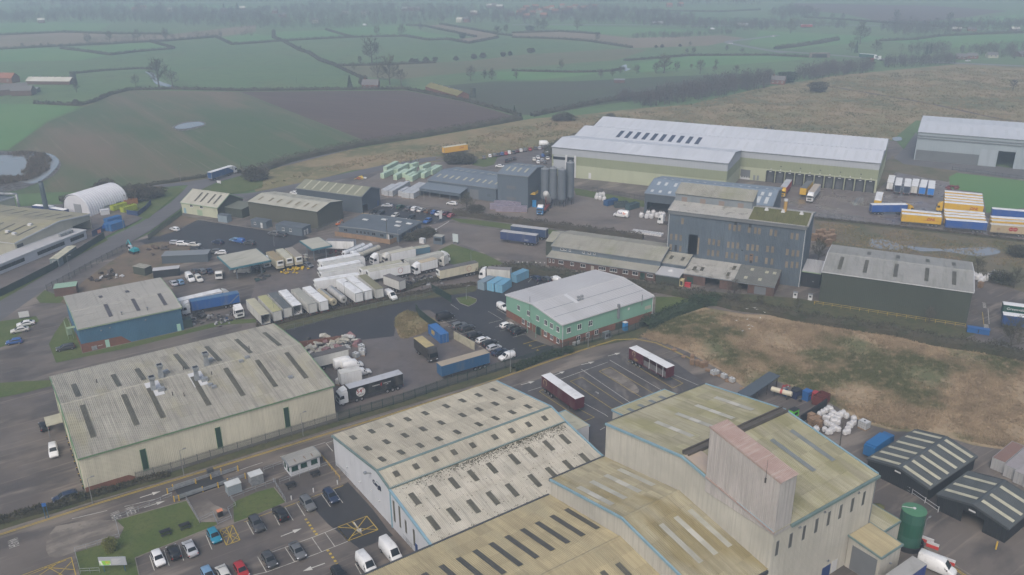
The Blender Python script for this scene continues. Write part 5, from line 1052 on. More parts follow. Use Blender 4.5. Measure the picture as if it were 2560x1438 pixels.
car('saloon','white',1826,109,2.6,'on the bend of the distant road'); car('hatchback','white',1934,91,.5,'on the distant road before the pylons'); car('saloon','white',2420,152,.2,'on the far road past the house hedges'); car('van','white',912,62,.1,'far off beside the hedge at the wood',1); car('van','white',1782,72,.1,'far off behind the stubble field hedge',1)
_seen = {}
for kind,col,loc,rz,place in CARLIST:
    lab = f"{CN.get(col, col)} {kind} {place}"; _seen.setdefault(lab,0); _seen[lab] += 1
for kind,col,loc,rz,place in CARLIST:
    lab = f"{CN.get(col, col)} {kind} {place}"
    spawn('car '+kind,lambda: make_car(kind),loc,rz,lab,(f"{CN.get(col, col)} {kind}s {place}" if _seen[lab] > 1 else None) or ('vehicles parked '+place),dict(body=C[col]))
# ---------------------------------------------------------------- trailers, lorries
def strips(mb,L,h0,h1,y,n,w=.05,d=.02):
    for i in range(n+1): x = -L/2+.1+(L-.2)*i/n; mb.box(x-w/2,x+w/2,min(y,y+d),max(y,y+d),h0,h1)
def make_trailer(L,style,H=4.0):
    root = thing('box_trailer' if style in ('box','reefer','openbox') else 'curtain_trailer','x','trailer'); zb = 1.15; h = 1.275
    side = 'curtain' if style == 'curtain' else 'box_body'
    mb = MB().box(-L/2+.02,L/2-.02,-h,h,zb,H-.08)
    if style == 'openbox': mb.f.pop()
    mb.build(side,coach,root)
    st = MB(); strips(st,L,zb-.05,H-.12,h,12 if style == 'curtain' else 6,.05,.018); strips(st,L,zb-.05,H-.12,-h,12 if style == 'curtain' else 6,.05,-.018); st.build('side_straps',coach,root)
    rf = MB().box(-L/2,L/2,-h-.01,h+.01,H-.08,H-.02).box(-L/2+.12,L/2-.12,-h+.12,h-.12,H-.02,H+.04,.1,.25); rf.build('roof',coach,root)
    fr = MB().box(-L/2-.05,-L/2+.02,-h,-h+.14,zb-.1,H-.05).box(-L/2-.05,-L/2+.02,h-.14,h,zb-.1,H-.05).box(-L/2-.05,-L/2+.02,-h+.14,h-.14,H-.22,H-.05).box(-L/2-.05,-L/2+.02,-h+.14,h-.14,zb-.12,zb+.06); fr.build('rear_frame',steel,root)
    if style != 'openbox':
        for s in (-1,1): MB().box(-L/2-.04,-L/2+.01,min(s*.02,s*(h-.15)),max(s*.02,s*(h-.15)),zb+.07,H-.23).build('rear_door',coach,root)
    if style == 'reefer': o = MB().box(L/2-.02,L/2+.42,-1.0,1.0,zb+1.0,H-.15,0,.08).build('fridge_unit',white,root); MB().box(.42+L/2,.45+L/2,-.75,.75,zb+1.7,H-.4).build('grille',black,o)
    ch = MB().box(-L/2,L/2-.2,-.55,-.4,.85,zb).box(-L/2,L/2-.2,.4,.55,.85,zb).box(-L/2,-L/2+.15,-1.1,1.1,.45,.6)
    for s in (-1,1): ch.box(-L/2+4.9,L/2-3.2,s*1.2-.03,s*1.2+.03,.5,.62).box(-L/2+4.9,L/2-3.2,s*1.2-.03,s*1.2+.03,.8,.92)
    ch.build('chassis',dsteel,root)
    for s in (-1,1): MB().box(L/2-2.9,L/2-2.7,s*.8-.08,s*.8+.08,-.05,1.0).build('landing_leg',dsteel,root); MB().box(-L/2-.07,-L/2-.04,s*1.0-.15,s*1.0+.15,.75,.9).build('tail_lamp',lampr,root)
    wheel_parts(root,[(-L/2+x,s*1.08,.46) for x in (1.5,2.85,4.2) for s in (1,-1)],.5,.36)
    return root
def make_tractor():
    root = thing('tractor_unit','x','lorry')
    pr = [(-.15,.6),(2.0,.6),(2.06,1.2),(2.0,1.9),(1.72,2.95),(1.5,3.1),(.05,3.35),(-.15,3.3)]
    MB().prism(pr,1.22,-1.22).build('cab',paint,root)
    MB().prism([(-.1,3.3),(1.45,3.12),(1.25,3.5),(.2,3.95),(-.1,3.95)],1.05,-1.05).build('wind_deflector',paint,root)
    g = MB(); g.quad((2.03,1.12,1.75),(2.03,-1.12,1.75),(1.80,-1.12,2.75),(1.80,1.12,2.75)); g.build('windscreen',glass,root)
    for s in (-1,1): MB().box(.75,1.65,s*1.235-.01,s*1.235+.01,1.75,2.6,.08).build('side_window',glass,root); MB().box(1.75,1.9,s*1.38-.12,s*1.38+.12,1.9,2.6).build('mirror',black,root); MB().box(2.0,2.1,s*.85-.2,s*.85+.2,.75,1.0).build('headlamp',lampw,root)
    MB().box(2.02,2.1,-.8,.8,1.05,1.6).build('grille',black,root); MB().box(-4.0,-.1,-.5,.5,.7,1.0).box(-3.2,-.3,-1.15,-.6,.45,.95).box(-3.2,-.3,.6,1.15,.45,.95).build('chassis',dsteel,root)
    wheel_parts(root,[(x,s*1.03,.46) for x in (1.15,-2.2,-3.45) for s in (1,-1)],.5,.34)
    return root
def vehicle_axis(rear,front,z):
    a,b = G(*rear,z),G(*front,z); d = b-a; return (a+b)/2,math.atan2(d.y,d.x),d.length
TRL = []
def trailer(style,rear,front,body,label,roof='offwhite',cab=None,L=13.6,z=4.0,group=None,doors=None,name=None,strap=None,caboff=0.0):
    c,rz,l = vehicle_axis(rear,front,z); col = C[body] if isinstance(body,str) else body
    cl = {'curtain': col,'box_body': col,'roof': C[roof] if isinstance(roof,str) else roof,'rear_door': C[doors] if doors else col,'side_straps': tuple(x*.8 for x in col)}
    o = spawn(('trl',style,L),lambda: make_trailer(L,style),(c.x,c.y,0),rz,label,group,cl); TRL.append((label,round(l,1)))
    if cab:
        p = Vector((c.x,c.y))+Vector((math.cos(rz+caboff*0),math.sin(rz)))*(L/2+.55)
        spawn('tractor',make_tractor,(p.x,p.y,0),rz+caboff,' '.join(f"{CN.get(cab, cab)} tractor unit coupled to the {label}".split()[:16]),None,{'cab': C[cab],'wind_deflector': C[cab]})
    return o
def side_text(o,s,size,x,z,col,side=-1,L=13.6,shear=0,bold=0,name='lettering'):
    me = text_me(s,size,.006,shear,bold); m = M('letter_'+str(col),C[col] if isinstance(col,str) else col,rough=.5)
    return ob(name,me,m,o,(x,side*1.305,z),(math.pi/2,0,0 if side < 0 else math.pi))
t = trailer('curtain',(1363.7,934),(1451,995),'maroon','maroon curtain trailer with a horseshoe emblem in the lorry park','white')
t2 = trailer('curtain',(1581.6,866),(1677,917),'maroon','maroon trailer with its side curtain drawn back','white')
def ring(o,x,z,r,w,col,side,a0=0,a1=360,n=20,e=0):
    mb = MB()
    for k in range(n):
        p,q = R(a0+(a1-a0)*k/n),R(a0+(a1-a0)*(k+1)/n)
        f = [(x+math.cos(a)*rr,side*(1.31+e),z+math.sin(a)*rr*1.15) for a,rr in ((p,r),(q,r),(q,r-w),(p,r-w))]
        mb.quad(*(f if side < 0 else f[::-1]))
    return mb.build('emblem',M('emb_'+str(col),C[col] if isinstance(col,str) else col,rough=.5),o)
for s in (-1,1): ring(t,-5.2,2.7,.75,.17,'tan',s,-50,230); ring(t2,-4.9,3.0,.6,.14,'tan',s,-50,230); side_text(t2,'bloodstock',.35,-3.2*(-s),2.9,'tan',s) if 0 else None
for ch in t2.children:
    if ch.name.startswith('curtain'): ch.data = MB().box(-6.78,-1.6,-1.275,1.275,1.15,3.92).box(-1.6,6.78,1.2,1.275,1.15,3.92).box(-1.6,6.78,-1.275,1.2,1.15,1.25).box(6.6,6.78,-1.275,1.2,1.25,3.92).me('curtain'); ch.data.materials.append(coach)
    if ch.name.startswith('side_straps'): sm = MB(); strips(sm,5,1.1,3.88,-1.275,5,.05,-.018); sm.v = [(x-4.2,y,z) for x,y,z in sm.v]; ch.data = sm.me('side_straps'); ch.data.materials.append(coach)
MB().box(-1.5,6.5,-1.05,-1.03,1.25,2.7).build('load_net',M('grey_netting',(.10,.095,.095),(.15,.14,.14),scale=2,rough=.9),t2)
for x in (.8,3.4,5.6): MB().box(x-.06,x+.06,-1.34,-1.28,1.15,3.9).build('pillar',T_WHITE,t2)
MB().quad((-5.0,-1.31,1.75),(-4.0,-1.31,1.35),(-3.0,-1.31,1.75),(-4.0,-1.31,2.15)).build('emblem',M('dull_gold',(.25,.15,.05),rough=.5),t2)
t = trailer('curtain',(1003,928.5),(866,967),'black','black curtain trailer with large round white and red badge','silver',cab='white')
cb = bpy.data.materials.get('white_paint'); d_ = MB(); d_.tube((4.1,1.30,2.35),(4.1,1.315,2.35),1.15,n=24); d_.build('badge',white,t)
side_text(t,'54°',1.35,4.15,2.6,'red',1,bold=.02).location.y = 1.325; side_text(t,'SPEED',.5,4.1,1.7,'black',1).location.y = 1.325; side_text(t,'WARMAN',.42,.2,2.9,'white',1); side_text(t,'YORKSHIRE',.38,-2.6,2.9,'white',1); side_text(t,'ICON',.26,-2.6,2.5,'white',1)
MB().quad((-.95,1.31,2.5),(-1.2,1.31,2.5),(-1.25,1.31,3.3),(-.95,1.31,3.2)).build('emblem',M('emb_red',C['red'],rough=.5),t)
trailer('curtain',(1219,876.5),(1096,911),(.025,.095,.20),'blue box trailer with weathered tan roof by the yard fence',(.36,.30,.22))
t = trailer('curtain',(522,431),(577,414),(.02,.07,.19),'navy and white curtain trailer on the road beside the field','white',cab='white',z=4)
MB().quad((3.5,-1.31,3.9),(6.6,-1.31,3.9),(6.6,-1.31,2.2)).build('white_flash',white,t)
t = trailer('curtain',(593,730),(477,751),(.012,.09,.30),'bright blue curtain trailer with diagonal stripe behind the blue shed',(.05,.13,.25),cab='white')
MB().quad((-3.6,1.31,1.3),(-6.4,1.31,3.6),(-6.6,1.31,3.6),(-6.6,1.31,3.3),(-3.9,1.31,1.3)).build('stripe',T_GREY,t)
trailer('box',(441,750),(545,726),'white','long white box trailer beside the bright blue trailer','white',cab='offwhite')
Q = lambda x,y: (600+x/5.325,560+y/5.325)
ROWS = [('box',(335,1203),(135,995),'offwhite',(.42,.39,.27),1),('box',(490,1155),(295,955),'offwhite',(.38,.36,.17),0),('box',(625,1110),(430,915),'offwhite',(.10,.105,.10),0),('box',(760,1080),(565,880),'white','white',1),('box',(960,1050),(735,865),'offwhite',(.33,.32,.27),0),('box',(1115,1025),(885,835),'white','white',0),('box',(1570,905),(1340,740),'white','white',0),('box',(1700,880),(1465,705),'white','white',0),('box',(1850,855),(1630,680),'offwhite',(.20,.185,.10),0)]
NM = ['tan stained roof and open rear','yellow moss on its roof','dark roof','white roof and open rear','grey buff roof','white roof','white roof','white roof','brown mossy roof']
for i,(st,r_,f_,bd,rf_,op) in enumerate(ROWS):
    lab = f"white box trailer with {NM[i]} in the row along the fence"
    t = trailer('openbox' if op else 'box',Q(*r_),Q(*f_),bd,lab,rf_,group='box trailers in the long row along the fence')
    if i in (3,5,7): ob('lettering',text_me('CHILL',.8,.005),black,t,(.5,.1,4.045),(0,0,math.pi/2+.0))
for i,(r_,f_,rf_) in enumerate((((380,350),(545,495),(.30,.23,.12)),((510,320),(665,460),(.45,.43,.33)),((640,310),(785,435),(.27,.235,.19)))):
    trailer('reefer',Q(*r_),Q(*f_),'cream',('cream refrigerated trailer with %s roof by the yellow scrap' % ('rusty brown','pale ribbed','dull brown')[i]),rf_,L=10.4,group='refrigerated trailers by the yellow scrap')
for i,(f_,r_) in enumerate((((1080,485),(1560,398)),((1110,528),(1640,442)),((1060,592),(1590,492)),((1090,640),(1630,545)),((1010,745),(1570,660)))):
    trailer('reefer',Q(*r_),Q(*f_),'white','long white refrigerated trailer in the close packed block of the breaker yard',(.48,.47,.43) if i % 2 else 'white',group='close packed white refrigerated trailers')
for i,(f_,r_,rf_,nm) in enumerate((((905,671),(1001,652),(.40,.38,.28),'grimy buff roof'),((918,677),(1024,658),(.44,.42,.34),'round emblem and pale roof'))):
    t = trailer('reefer',r_,f_,'white',f'white refrigerated trailer with {nm} in the breaker yard',rf_)
    if i: [ring(t,-3.4,2.6,.8,.1,'red',s) for s in (-1,1)]
R22 = lambda x,y: (640+x/3.994,360+y/3.994)
t = trailer('reefer',R22(2200,1172),R22(1820,1252),'cream','stained cream trailer with brown roof and round emblem at the yard edge',(.10,.09,.085)); [ring(t,-3.4,2.6,.8,.1,'red',s) for s in (-1,1)]
trailer('reefer',R22(1495,1160),R22(1850,1075),'offwhite','off white trailer coupled to a white lorry cab in the breaker yard',(.42,.41,.35),cab='white')
trailer('box',R22(1440,1025),R22(1215,1085),'offwhite','short off white lorry box with brown roof behind scrap cabs',(.25,.23,.19),cab='white',L=9)
trailer('box',R22(1590,1030),R22(1320,1085),'white','short white lorry box with a small side door',(.45,.42,.33),cab='offwhite',L=9)
trailer('box',R22(1785,1140),R22(1640,1175),'white','compact white lorry box with tan roof beside engine scrap',(.46,.38,.26),cab='white',L=6)
trailer('box',R22(930,960),R22(760,955),'white','white box trailer with blue end and round emblem by the tankers',(.16,.16,.17),L=10)
trailer('box',R22(1470,1365),R22(1290,1300),'offwhite','weathered white lorry box with dark brown roof beside a white van',(.13,.115,.105),L=7.5)
trailer('box',R22(2510,1245),R22(2345,1235),'offwhite','dull white lorry box with grey roof behind the light blue container',(.22,.20,.19),L=7.5,cab='white')
R24 = lambda x,y: (1920+x/3.994,360+y/3.994)
trailer('curtain',R24(212,352),R24(155,432),'red','yellow fronted trailer with red side at the loading dock','silver',cab='yellow')
trailer('curtain',R24(412,378),R24(365,428),'yellow','yellow trailer with grey roof backed onto the loading dock','grey')
trailer('curtain',R24(492,405),R24(440,470),'silver','silver trailer with rusty pale roof at the loading dock',(.42,.36,.30),cab='white')
for i,(a_,b_,cc,nm) in enumerate((((1242,312),(1222,385),'white','white ended'),((1315,338),(1300,410),'navy','navy ended'),((1402,348),(1392,420),(.05,.06,.12),'dark navy and white ended'),((1482,350),(1465,420),'offwhite','off white ended'),((1565,358),(1545,430),'rblue','bright blue ended'),((1640,368),(1632,440),'rblue','bright blue ended'))):
    trailer('curtain',R24(*b_),R24(*a_),'rblue' if i > 3 else 'navy',f'{nm} trailer in the row of six beside the lawn','white',doors=cc if isinstance(cc,str) else 'navy',group='six trailers parked side by side beside the lawn')
trailer('curtain',R24(1118,485),R24(1100,555),'yellow','single yellow trailer with white roof near the loading docks','white')
trailer('curtain',R24(1030,600),R24(1385,598),'dblue','bright blue trailer behind a yellow cab crossing the wet yard','white',cab='yellow',caboff=.25)
for i,(a_,b_) in enumerate((((1340,655),(1725,692)),((1338,690),(1735,722)))):
    t = trailer('curtain',R24(*b_),R24(*a_),'yellow','yellow trailer with red lettering along the security fence' if i else 'yellow trailer parked just behind the lettered one at the fence','white')
    side_text(t,'DHL',1.5,3.0,2.6,'red',1,shear=.35,bold=.04) if i and 0 else None
    if i: side_text(t,'DHL',1.45,-3.2,2.75,'red',1,shear=.3,bold=.035); MB().box(-6.0,-.6,1.30,1.312,2.25,2.32).build('stripe',M('emb_red',C['red'],rough=.5),t)
for i in range(5):
    y0 = (468,497,523,550,577)[i]; t = trailer('curtain',R24(2140+i*3,y0+34),R24(1765,y0),'yellow','yellow trailer with red lettering and cab beside the lawn' if i == 4 else 'yellow trailer with white roof in the close rank beside the lawn','white',group='yellow trailers in the rank beside the lawn',cab='yellow' if i == 4 else None)
    if i == 4: side_text(t,'DHL',1.45,-3.6,2.5,'red',1,shear=.3,bold=.035)
for i in range(4):
    a_,b_ = (((1768,655),(2155,690)),((1768,685),(2160,715)),((1768,712),(2165,742)),((1775,748),(2190,778)))[i]
    trailer('curtain',R24(*b_),R24(*a_),'dblue' if i == 3 else 'yellow','deep blue trailer along the security fence' if i == 3 else 'yellow trailer with white roof behind the deep blue one at the fence','white',group=None if i == 3 else 'yellow trailers behind the deep blue one')
for i in range(4):
    a_,b_ = (((2245,640),(2640,672)),((2225,725),(2640,752)),((2225,757),(2640,778)),((2225,795),(2640,822)))[i]
    t = trailer('curtain',R24(*b_),R24(*a_),('dblue','yellow','yellow','tan')[i],('deep blue trailer beyond the tan one at the fence','yellow trailer two back from the tan one at the fence','yellow trailer just behind the tan one at the fence','tan trailer with red badge along the security fence')[i],'white' if i < 2 else (.55,.52,.46))
    if i == 3:
        for xx in (-1.2,.2): MB().tube((xx,1.28,2.7),(xx,1.312,2.7),.75,n=14).build('badge',M('emb_red',C['red'],rough=.5),t)
        side_text(t,'BISCUITS',.55,-.5,2.7,'cream',1).location.y = 1.32; MB().tube((4.2,1.28,2.5),(4.2,1.312,2.5),.6,n=10).build('emblem',M('tan_print',(.33,.22,.13),rough=.6),t)
t = trailer('curtain',(2650,775),(2506,757),'dgreen','dark green trailer with white lettering beyond the olive shed','white',z=4); side_text(t,'Greenvale',1.1,3.6,2.9,'white',1)
trailer('curtain',(2650,801),(2509,783),(.01,.05,.17),'navy trailer in front of the dark green lettered one','white')
R23 = lambda x,y: (1280+x/3.994,360+y/3.994)
trailer('curtain',(1370,573),(1277,562),(.03,.055,.12),'dusty navy trailer on the concrete yard, farther from the hedge',(.42,.41,.4))
t = trailer('curtain',(1344,587),(1253,576),(.03,.05,.13),'dusty navy trailer with pale lettering on the concrete yard',(.42,.41,.4)); side_text(t,'IEES',.9,-3.2,1.9,'silver',1)
t = trailer('curtain',(1109,368),(1165,360),(.70,.38,.03),'orange yellow trailer parked alone beyond the bushes','cream'); side_text(t,'DHL',1.3,3.2,2.8,'red',-1,shear=.3)
trailer('curtain',(2156,134),(2180,136),'dgreen','dark green lorry trailer on the far road','white',cab='white',z=4)
trailer('curtain',(2012,61),(2022,61),'red','red and white lorry trailer on the distant motorway','white',z=4); trailer('box',(1846,57.5),(1868,57.8),'white','white lorry trailer on the distant motorway','cream',z=4); trailer('box',(1636,52.5),(1654,52.8),'white','small pale lorry trailer far off by the woods','white',z=4)
def lone_cab(px,rz,col,label,z=1.8):
    p = G(*px,z); return spawn('tractor',make_tractor,(p.x,p.y,0),rz,label,None,{'cab': C[col],'wind_deflector': C[col]})
lone_cab((1659,549),U2N,'white','white tractor unit emerging from behind the mill'); lone_cab((2181,152),1.9,'red','red lorry cab at the distant road junction'); lone_cab((2200,146),1.9,'white','white lorry cab at the distant road junction')
lone_cab((594,778),VN,'white','white scrap lorry cab behind the blue shed'); lone_cab((1115,654),2.5,'offwhite','tilted off white cab among the engine scrap'); lone_cab((662,655),VN,'white','white cab with red front beside the larger canopy')
# rigid lorry, tankers, containers
def make_horsebox():
    root = thing('horsebox_lorry','x','lorry'); MB().box(-4.4,2.6,-1.25,1.25,1.0,3.75).build('box_body',paint,root); MB().box(-4.45,2.4,-1.27,1.27,3.75,3.85,.05,.05).build('roof',M('straw_roof',(.42,.34,.16),(.34,.28,.15),scale=.6,rough=.8),root)
    MB().prism([(2.6,.6),(4.35,.6),(4.4,1.3),(4.2,2.3),(4.0,2.9),(3.6,3.75),(2.6,3.75)],1.2,-1.2).build('cab',paint,root); MB().quad((4.42,1.1,1.6),(4.42,-1.1,1.6),(4.15,-1.1,2.6),(4.15,1.1,2.6)).build('windscreen',glass,root)
    for s in (-1,1): MB().box(3.2,4.0,s*1.21-.01,s*1.21+.01,1.7,2.5).build('side_window',glass,root); MB().box(4.36,4.42,s*.85-.2,s*.85+.2,.8,1.0).build('headlamp',lampw,root)
    MB().box(-4.3,3.5,-.9,.9,.55,1.0).build('chassis',dsteel,root); wheel_parts(root,[(x,s*1.05,.45) for x in (3.3,-1.9,-3.1) for s in (1,-1)],.48,.3); return root
c,rz,l = vehicle_axis((1043.6,841.4),(1085.7,874.5),3.8); spawn('hb',make_horsebox,(c.x,c.y,0),rz,'black horsebox lorry with straw coloured roof beside the lettered container',None,{'box_body': (.03,.025,.022),'cab': (.045,.04,.035)})
def make_tanker(L,rad):
    root = thing('road_tanker','x','tanker'); n = 18; zc = 1.35+rad
    prof = [(-L/2,.02),(-L/2,rad*.8),(-L/2+.35,rad),(L/2-.35,rad),(L/2,rad*.8),(L/2,.02)]
    mb = MB()
    for x,r in prof:
        for k in range(n): a = 2*math.pi*k/n; mb.v.append((x,r*math.cos(a),zc+r*math.sin(a)))
    for j in range(len(prof)-1):
        for k in range(n): mb.f.append((j*n+k,j*n+(k+1) % n,(j+1)*n+(k+1) % n,(j+1)*n+k))
    mb.build('barrel',coach,root,smooth=False)
    for x in (-L*.3,0,L*.3): MB().tube((x-.06,0,zc),(x+.06,0,zc),rad+.025,n=18).build('band',steel,root)
    MB().tube((-L/2-.03,0,zc),(-L/2-.005,0,zc),.35,n=12).build('rear_hatch',dsteel,root); MB().box(-L*.4,L*.4,-.25,.25,zc+rad-.03,zc+rad+.06).build('walkway',steel,root)
    MB().box(-L/2,L/2-.3,-.5,.5,.85,1.25).box(-L/2,-L/2+.2,-1.1,1.1,.4,.6).build('chassis',dsteel,root); wheel_parts(root,[(-L/2+x,s*1.08,.46) for x in (1.4,2.7,4.0) for s in (1,-1)],.5,.34); return root
for (r_,f_,cc,lab,gp) in (((1250,1030),(1060,880),(.40,.35,.24),'cream tanker with ochre rear end in the row of box trailers',None),((1390,1000),(1190,840),(.38,.37,.35),'grey tanker with slimmer barrel in the row of box trailers',None),((1380,372),(1640,262),(.60,.61,.62),'shiny white tanker beside the wooden fence',None),((1490,378),(1740,265),(.64,.65,.66),'bright polished tanker between two others by the wooden fence',None),((1600,388),(1820,300),(.45,.42,.34),'tarnished steel tanker on the outside of the three by the wooden fence',None)):
    c,rz,l = vehicle_axis(Q(*r_),Q(*f_),2.9); spawn(('tanker',cc[0] < .41),lambda: make_tanker(10.4,.95 if 'slim' in lab or 'wooden' in lab else 1.15),(c.x,c.y,0),rz,lab,None,{'barrel': cc})
def make_container(L):
    root = thing('shipping_container','x','container'); H = 2.6; W = 1.22
    for s in (-1,1):
        m_ = wallmesh((-L/2,s*-W),(L/2,s*-W),.12,[(0,H-.1),(1,H-.1)],.28,.04) if s > 0 else wallmesh((L/2,W),(-L/2,W),.12,[(0,H-.1),(1,H-.1)],.28,.04); m_.build('side_panel',coach,root)
    ob('roof',rib_sheet(2*W,L,.25,.03,'container_roof'),coach,root,(L/2,-W,H-.05),(0,0,math.pi/2))
    MB().box(-L/2,L/2,-W-.05,-W+.05,H-.14,H).box(-L/2,L/2,W-.05,W+.05,H-.14,H).box(-L/2,L/2,-W-.05,-W+.05,-.03,.14).box(-L/2,L/2,W-.05,W+.05,-.03,.14).box(L/2-.1,L/2+.02,-W-.05,W+.05,-.03,H).build('frame',coach,root)
    for s in (-1,1): o = MB().box(-L/2-.04,-L/2+.02,min(.02*s,W*s),max(.02*s,W*s),0,H-.06).build('door',coach,root); MB().box(-L/2-.08,-L/2-.04,s*.5-.03,s*.5+.03,.05,H-.1).build('locking_bar',steel,o)
    return root
def container(a,b,col,label,z=2.6,L=6.06,z0=0,group=None,roof=None):
    c,rz,l = vehicle_axis(a,b,z); k = C.get(col,col) if isinstance(col,str) else col
    return spawn(('cont',L),lambda: make_container(L),(c.x,c.y,z0),rz,label,group,{'side_panel': k,'frame': tuple(x*.8 for x in k),'door': k,'roof': roof or tuple(x*.9 for x in k)})
R32 = lambda x,y: (640+x/3.994,720+y/3.994)
t = container(R32(1890,465),R32(1750,350),(.02,.11,.30),'blue shipping container with yellow lettering beside the fence',roof=(.03,.13,.33),L=7.6)
ob('lettering',text_me('IFF',1.7,.01,0,.06),M('letter_yellow',(.62,.40,.02),rough=.5),t,(.6,1.29,1.35),(math.pi/2,0,math.pi))
container(R22(2250,1375),R22(2350,1320),(.20,.27,.32),'grey blue container at the end of the light blue pair',L=6.06); container(R22(2345,1385),R22(2440,1330),(.17,.38,.52),'light blue container, left of the close pair',group=None); container(R22(2430,1400),R22(2510,1345),(.16,.36,.50),'light blue container beside the dull white lorry box')
container(R23(45,1290),R23(110,1262),(.14,.30,.42),'faded blue container beside the marked bays',L=6.06)
R21 = lambda x,y: (x/3.994,360+y/3.994); R34 = lambda x,y: (1920+x/3.994,720+y/3.994); R44 = lambda x,y: (1920+x/3.994,1078+y/3.994); R33 = lambda x,y: (1280+x/3.994,720+y/3.994); R42 = lambda x,y: (640+x/3.994,1078+y/3.994); R41 = lambda x,y: (x/3.994,1078+y/3.994); R31 = lambda x,y: (x/3.994,720+y/3.994)
for a,b,lab in (((1070,745),(1175,715),'bright blue container behind two others in the skip yard'),((1085,790),(1150,770),'bright blue half height container in the skip yard'),((1095,800),(1200,765),'bright blue container at the front of the skip yard')): container(R21(*a),R21(*b),(.01,.12,.33),lab)
container(R21(365,610),R21(500,620),(.02,.045,.16),'dark blue container with white roof beside the chimney',roof=C['white'],L=9.2); container(R21(510,632),R21(645,655),(.02,.045,.16),'dark blue container with white roof against the storage tent',roof=C['white'],L=9.2)
for i,(a,b,rc) in enumerate((((2290,300),(2520,110),(.22,.13,.10)),((2420,370),(2640,180),(.30,.27,.27)),((2530,425),(2740,250),(.33,.30,.295)),((2640,470),(2850,310),(.3,.28,.27)))):
    container(R44(*a),R44(*b),(.36,.355,.35),('grey container with rusty brown roof beyond the black sheds','grey container beside the rusty roofed one beyond the black sheds','grey container, third along from the rusty roofed one','grey container, fourth along from the rusty roofed one')[i],L=9.2,roof=rc)
# FedEx style delivery van, tipping tanker lorry, refuse lorry, small lorry with white body
p = G(1553,534,1.3); o = spawn('car high van',lambda: make_car('high van'),(p.x,p.y,0),U2N-.02,'white delivery van with purple and orange lettering on the concrete yard',None,{'body': C['white']})
ob('lettering',text_me('Fed',1.15,.006,0,.02),M('letter_purple',(.07,.02,.16),rough=.5),o,(.2,1.04,1.75),(math.pi/2,0,math.pi)); ob('lettering',text_me('Ex',1.15,.006,0,.02),M('letter_orange',(.75,.15,.02),rough=.5),o,(-1.5,1.04,1.75),(math.pi/2,0,math.pi))
c,rz,l = vehicle_axis((1388,520),(1350,536),0.9); lc = spawn('tractor',make_tractor,(*G2(1352,531,.8),0),math.radians(-105),'blue and white lorry cab under the raised tipping tank',None,{'cab': (.03,.17,.38),'wind_deflector': C['white']})
tt = thing('tipping_tank','pale grey bulk tank tipped up beside the silos','tanker',(*G2(1362,530),0),math.radians(75)); prof = [(0,.2),(0.3,1.0),(.9,1.2),(7.6,1.2),(8.1,.8),(8.15,.05)]; mb = MB()
for x,r in prof:
    for k in range(16): a = 2*math.pi*k/16; mb.v.append((x,r*math.cos(a),r*math.sin(a)))
for j in range(5):
    for k in range(16): mb.f.append((j*16+k,j*16+(k+1) % 16,(j+1)*16+(k+1) % 16,(j+1)*16+k))
mb.build('barrel',M('pale_tank',(.48,.47,.45),(.4,.39,.37),scale=.5,rough=.5),tt,(7.5,0,2.2),(0,R(-140),0),smooth=True)
MB().box(-1,8,-.5,.5,.8,1.2).tube((1.5,0,1.1),(1.8,0,6.2),.12).build('chassis',M('red_chassis',(.2,.03,.03),rough=.6),tt); wheel_parts(tt,[(x,s*1.05,.46) for x in (1.5,5.4,6.7) for s in (1,-1)],.5,.34)
rl2 = thing('refuse_lorry','blue refuse lorry body with cab beside the black sheds','lorry',(*G2(2195,1122,.8),0),.70); MB().box(-3.6,2.4,-1.25,1.25,1.0,3.3,.1,.08).box(-4.0,-3.55,-1.2,1.2,.7,3.0).build('hopper_body',M('refuse_blue',(.015,.12,.30),rough=.5),rl2); MB().box(2.5,4.2,-1.2,1.2,.6,2.9,.1,.1).build('cab',M('refuse_cab_blue',(.015,.09,.22),rough=.4),rl2); MB().box(4.15,4.23,-1.0,1.0,1.6,2.5).build('windscreen',glass,rl2); MB().box(-3.4,3.6,-.8,.8,.55,1.0).build('chassis',dsteel,rl2); wheel_parts(rl2,[(x,s*1.05,.45) for x in (3.2,-1.6,-2.8) for s in (1,-1)],.48,.3)
p = G(*R44(1690,1330),1.2); o = spawn('car high van',lambda: make_car('high van'),(p.x,p.y,0),VN+.25,'white service van with coloured livery beside the barriers',None,{'body': C['white']}); MB().quad((-2.6,1.04,.8),(.6,1.04,.8),(1.0,1.04,1.5),(-2.6,1.04,1.9)).build('livery',M('dark_livery',(.05,.03,.12),(.1,.3,.1),scale=1.2,lo=.45,hi=.55,rough=.5),o)
p = G(*R44(1400,1400),3); t = trailer('curtain',R44(1240,1480),R44(1480,1310),(.02,.05,.22),'blue sided trailer with worn grey roof backed against the porch',(.36,.35,.33),L=9)
for i,(x,y) in enumerate(((840,785),(930,850))):
    pass
c,rz,l = vehicle_axis(R32(855,830),R32(1030,790),3); o = trailer('box',R32(850,835),R32(1015,800),'white','small white box van body parked behind the cream warehouse','offwhite',L=5.2); p = G(*R32(1075,830),1.0)
o = spawn('car small van',lambda: make_car('small van'),(p.x-.4,p.y,0),rz,'white cab front of the box van behind the cream warehouse',None,{'body': C['white']}); p = G(*R32(1000,770),1.0); spawn('car van',lambda: make_car('van'),(p.x-1,p.y+.3,0),rz,'white van squeezed between the high van and the box van',None,{'body': C['white']})
trailer('box',R32(560,675),R32(830,610),'offwhite','streaked off white trailer with brown roof behind the cream warehouse',(.10,.088,.08),L=11)
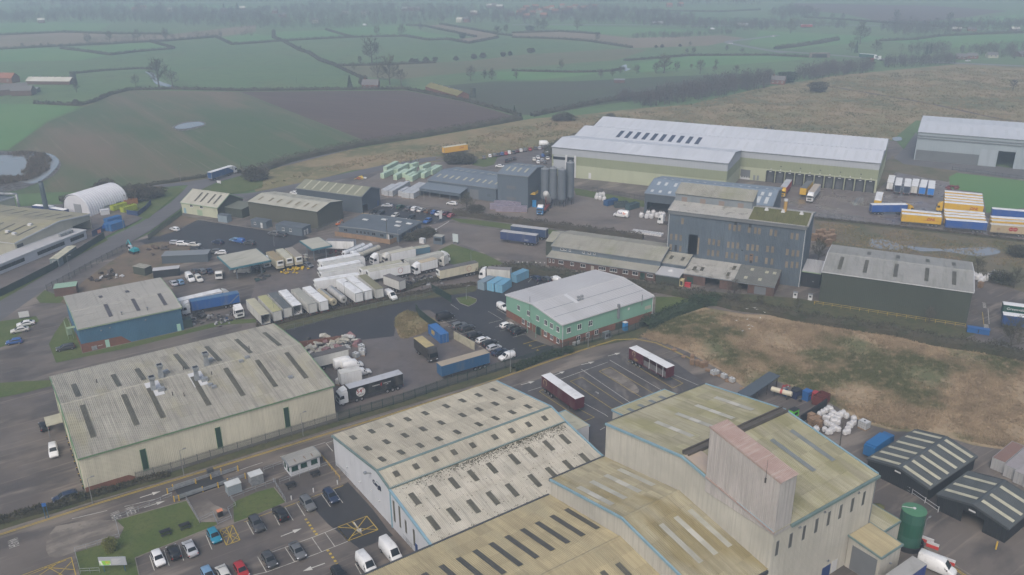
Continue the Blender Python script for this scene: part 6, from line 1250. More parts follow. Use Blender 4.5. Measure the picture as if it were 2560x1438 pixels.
p = G(*R21(2190,1300),1); fb = thing('flatbed_lorry','white flatbed recovery lorry beside the larger canopy','lorry',(p.x,p.y,0),VN-.35); MB().prism([(1.2,.5),(3.0,.5),(3.05,1.2),(2.75,2.2),(2.5,2.5),(1.2,2.5)],1.05,-1.05).build('cab',white,fb); MB().quad((3.08,.95,1.3),(3.08,-.95,1.3),(2.84,-.95,2.15),(2.84,.95,2.15)).build('windscreen',glass,fb); MB().box(-3.6,1.0,-1.15,1.15,1.0,1.15).build('flat_bed',M('deck',(.2,.18,.16),rough=.8),fb); MB().box(-3.4,2.4,-.5,.5,.6,1.0).build('chassis',dsteel,fb); wheel_parts(fb,[(x,s*.95,.4) for x in (2.1,-2.2) for s in (1,-1)],.42,.28)
# ================================================================ VEGETATION
TWIG = M('bare_twigs',(.080,.068,.055),(.105,.092,.068),scale=.05,rough=.95,rnd=.25)
TWIGO = M('olive_twigs',(.072,.072,.040),(.095,.088,.05),scale=.05,rough=.95,rnd=.25)
BARK = M('bark',(.070,.060,.048),(.095,.085,.065),scale=1.5,rough=.95)
HEDGE = M('winter_hedge',(.050,.048,.028),(.075,.066,.042),scale=.12,rough=.97,layers=(((.035,.045,.018),.3,(1,1,1),.5,.66,.6),))
HEDGEB = M('brown_hedge',(.085,.070,.050),(.062,.055,.036),scale=.2,rough=.97,layers=(((.045,.05,.022),.3,(1,1,1),.55,.7,.6),))
EVER = M('evergreen_leaves',(.022,.040,.018),(.034,.052,.022),scale=.4,rough=.9,rnd=.2)
WOODM = M('winter_wood',(.068,.058,.052),(.085,.068,.058),scale=.03,rough=.97,layers=(((.05,.055,.032),.05,(1,1,1),.5,.66,.6),((.095,.06,.055),.04,(1,1,1),.55,.7,.5)))
def fast_mesh(name,co,nface,k=3):
    me = bpy.data.meshes.new(name); me.vertices.add(len(co)); me.vertices.foreach_set('co',np.asarray(co,dtype=np.float32).ravel())
    me.loops.add(nface*k); me.loops.foreach_set('vertex_index',np.arange(nface*k,dtype=np.int32)); me.polygons.add(nface); me.polygons.foreach_set('loop_start',np.arange(0,nface*k,k,dtype=np.int32)); me.polygons.foreach_set('loop_total',np.full(nface,k,dtype=np.int32)); me.update(); me.validate(); return me
def twig_tris(p,d,ln,w,rs):
    """thin triangles from p along d"""
    n = len(p); d = d/np.linalg.norm(d,axis=1,keepdims=True)
    a = np.cross(d,rs.normal(size=(n,3))); a /= np.linalg.norm(a,axis=1,keepdims=True)+1e-9
    q = p+d*ln[:,None]; wa = a*w[:,None]/2
    return np.stack([p-wa,p+wa,q],1).reshape(-1,3)
def tree_meshes(seed,H=10.0,spread=.42,low=.22,n1=10,n2=7,n3=12,w3=.10,up=.55):
    rs = np.random.RandomState(seed); tr = MB(); tr.tube((0,0,-.2),(rs.normal()*.1,rs.normal()*.1,H*.38),H*.028,H*.018,7,False)
    top = Vector((rs.normal()*.2,rs.normal()*.2,H*.72)); tr.tube((0,0,H*.38),top,H*.018,H*.006,6,False)
    tw = []
    for i in range(n1):
        z = H*(low+(.62-low)*i/(n1-1)); a = i*2.4+rs.normal()*.3; el = .35+.75*i/(n1-1)+rs.normal()*.12
        L = H*spread*(1.05-.35*abs(i/(n1-1)-.35))*rs.uniform(.85,1.15)
        p = Vector((0,0,z)); d = Vector((math.cos(a)*math.cos(el),math.sin(a)*math.cos(el),math.sin(el)))
        q = p+d*L*.55; e = q+(d+Vector((0,0,up*.6))).normalized()*L*.5
        tr.tube(p,q,H*.012,H*.007,5,False); tr.tube(q,e,H*.007,H*.003,4,False)
        for j in range(n2):
            t = .3+.7*(j+rs.rand())/n2; b = p.lerp(q,t/.55) if t < .55 else q.lerp(e,(t-.55)/.45)
            dd = (d+Vector((rs.normal()*.7,rs.normal()*.7,rs.normal()*.4+up))).normalized(); l2 = L*.42*rs.uniform(.6,1.1); c = b+dd*l2
            tr.tube(b,c,H*.0042,H*.0015,3,False)
            for k in range(n3):
                s = rs.uniform(.15,1); o = b.lerp(c,s); d3 = np.array(dd)*.7+rs.normal(size=3)*.6+np.array((0,0,.25)); tw.append((np.array(o),d3,L*.26*rs.uniform(.5,1.2)))
                if k % 2 == 0:
                    d4 = d3+rs.normal(size=3)*.7; tw.append((np.array(o)+d3/np.linalg.norm(d3)*L*.1,d4,L*.2*rs.uniform(.5,1.1)))
    P_ = np.array([t[0] for t in tw]); D_ = np.array([t[1] for t in tw]); L_ = np.array([t[2] for t in tw])
    m_ = 650; dd = rs.normal(size=(m_,3)); dd /= np.linalg.norm(dd,axis=1,keepdims=True); rr = (.35+.65*rs.rand(m_)**.5)*(1+.18*np.sin(4*dd[:,0]+seed)+.15*np.sin(5*dd[:,1]+2*seed))
    P_ = np.concatenate([P_,dd*rr[:,None]*np.array([spread*H*.78,spread*H*.78,H*.33])+np.array([0,0,H*.60])]); up_ = dd+rs.normal(size=(m_,3))*.5; up_[:,2] += .5; D_ = np.concatenate([D_,up_]); L_ = np.concatenate([L_,H*.10*(.5+rs.rand(m_))])
    co = twig_tris(P_,D_,L_,np.full(len(P_),w3*H/10),rs)
    return tr.me('trunk'),fast_mesh('crown',co,len(P_))
def leafball(seed,n=1700,rx=1,ry=1,rz=.8,size=.16,name='crown',cone=False):
    rs = np.random.RandomState(seed); d = rs.normal(size=(n,3)); d /= np.linalg.norm(d,axis=1,keepdims=True); ph = rs.rand(6)*6.28
    r = .25+.75*rs.rand(n)**.5; r *= 1+.16*np.sin(3*d[:,0]+ph[0])*np.cos(4*d[:,1]+ph[1])+.14*np.sin(5*d[:,2]+ph[2])
    if cone:
        h = rs.rand(n); a = rs.rand(n)*6.28; rr = (1-h)**.8*(.75+.25*rs.rand(n))*(1+.15*np.sin(14*h+3*a)); p = np.stack([rr*np.cos(a)*rx,rr*np.sin(a)*ry,h*2*rz],1)
    else: p = d*r[:,None]*np.array([rx,ry,rz]); p[:,2] += rz*.92; p[:,2] = np.maximum(p[:,2],.02)
    return fast_mesh(name,twig_tris(p,d+rs.normal(size=(n,3))*.8,size*(.6+.8*rs.rand(n)),size*(.5+.6*rs.rand(n)),rs),n)
TREES = {k: tree_meshes(s,10,*a) for k,s,a in (('wide',1,(.46,.20)),('oval',2,(.36,.22)),('tall',3,(.26,.15)),('open',4,(.42,.30,8,5,7)),('young',5,(.34,.18,8,5,8)))}
BUSH = [leafball(11,1700,size=.15),leafball(12,1700,1.1,.9,.75,.14)]; CONIF = leafball(13,1200,.5,.5,1,.14,cone=True)
_stem = MB().tube((0,0,-.1),(0,0,.6),.08,.04,6).me('trunk')
def spx(y): return .928*(y+140)/98.46
def tree(px,py,hpx,kind,label,mat=TWIG,wide=1.0,group=None,name='bare_tree',hm=None):
    p = G(px,py); h = hm or hpx/spx(py)/.97; o = thing(name,label,'tree',(p.x,p.y,-.05),random.uniform(0,6.28),group)
    s = h/9.0; sc = (s*wide,s*wide,s)
    for nm,me,mt in (('trunk',TREES[kind][0],BARK),('crown',TREES[kind][1],mat)): c = ob(nm,me,mt,o); c.scale = sc
    return o
def bush(px,py,wm,hm,label,mat=HEDGE,group=None,conif=False,name=None):
    p = G(px,py); o = thing(name or ('conifer' if conif else 'bush'),label,'conifer' if conif else 'bush',(p.x,p.y,-.05),random.uniform(0,6.28),group)
    c = ob('crown',CONIF if conif else random.choice(BUSH),mat,o); c.scale = (wm/2,wm/2,hm/2) if conif else (wm/2,wm/2,hm/1.7)
    t = ob('trunk',_stem,BARK,o); t.scale = (1,1,hm*.4); return o
def hedge(px,wid,hgt,label,mat=HEDGE,dens=40,size=.5,gap=0.0,seed=0,world=None,name='hedge',cat='hedge',kind=None):
    rs = np.random.RandomState(abs(seed+len(px)*7+int(px[0][0]))); pts = np.array([G2(*p) for p in px]); seg = np.diff(pts,axis=0); sl_ = np.linalg.norm(seg,axis=1); cum = np.concatenate([[0],np.cumsum(sl_)]); Lh = cum[-1]
    n = int(Lh*dens); t = rs.rand(n)*Lh
    if gap: t = t[np.sin(t*.19+rs.rand()*6)+.8*np.sin(t*.53+rs.rand()*6) > -1+gap*2]; n = len(t)
    i = np.clip(np.searchsorted(cum,t)-1,0,len(seg)-1); f = ((t-cum[i])/sl_[i])[:,None]; base = pts[i]+seg[i]*f; nrm = np.stack([-seg[i][:,1],seg[i][:,0]],1)/sl_[i][:,None]
    a = rs.rand(n)*math.pi; rad = .75+.25*rs.rand(n); hh = 1+.16*np.sin(t*.7)+.12*np.sin(t*1.9+2)+.1*rs.normal(size=n)
    off_ = np.cos(a)*rad*wid/2*(1+.2*np.sin(t*.45)); z = np.abs(np.sin(a))**.6*rad*hgt*hh
    p = np.stack([base[:,0]+nrm[:,0]*off_,base[:,1]+nrm[:,1]*off_,np.maximum(z-.1,0)],1); d = np.stack([nrm[:,0]*np.cos(a),nrm[:,1]*np.cos(a),np.sin(a)+.4],1)+rs.normal(size=(n,3))*.7
    o = thing(name,label,cat); ob('twigs',fast_mesh('twigs',twig_tris(p,d,size*(.5+rs.rand(n)),size*(.35+.4*rs.rand(n)),rs),n),mat,o)
    if not gap:
        mb = MB(); m_ = max(2,int(Lh/2.5))
        for k in range(m_+1):
            tt = Lh*k/m_; j = min(max(int(np.searchsorted(cum,tt))-1,0),len(seg)-1); q = pts[j]+seg[j]*((tt-cum[j])/sl_[j]); nn = np.array([-seg[j][1],seg[j][0]])/sl_[j]; h2 = hgt*.72*(1+.15*math.sin(tt*.7)); w2 = wid*.36
            for oo,zz in ((-w2*1.15,-.1),(-w2,h2*.7),(0,h2),(w2,h2*.7),(w2*1.15,-.1)): mb.v.append((q[0]+nn[0]*oo,q[1]+nn[1]*oo,zz))
        for k in range(m_):
            for j in range(4): mb.f.append((k*5+j,(k+1)*5+j,(k+1)*5+j+1,k*5+j+1))
        mb.build('opaque_core',mat,o)  # solid core added inside the twigs to make the hedge opaque
    return o
def wood(px,hgt,label,ntree,mat=WOODM,tw=120,seed=0,world=None):
    rs = np.random.RandomState(abs(seed+int(px[0][0]))); pts = np.array([G2(*p) for p in px]); lo,hi = pts.min(0),pts.max(0); c = []
    xj,yj = np.roll(pts[:,0],1),np.roll(pts[:,1],1)
    while len(c) < ntree:
        q = lo+rs.rand(2)*(hi-lo); inside = (((pts[:,1] > q[1]) != (yj > q[1])) & (q[0] < (xj-pts[:,0])*(q[1]-pts[:,1])/(yj-pts[:,1]+1e-12)+pts[:,0])).sum() % 2
        if inside: c.append(q)
    c = np.array(c); h = hgt*(.65+.6*rs.rand(ntree)); r = h*(.26+.12*rs.rand(ntree)); k = np.repeat(np.arange(ntree),tw); n = len(k); d = rs.normal(size=(n,3)); d /= np.linalg.norm(d,axis=1,keepdims=True); rad = rs.rand(n)**.4
    p = np.stack([c[k,0]+d[:,0]*rad*r[k],c[k,1]+d[:,1]*rad*r[k],h[k]*(.52+.46*d[:,2]*rad)],1); dr = d+rs.normal(size=(n,3))*.5; dr[:,2] += .6
    co = twig_tris(p,dr,h[k]*.16*(.5+rs.rand(n)),h[k]*.022*(.5+rs.rand(n)),rs)
    tk = np.stack([np.stack([c[:,0]-h*.02,c[:,1],0*h],1),np.stack([c[:,0]+h*.02,c[:,1],0*h],1),np.stack([c[:,0],c[:,1],h*.8],1)],1).reshape(-1,3)
    o = ob('woodland',fast_mesh('woodland',np.concatenate([co,tk]),n+ntree),mat); tag(o,label,'woodland',kind='stuff'); return o
# ---- far woods and belts
for px,h,lab,nt_,sd in (
 ([(-200,62),(60,58),(200,54),(330,58),(480,66),(640,72),(700,60),(640,34),(420,22),(250,24),(120,34),(-200,48)],11,'hazy bare wood behind the pale green field',900,1),
 ([(640,70),(820,74),(1000,62),(1100,58),(1280,60),(1400,56),(1400,30),(1200,26),(1000,18),(800,16),(640,30)],10,'hazy woodland between the fields and the distant village',900,2),
 ([(1400,56),(1560,62),(1720,62),(1740,48),(1640,34),(1480,24),(1400,28)],10,'hazy woodland beside the red roofed village',420,3),
 ([(1560,60),(1700,70),(1880,78),(2000,70),(2120,72),(2120,64),(1900,58),(1700,56)],8,'belt of young trees along the distant motorway',420,4),
 ([(1915,36),(1950,48),(2040,46),(2050,34),(1990,24)],10,'small dark copse on the far fields',130,5),
 ([(2190,78),(2260,90),(2360,90),(2440,82),(2560,84),(2700,80),(2700,60),(2500,58),(2380,64),(2240,60)],9,'bare trees around the far roundabout',380,6),
 ([(0,28),(500,6),(1000,4),(1500,8),(1900,14),(1900,6),(1400,-6),(800,-8),(200,0)],12,'faint woods near the horizon',800,7),
 ([(1590,268),(1640,270),(1705,258),(1823,238),(1920,219),(1930,200),(1870,200),(1760,220),(1640,248)],9,'dense purple brown belt of bare trees beside the rough field',330,8),
 ([(1985,203),(2060,197),(2183,181),(2180,166),(2080,172),(1990,186)],8,'dense bare tree belt leading to the road junction',210,9),
 ([(2205,170),(2300,168),(2388,160),(2380,148),(2290,152),(2215,156)],7,'dense thicket beside the far road junction',150,10),
 ([(2230,132),(2330,138),(2400,136),(2560,150),(2700,160),(2700,128),(2560,118),(2400,126),(2300,118)],8,'garden trees round the far roadside houses',260,11),
 ([(1540,255),(1600,262),(1610,248),(1560,240)],6,'low thicket at the end of the tree belt',50,12),
 ([(1580,97),(1700,96),(1790,88),(1840,86),(1840,80),(1700,86),(1580,90)],5,'line of scrub behind the stubble field',160,13),
 ([(100,118),(420,106),(640,90),(640,82),(420,94),(200,108)],6,'straggling trees along the brown strip field',70,14)):
    wood(px,h,lab,nt_,tw=110,seed=sd)
# ---- field hedges
for px,wd,h,lab in (
 ([(152,122),(225,131),(275,138),(350,129),(436,122),(375,105)],3,2.2,'hedge round the small pale paddock'),
 ([(540,93),(580,112),(640,108),(705,103),(790,98),(876,94),(1010,91),(1070,101),(1120,99),(1172,109),(1245,95)],3,2.2,'long hedge below the three far green fields'),
 ([(684,79),(684,95),(710,105),(750,127),(775,135),(800,152),(840,165)],3.5,2.4,'dark hedge running down between two big pastures'),
 ([(815,75),(845,84),(880,94)],3,2,'short hedge between two far green fields'),
 ([(1016,64),(1060,66),(1190,93)],3,2,'hedge beside the narrow brown strip'),
 ([(1100,61),(1180,74),(1242,86),(1280,90)],3,2,'hedge above the narrow brown strip'),
 ([(845,165),(950,163),(1020,160),(1090,157)],3,2,'hedge below the big pasture'),
 ([(840,166),(870,180),(905,196)],2.5,1.6,'thin hedge leading to the cottage'),
 ([(-200,128),(0,124),(110,118),(240,112),(420,103),(540,93)],3,2.4,'hedge below the brown strip field'),
 ([(-200,97),(160,81),(270,85),(420,86)],3,2.2,'hedge above the brown strip field'),
 ([(190,184),(270,176),(350,172),(385,174)],2.5,1.4,'ragged hedge along the stream meadow'),
 ([(85,259),(200,264),(235,255),(275,237),(325,225),(430,223),(600,227),(780,225),(1012,223),(1060,232),(1160,252),(1285,285),(1300,293)],2.5,1.8,'hedge along the top of the arable and ploughed fields'),
 ([(1330,291),(1400,276),(1500,256),(1600,241),(1640,235)],3.5,2.5,'hedge below the damp dark pasture'),
 ([(1280,94),(1400,98),(1475,104),(1580,120)],3,2,'hedge below the long stubble field'),
 ([(1280,177),(1380,180),(1440,181),(1530,178),(1560,172)],3,1.2,'reedy ditch line beside the bright meadow'),
 ([(1560,152),(1640,146),(1720,139),(1920,138),(2040,144)],3,1.4,'ditch hedge above the bright meadow'),
 ([(1938,123),(1990,117),(2040,110),(2095,100)],5,3.5,'thick hedge on the slope by the far road'),
 ([(2200,103),(2290,99),(2350,91),(2440,86),(2560,82)],3,2.2,'hedge below the far roundabout'),
 ([(2010,44),(2130,51),(2300,64),(2440,72)],3,2,'hedge below the far ploughed field'),
 ([(1500,86),(1400,79),(1280,83)],3,2,'hedge above the long stubble field'),
 ([(1610,27),(1800,30),(1900,25)],3,2,'hedge on the far slope beside the village')):
    hedge(px,wd,h,lab,HEDGE,14,.9)
for i,(x,y,hp) in enumerate(((1030,158,14),(1040,157,12),(1065,155,14),(1088,153,12),(1140,151,12),(1185,147,14),(1207,145,15),(1258,141,13),(1275,139,12),(1325,132,14),(1332,131,12),(1640,120,8),(1655,119,9),(1700,117,8))):
    bush(x,y,hp/spx(y)*1.1,hp/spx(y),'dark hawthorn bush in the gappy row below the big pasture' if x < 1400 else 'dark bush in the row below the stubble field',HEDGE,'hawthorns below the big pasture' if x < 1400 else 'bushes below the stubble field')
T = [(222,113,24,'wide',1,'rounded bare tree at the foot of the brown strip field'),(275,106,26,'oval',1,'bare tree standing in the brown strip hedge'),(345,105,28,'open',1.1,'thin spreading bare tree in the brown strip hedge'),(415,100,24,'wide',1.1,'broad bare tree near the middle of the brown strip'),(104,121,11,'wide',1,'small bushy tree left of the paddock hedge'),(122,118,10,'wide',1,'low bushy tree close to the paddock hedge'),(57,120,12,'oval',1,'small tree on the far left pasture'),
 (340,218,28,'open',.9,'leaning bare tree on the meadow edge'),(398,219,66,'oval',.9,'tall bare tree beside the bright stream'),(432,218,38,'open',1,'forked bare tree just past the stream'),(192,230,32,'tall',.8,'slim bare tree in front of the long poultry house'),
 (930,160,52,'wide',1.15,'great spreading bare tree on the pasture hedge'),(975,212,58,'wide',1,'big bare tree beside the brick cottage'),(945,204,42,'open',1,'open crowned bare tree behind the brick cottage'),(1003,214,36,'open',1,'bare tree to the side of the brick cottage garden'),(900,161,20,'tall',1,'slender dark tree beside the great spreading one'),(885,176,16,'wide',.9,'low tree at the hedge corner above the cottage'),
 (943,91,21,'wide',1,'single bare tree on the middle far field hedge'),(1005,90,23,'wide',1.1,'round bare tree at the bend of the long far hedge'),(1052,75,14,'wide',1.1,'bushy tree on the narrow brown strip'),(1243,94,26,'oval',1,'bare tree at the end of the long far hedge'),(1265,84,20,'oval',1,'pale bare tree behind the end of the far hedge'),(752,125,11,'tall',1,'tiny upright tree in the dark dividing hedge'),
 (1177,201,32,'open',.9,'leafless pale tree near the mossy poultry house'),(1230,199,22,'wide',1,'bushy tree at the bright meadow corner'),(1212,197,18,'wide',1,'low tree near the bright meadow corner'),(1360,77,25,'wide',1,'bare tree on the hedge above the stubble'),(1345,73,20,'wide',1,'hazy tree behind the stubble hedge'),(1443,77,24,'wide',1,'lone bare tree on the stubble hedge'),(1493,105,20,'oval',.8,'ivy clad tree standing in the stubble field'),(1403,176,22,'wide',.8,'leaning rounded tree above the ditch'),(1290,198,17,'wide',.9,'small round tree on the bright meadow'),(1502,196,20,'oval',.9,'rugged tree on the damp pasture edge'),(1531,191,16,'wide',1,'bushy tree beside the bright bend of the beck'),(1550,185,15,'wide',1,'bushy tree just above the beck bend'),(1592,184,18,'wide',1.3,'spreading scrub tree below the beck bend'),(1660,182,42,'tall',1.5,'cluster of tall poplars on the bright meadow'),(1640,183,25,'tall',1.2,'shorter pale poplar beside the tall cluster'),(1692,179,20,'wide',1,'pale low tree beside the poplars'),(1750,184,30,'oval',1,'tall rounded tree before the bright meadow'),(1728,173,12,'oval',1,'small tree beside the tall rounded one'),(1787,180,14,'wide',1.1,'low bushy tree next to the meadow fence'),(1790,166,14,'wide',1,'small tree on the bright meadow fence'),(1840,188,22,'oval',1,'tree at the edge of the tree belt'),(1717,136,12,'wide',.9,'small dark tree above the bright meadow ditch'),(1734,136,15,'wide',1,'larger dark tree above the bright meadow ditch'),(1725,116,10,'wide',.9,'small tree below the stubble slope'),(1817,128,12,'wide',1,'scrub tree near the road bend'),(1855,133,10,'wide',1.4,'scrub clump near the road bend'),
 (1976,83,28,'wide',1,'bare tree by the far road fields'),(2150,110,42,'wide',1,'big brown tree behind the far road junction'),(2172,84,12,'wide',1,'small tree on the far hedge line'),(2093,102,11,'tall',1,'small clump on the thick far hedge'),(2080,50,14,'wide',1,'bare tree on the far pale field hedge'),(2106,51,14,'wide',1,'second bare tree on the far pale field hedge'),(2373,60,24,'oval',1,'tall bare tree among the far right fields'),(2240,52,20,'wide',1,'pale bare tree on the far ploughed edge'),(2190,131,24,'wide',1.2,'olive tree beside the far road junction'),(2128,131,22,'wide',1,'yellow green tree beside the far road junction'),(2532,226,26,'tall',1.1,'lone bare tree on the rough field'),
 (2045,650,46,'wide',.9,'bare tree between the mill and the olive shed'),(2440,690,40,'wide',1.1,'bare tree at the far corner of the olive shed'),(2535,720,44,'wide',1,'bare tree among the white bags'),(2525,880,76,'wide',1,'big bare tree in the hedge near the green trailer'),(1832,762,52,'wide',1,'leafless tree in front of the dark roofed brick shed'),(1168,528,38,'wide',1.2,'leafless tree beside the slate grey warehouse'),(2322,808,40,'open',.8,'thin bare tree against the olive shed wall'),(1900,768,30,'young',1.2,'scrubby young tree below the mill yard'),(1995,770,24,'young',1.2,'scrubby young tree beside the yard ramp')]
for x,y,hp,k,wd,lab in T: tree(x,y,hp,k,lab,TWIGO if (x*7) % 5 < 2 else TWIG,wd)
for x,y,wm,hm,lab in ((1325,77,11,7,'dark ivy covered round tree above the stubble'),(1156,96,7,6,'dark round tree at the end of the brown strip'),(2140,132,7,11,'dark cypress by the far road junction')): bush(x,y,wm,hm,lab,EVER,conif='cypress' in lab)
for x,y,wm,hm,lab in ((875,220,8,9,'dark conifer beside the brick cottage'),(1640,250,5,9,'dark conifer in the tree belt'),(1665,248,5,10,'taller dark conifer in the tree belt'),(2316,136,6,8,'dark conifer in the far gardens'),(2326,134,5,9,'narrow dark conifer in the far gardens'),(1286,283,3.5,5,'small upright conifer at the ploughed field corner'),(560,24,9,10,'hazy conifer beside the far houses'),(594,24,9,11,'taller hazy conifer beside the far houses')): bush(x,y,wm,hm,lab,EVER,conif=True)
for x,y,wm,hm,lab,mt in ((2045,229,13,8,'big rounded shrub on the rough field',HEDGE),(1965,205,14,9,'dark evergreen mass beside the brick house',EVER),(910,213,9,8,'brown shrub mass beside the brick cottage',HEDGEB),(190,262,6,4,'dark shrub on the lane hedge',HEDGE),(1135,408,10,5,'dark bush group beside the lone orange trailer',HEDGE),(1152,406,11,5.5,'wide dark bush beside the drive',HEDGE),(1168,408,9,4.5,'low dark bush at the end of the drive group',HEDGE),(632,450,10,7,'large dark bush beside the road bend',HEDGE),(648,448,9,6,'dark bush adjoining the road bend one',HEDGEB),(1412,300,13,5,'dark scrub clump by the field gate',HEDGE),(1395,302,8,4,'low brown scrub by the field gate',HEDGEB),(265,480,12,6,'brown scrub behind the storage tent',HEDGEB),(335,500,12,6,'tall brown scrub at the road corner',HEDGEB),(360,498,11,6.5,'dense brown scrub beside the storage tent',HEDGEB),(388,492,9,5,'reddish scrub on the junction triangle',HEDGEB),(1030,600,6,3,'olive shrub at the slate blue office corner',HEDGE),(1055,592,7,3.2,'brown shrub beside the entrance barrier',HEDGEB),(1072,586,6,3,'dark shrub beside the entrance barrier',HEDGE),(278,1378,2.2,3.4,'young yellow green tree on the lawn',M('yellow_green_leaf',(.16,.165,.045),rough=.9)),(1190,528,7,3,'bare shrub beside the slate grey warehouse',HEDGEB),(2545,640,7,4,'dark bush beside the waste ground',HEDGE),(2500,705,8,4,'dark scrub behind the olive shed',HEDGE),(1420,880,3,1.6,'evergreen shrub at the mint building corner',EVER),(1395,886,3,1.5,'rounded evergreen shrub by the yellow bay',EVER),(1750,762,6,3.4,'dark evergreen bush on the green slope',EVER)):
    bush(x,y,wm,hm,lab,mt)
# ---- near hedges
for px,wd,h,lab,mt,dn in (
 ([(600,436),(660,424),(720,404),(815,382),(890,366),(960,355),(1060,340),(1200,316),(1300,298)],6,3.2,'thick dark hedge along the foot of the ploughed field',HEDGE,34),
 ([(1132,536),(1200,545),(1280,556),(1420,573),(1520,587),(1608,598)],2.2,2.3,'clipped brown hedge along the concrete yard',HEDGEB,60),
 ([(1195,692),(1290,672),(1360,683),(1440,695),(1560,712),(1660,728),(1760,748),(1840,770),(1920,779),(2020,803),(2133,819),(2245,836),(2330,856),(2446,873),(2560,897),(2700,930)],5,2.6,'long unkempt dark hedge between the mill yard and the rough field',HEDGE,60),
 ([(1610,822),(1640,806),(1700,780),(1760,760),(1800,758)],4.2,2.8,'dense green hedge beside the mint green building',EVER,80),
 ([(-100,1330),(0,1306),(100,1279),(214,1246)],1.8,1.3,'low dark hedge beside the main estate road',HEDGE,80),
 ([(214,1244),(340,1208),(425,1186)],1.6,.8,'low ivy growth on the bank below the brick plinth',HEDGE,80),
 ([(1285,926),(1330,908),(1400,884)],2,1.5,'green hedge along the disabled parking bays',EVER,80),
 ([(330,470),(430,455),(520,441)],2,1.3,'low hedge along the arable field beside the road',HEDGE,40),
 ([(150,503),(240,486),(330,471)],2.5,2.0,'hedge behind the storage tent',HEDGE,40),
 ([(640,818),(700,808),(800,782),(900,762),(1000,742),(1110,722),(1190,712)],1.6,.9,'rank weeds along the fence behind the box trailers',HEDGEB,60),
 ([(1185,668),(1130,690),(1050,712),(1000,728)],2.5,1.2,'brambles along the breaker yard edge',HEDGE,50),
 ([(2035,546),(2250,568),(2400,584),(2560,603)],1.0,.5,'weedy strip along the security fence',HEDGEB,40)):
    hedge(px,wd,h,lab,mt,dn,.45)
hedge([(1370,394),(1375,372),(1480,330),(1530,292)],5,2.5,'dark hedge at the end of the distribution warehouse',HEDGE,30,.6)
# ---- tussocks: rough grass as one mass
def tussocks(px,n,mat,label,size,seed,name='dry_grass'):
    rs = np.random.RandomState(seed); pts = np.array([G2(*p) for p in px]); lo,hi = pts.min(0),pts.max(0); q = lo+rs.rand(n*3,2)*(hi-lo); x1,y1 = pts[:,0],pts[:,1]; x0,y0 = np.roll(x1,1),np.roll(y1,1)
    ins = ((((y1[None] > q[:,1:2]) != (y0[None] > q[:,1:2])) & (q[:,:1] < (x0-x1)[None]*(q[:,1:2]-y1[None])/((y0-y1)[None]+1e-12)+x1[None])).sum(1) % 2) == 1
    q = q[ins]; cl = np.sin(q[:,0]*.31+1.7*np.sin(q[:,1]*.13))+np.sin(q[:,1]*.27+1.3*np.sin(q[:,0]*.17)); q = q[cl+rs.normal(size=len(q))*.8 > -.5][:n]; m_ = len(q)
    k = np.repeat(np.arange(m_),5); nn = len(k); p = np.concatenate([q[k]+rs.normal(size=(nn,2))*size*.35,np.full((nn,1),-.06)],1); d = rs.normal(size=(nn,3))*.8; d[:,2] = np.abs(d[:,2])+.5
    o = ob(name,fast_mesh(name,twig_tris(p,d,size*(.5+rs.rand(nn)),size*.32*(.5+rs.rand(nn)),rs),nn),mat); return tag(o,label,'grass',kind='stuff')
DRY = M('dry_grass_blades',(.38,.285,.18),(.26,.195,.12),scale=.25,lo=.4,hi=.6,rough=.95,layers=(((.085,.10,.035),.04,(1,1,1),.47,.57,.9),((.44,.33,.215),.5,(1,1,1),.52,.68,.6)))
DRY2 = M('far_dry_grass_blades',(.27,.20,.11),(.18,.155,.07),scale=.1,lo=.4,hi=.6,rough=.95,layers=(((.08,.09,.03),.03,(1,1,1),.5,.6,.7),))
tussocks([(1600,842),(1645,806),(1760,776),(1860,795),(2040,806),(2200,822),(2380,862),(2560,905),(2800,960),(2800,1200),(2560,1125),(2430,1105),(2330,1075),(2240,1072),(2160,1050),(2080,1005),(2030,980),(1940,948),(1860,960),(1800,920),(1720,876)],42000,DRY,'tangled dry grass and weeds on the open field',.55,1)
tussocks([(640,470),(760,432),(915,392),(1130,356),(1330,306),(1600,280),(1900,226),(2080,196),(2400,168),(2560,176),(2700,200),(2700,310),(2290,296),(2230,345),(1500,305),(1370,370),(1180,392),(880,418)],30000,DRY2,'coarse dry grass on the far rough field',.8,2)
tussocks([(2040,556),(2250,574),(2560,608),(2700,630),(2700,690),(2430,655),(2085,612)],3000,DRY2,'scattered weeds on the muddy waste ground',.5,3,'weeds')
tussocks([(60,380),(110,384),(126,400),(118,425),(85,445),(60,452),(20,458),(-60,462),(-60,446),(40,440),(70,420),(72,395),(20,384)],2600,M('pond_reeds',(.12,.09,.062),(.085,.07,.052),scale=.15,rough=.95),'brown reeds and scrub round the pond',1.3,5,'reeds')
tussocks([(988,795),(1015,776),(1072,788),(1092,805),(1062,832),(1005,848),(988,815)],900,DRY2,'dry grass on the mound beside the green fence',.5,6)
# ---------------------------------------------------------------- hazy air
hz = MB().box(-4200,4200,-300,7000,-1.5,100.5); ho = hz.build('haze',None); hm = bpy.data.materials.new('haze_air'); hm.use_nodes = True; hn = hm.node_tree; hn.nodes.clear()
hout = hn.nodes.new('ShaderNodeOutputMaterial'); hv = hn.nodes.new('ShaderNodeVolumePrincipled'); hv.inputs['Color'].default_value = (.70,.84,1.0,1); hv.inputs['Density'].default_value = .00056; hv.inputs['Anisotropy'].default_value = 0.0
hn.links.new(hv.outputs[0],hout.inputs['Volume']); ho.data.materials.append(hm); tag(ho,'thin bluish mist lying over the whole landscape','haze',kind='stuff')
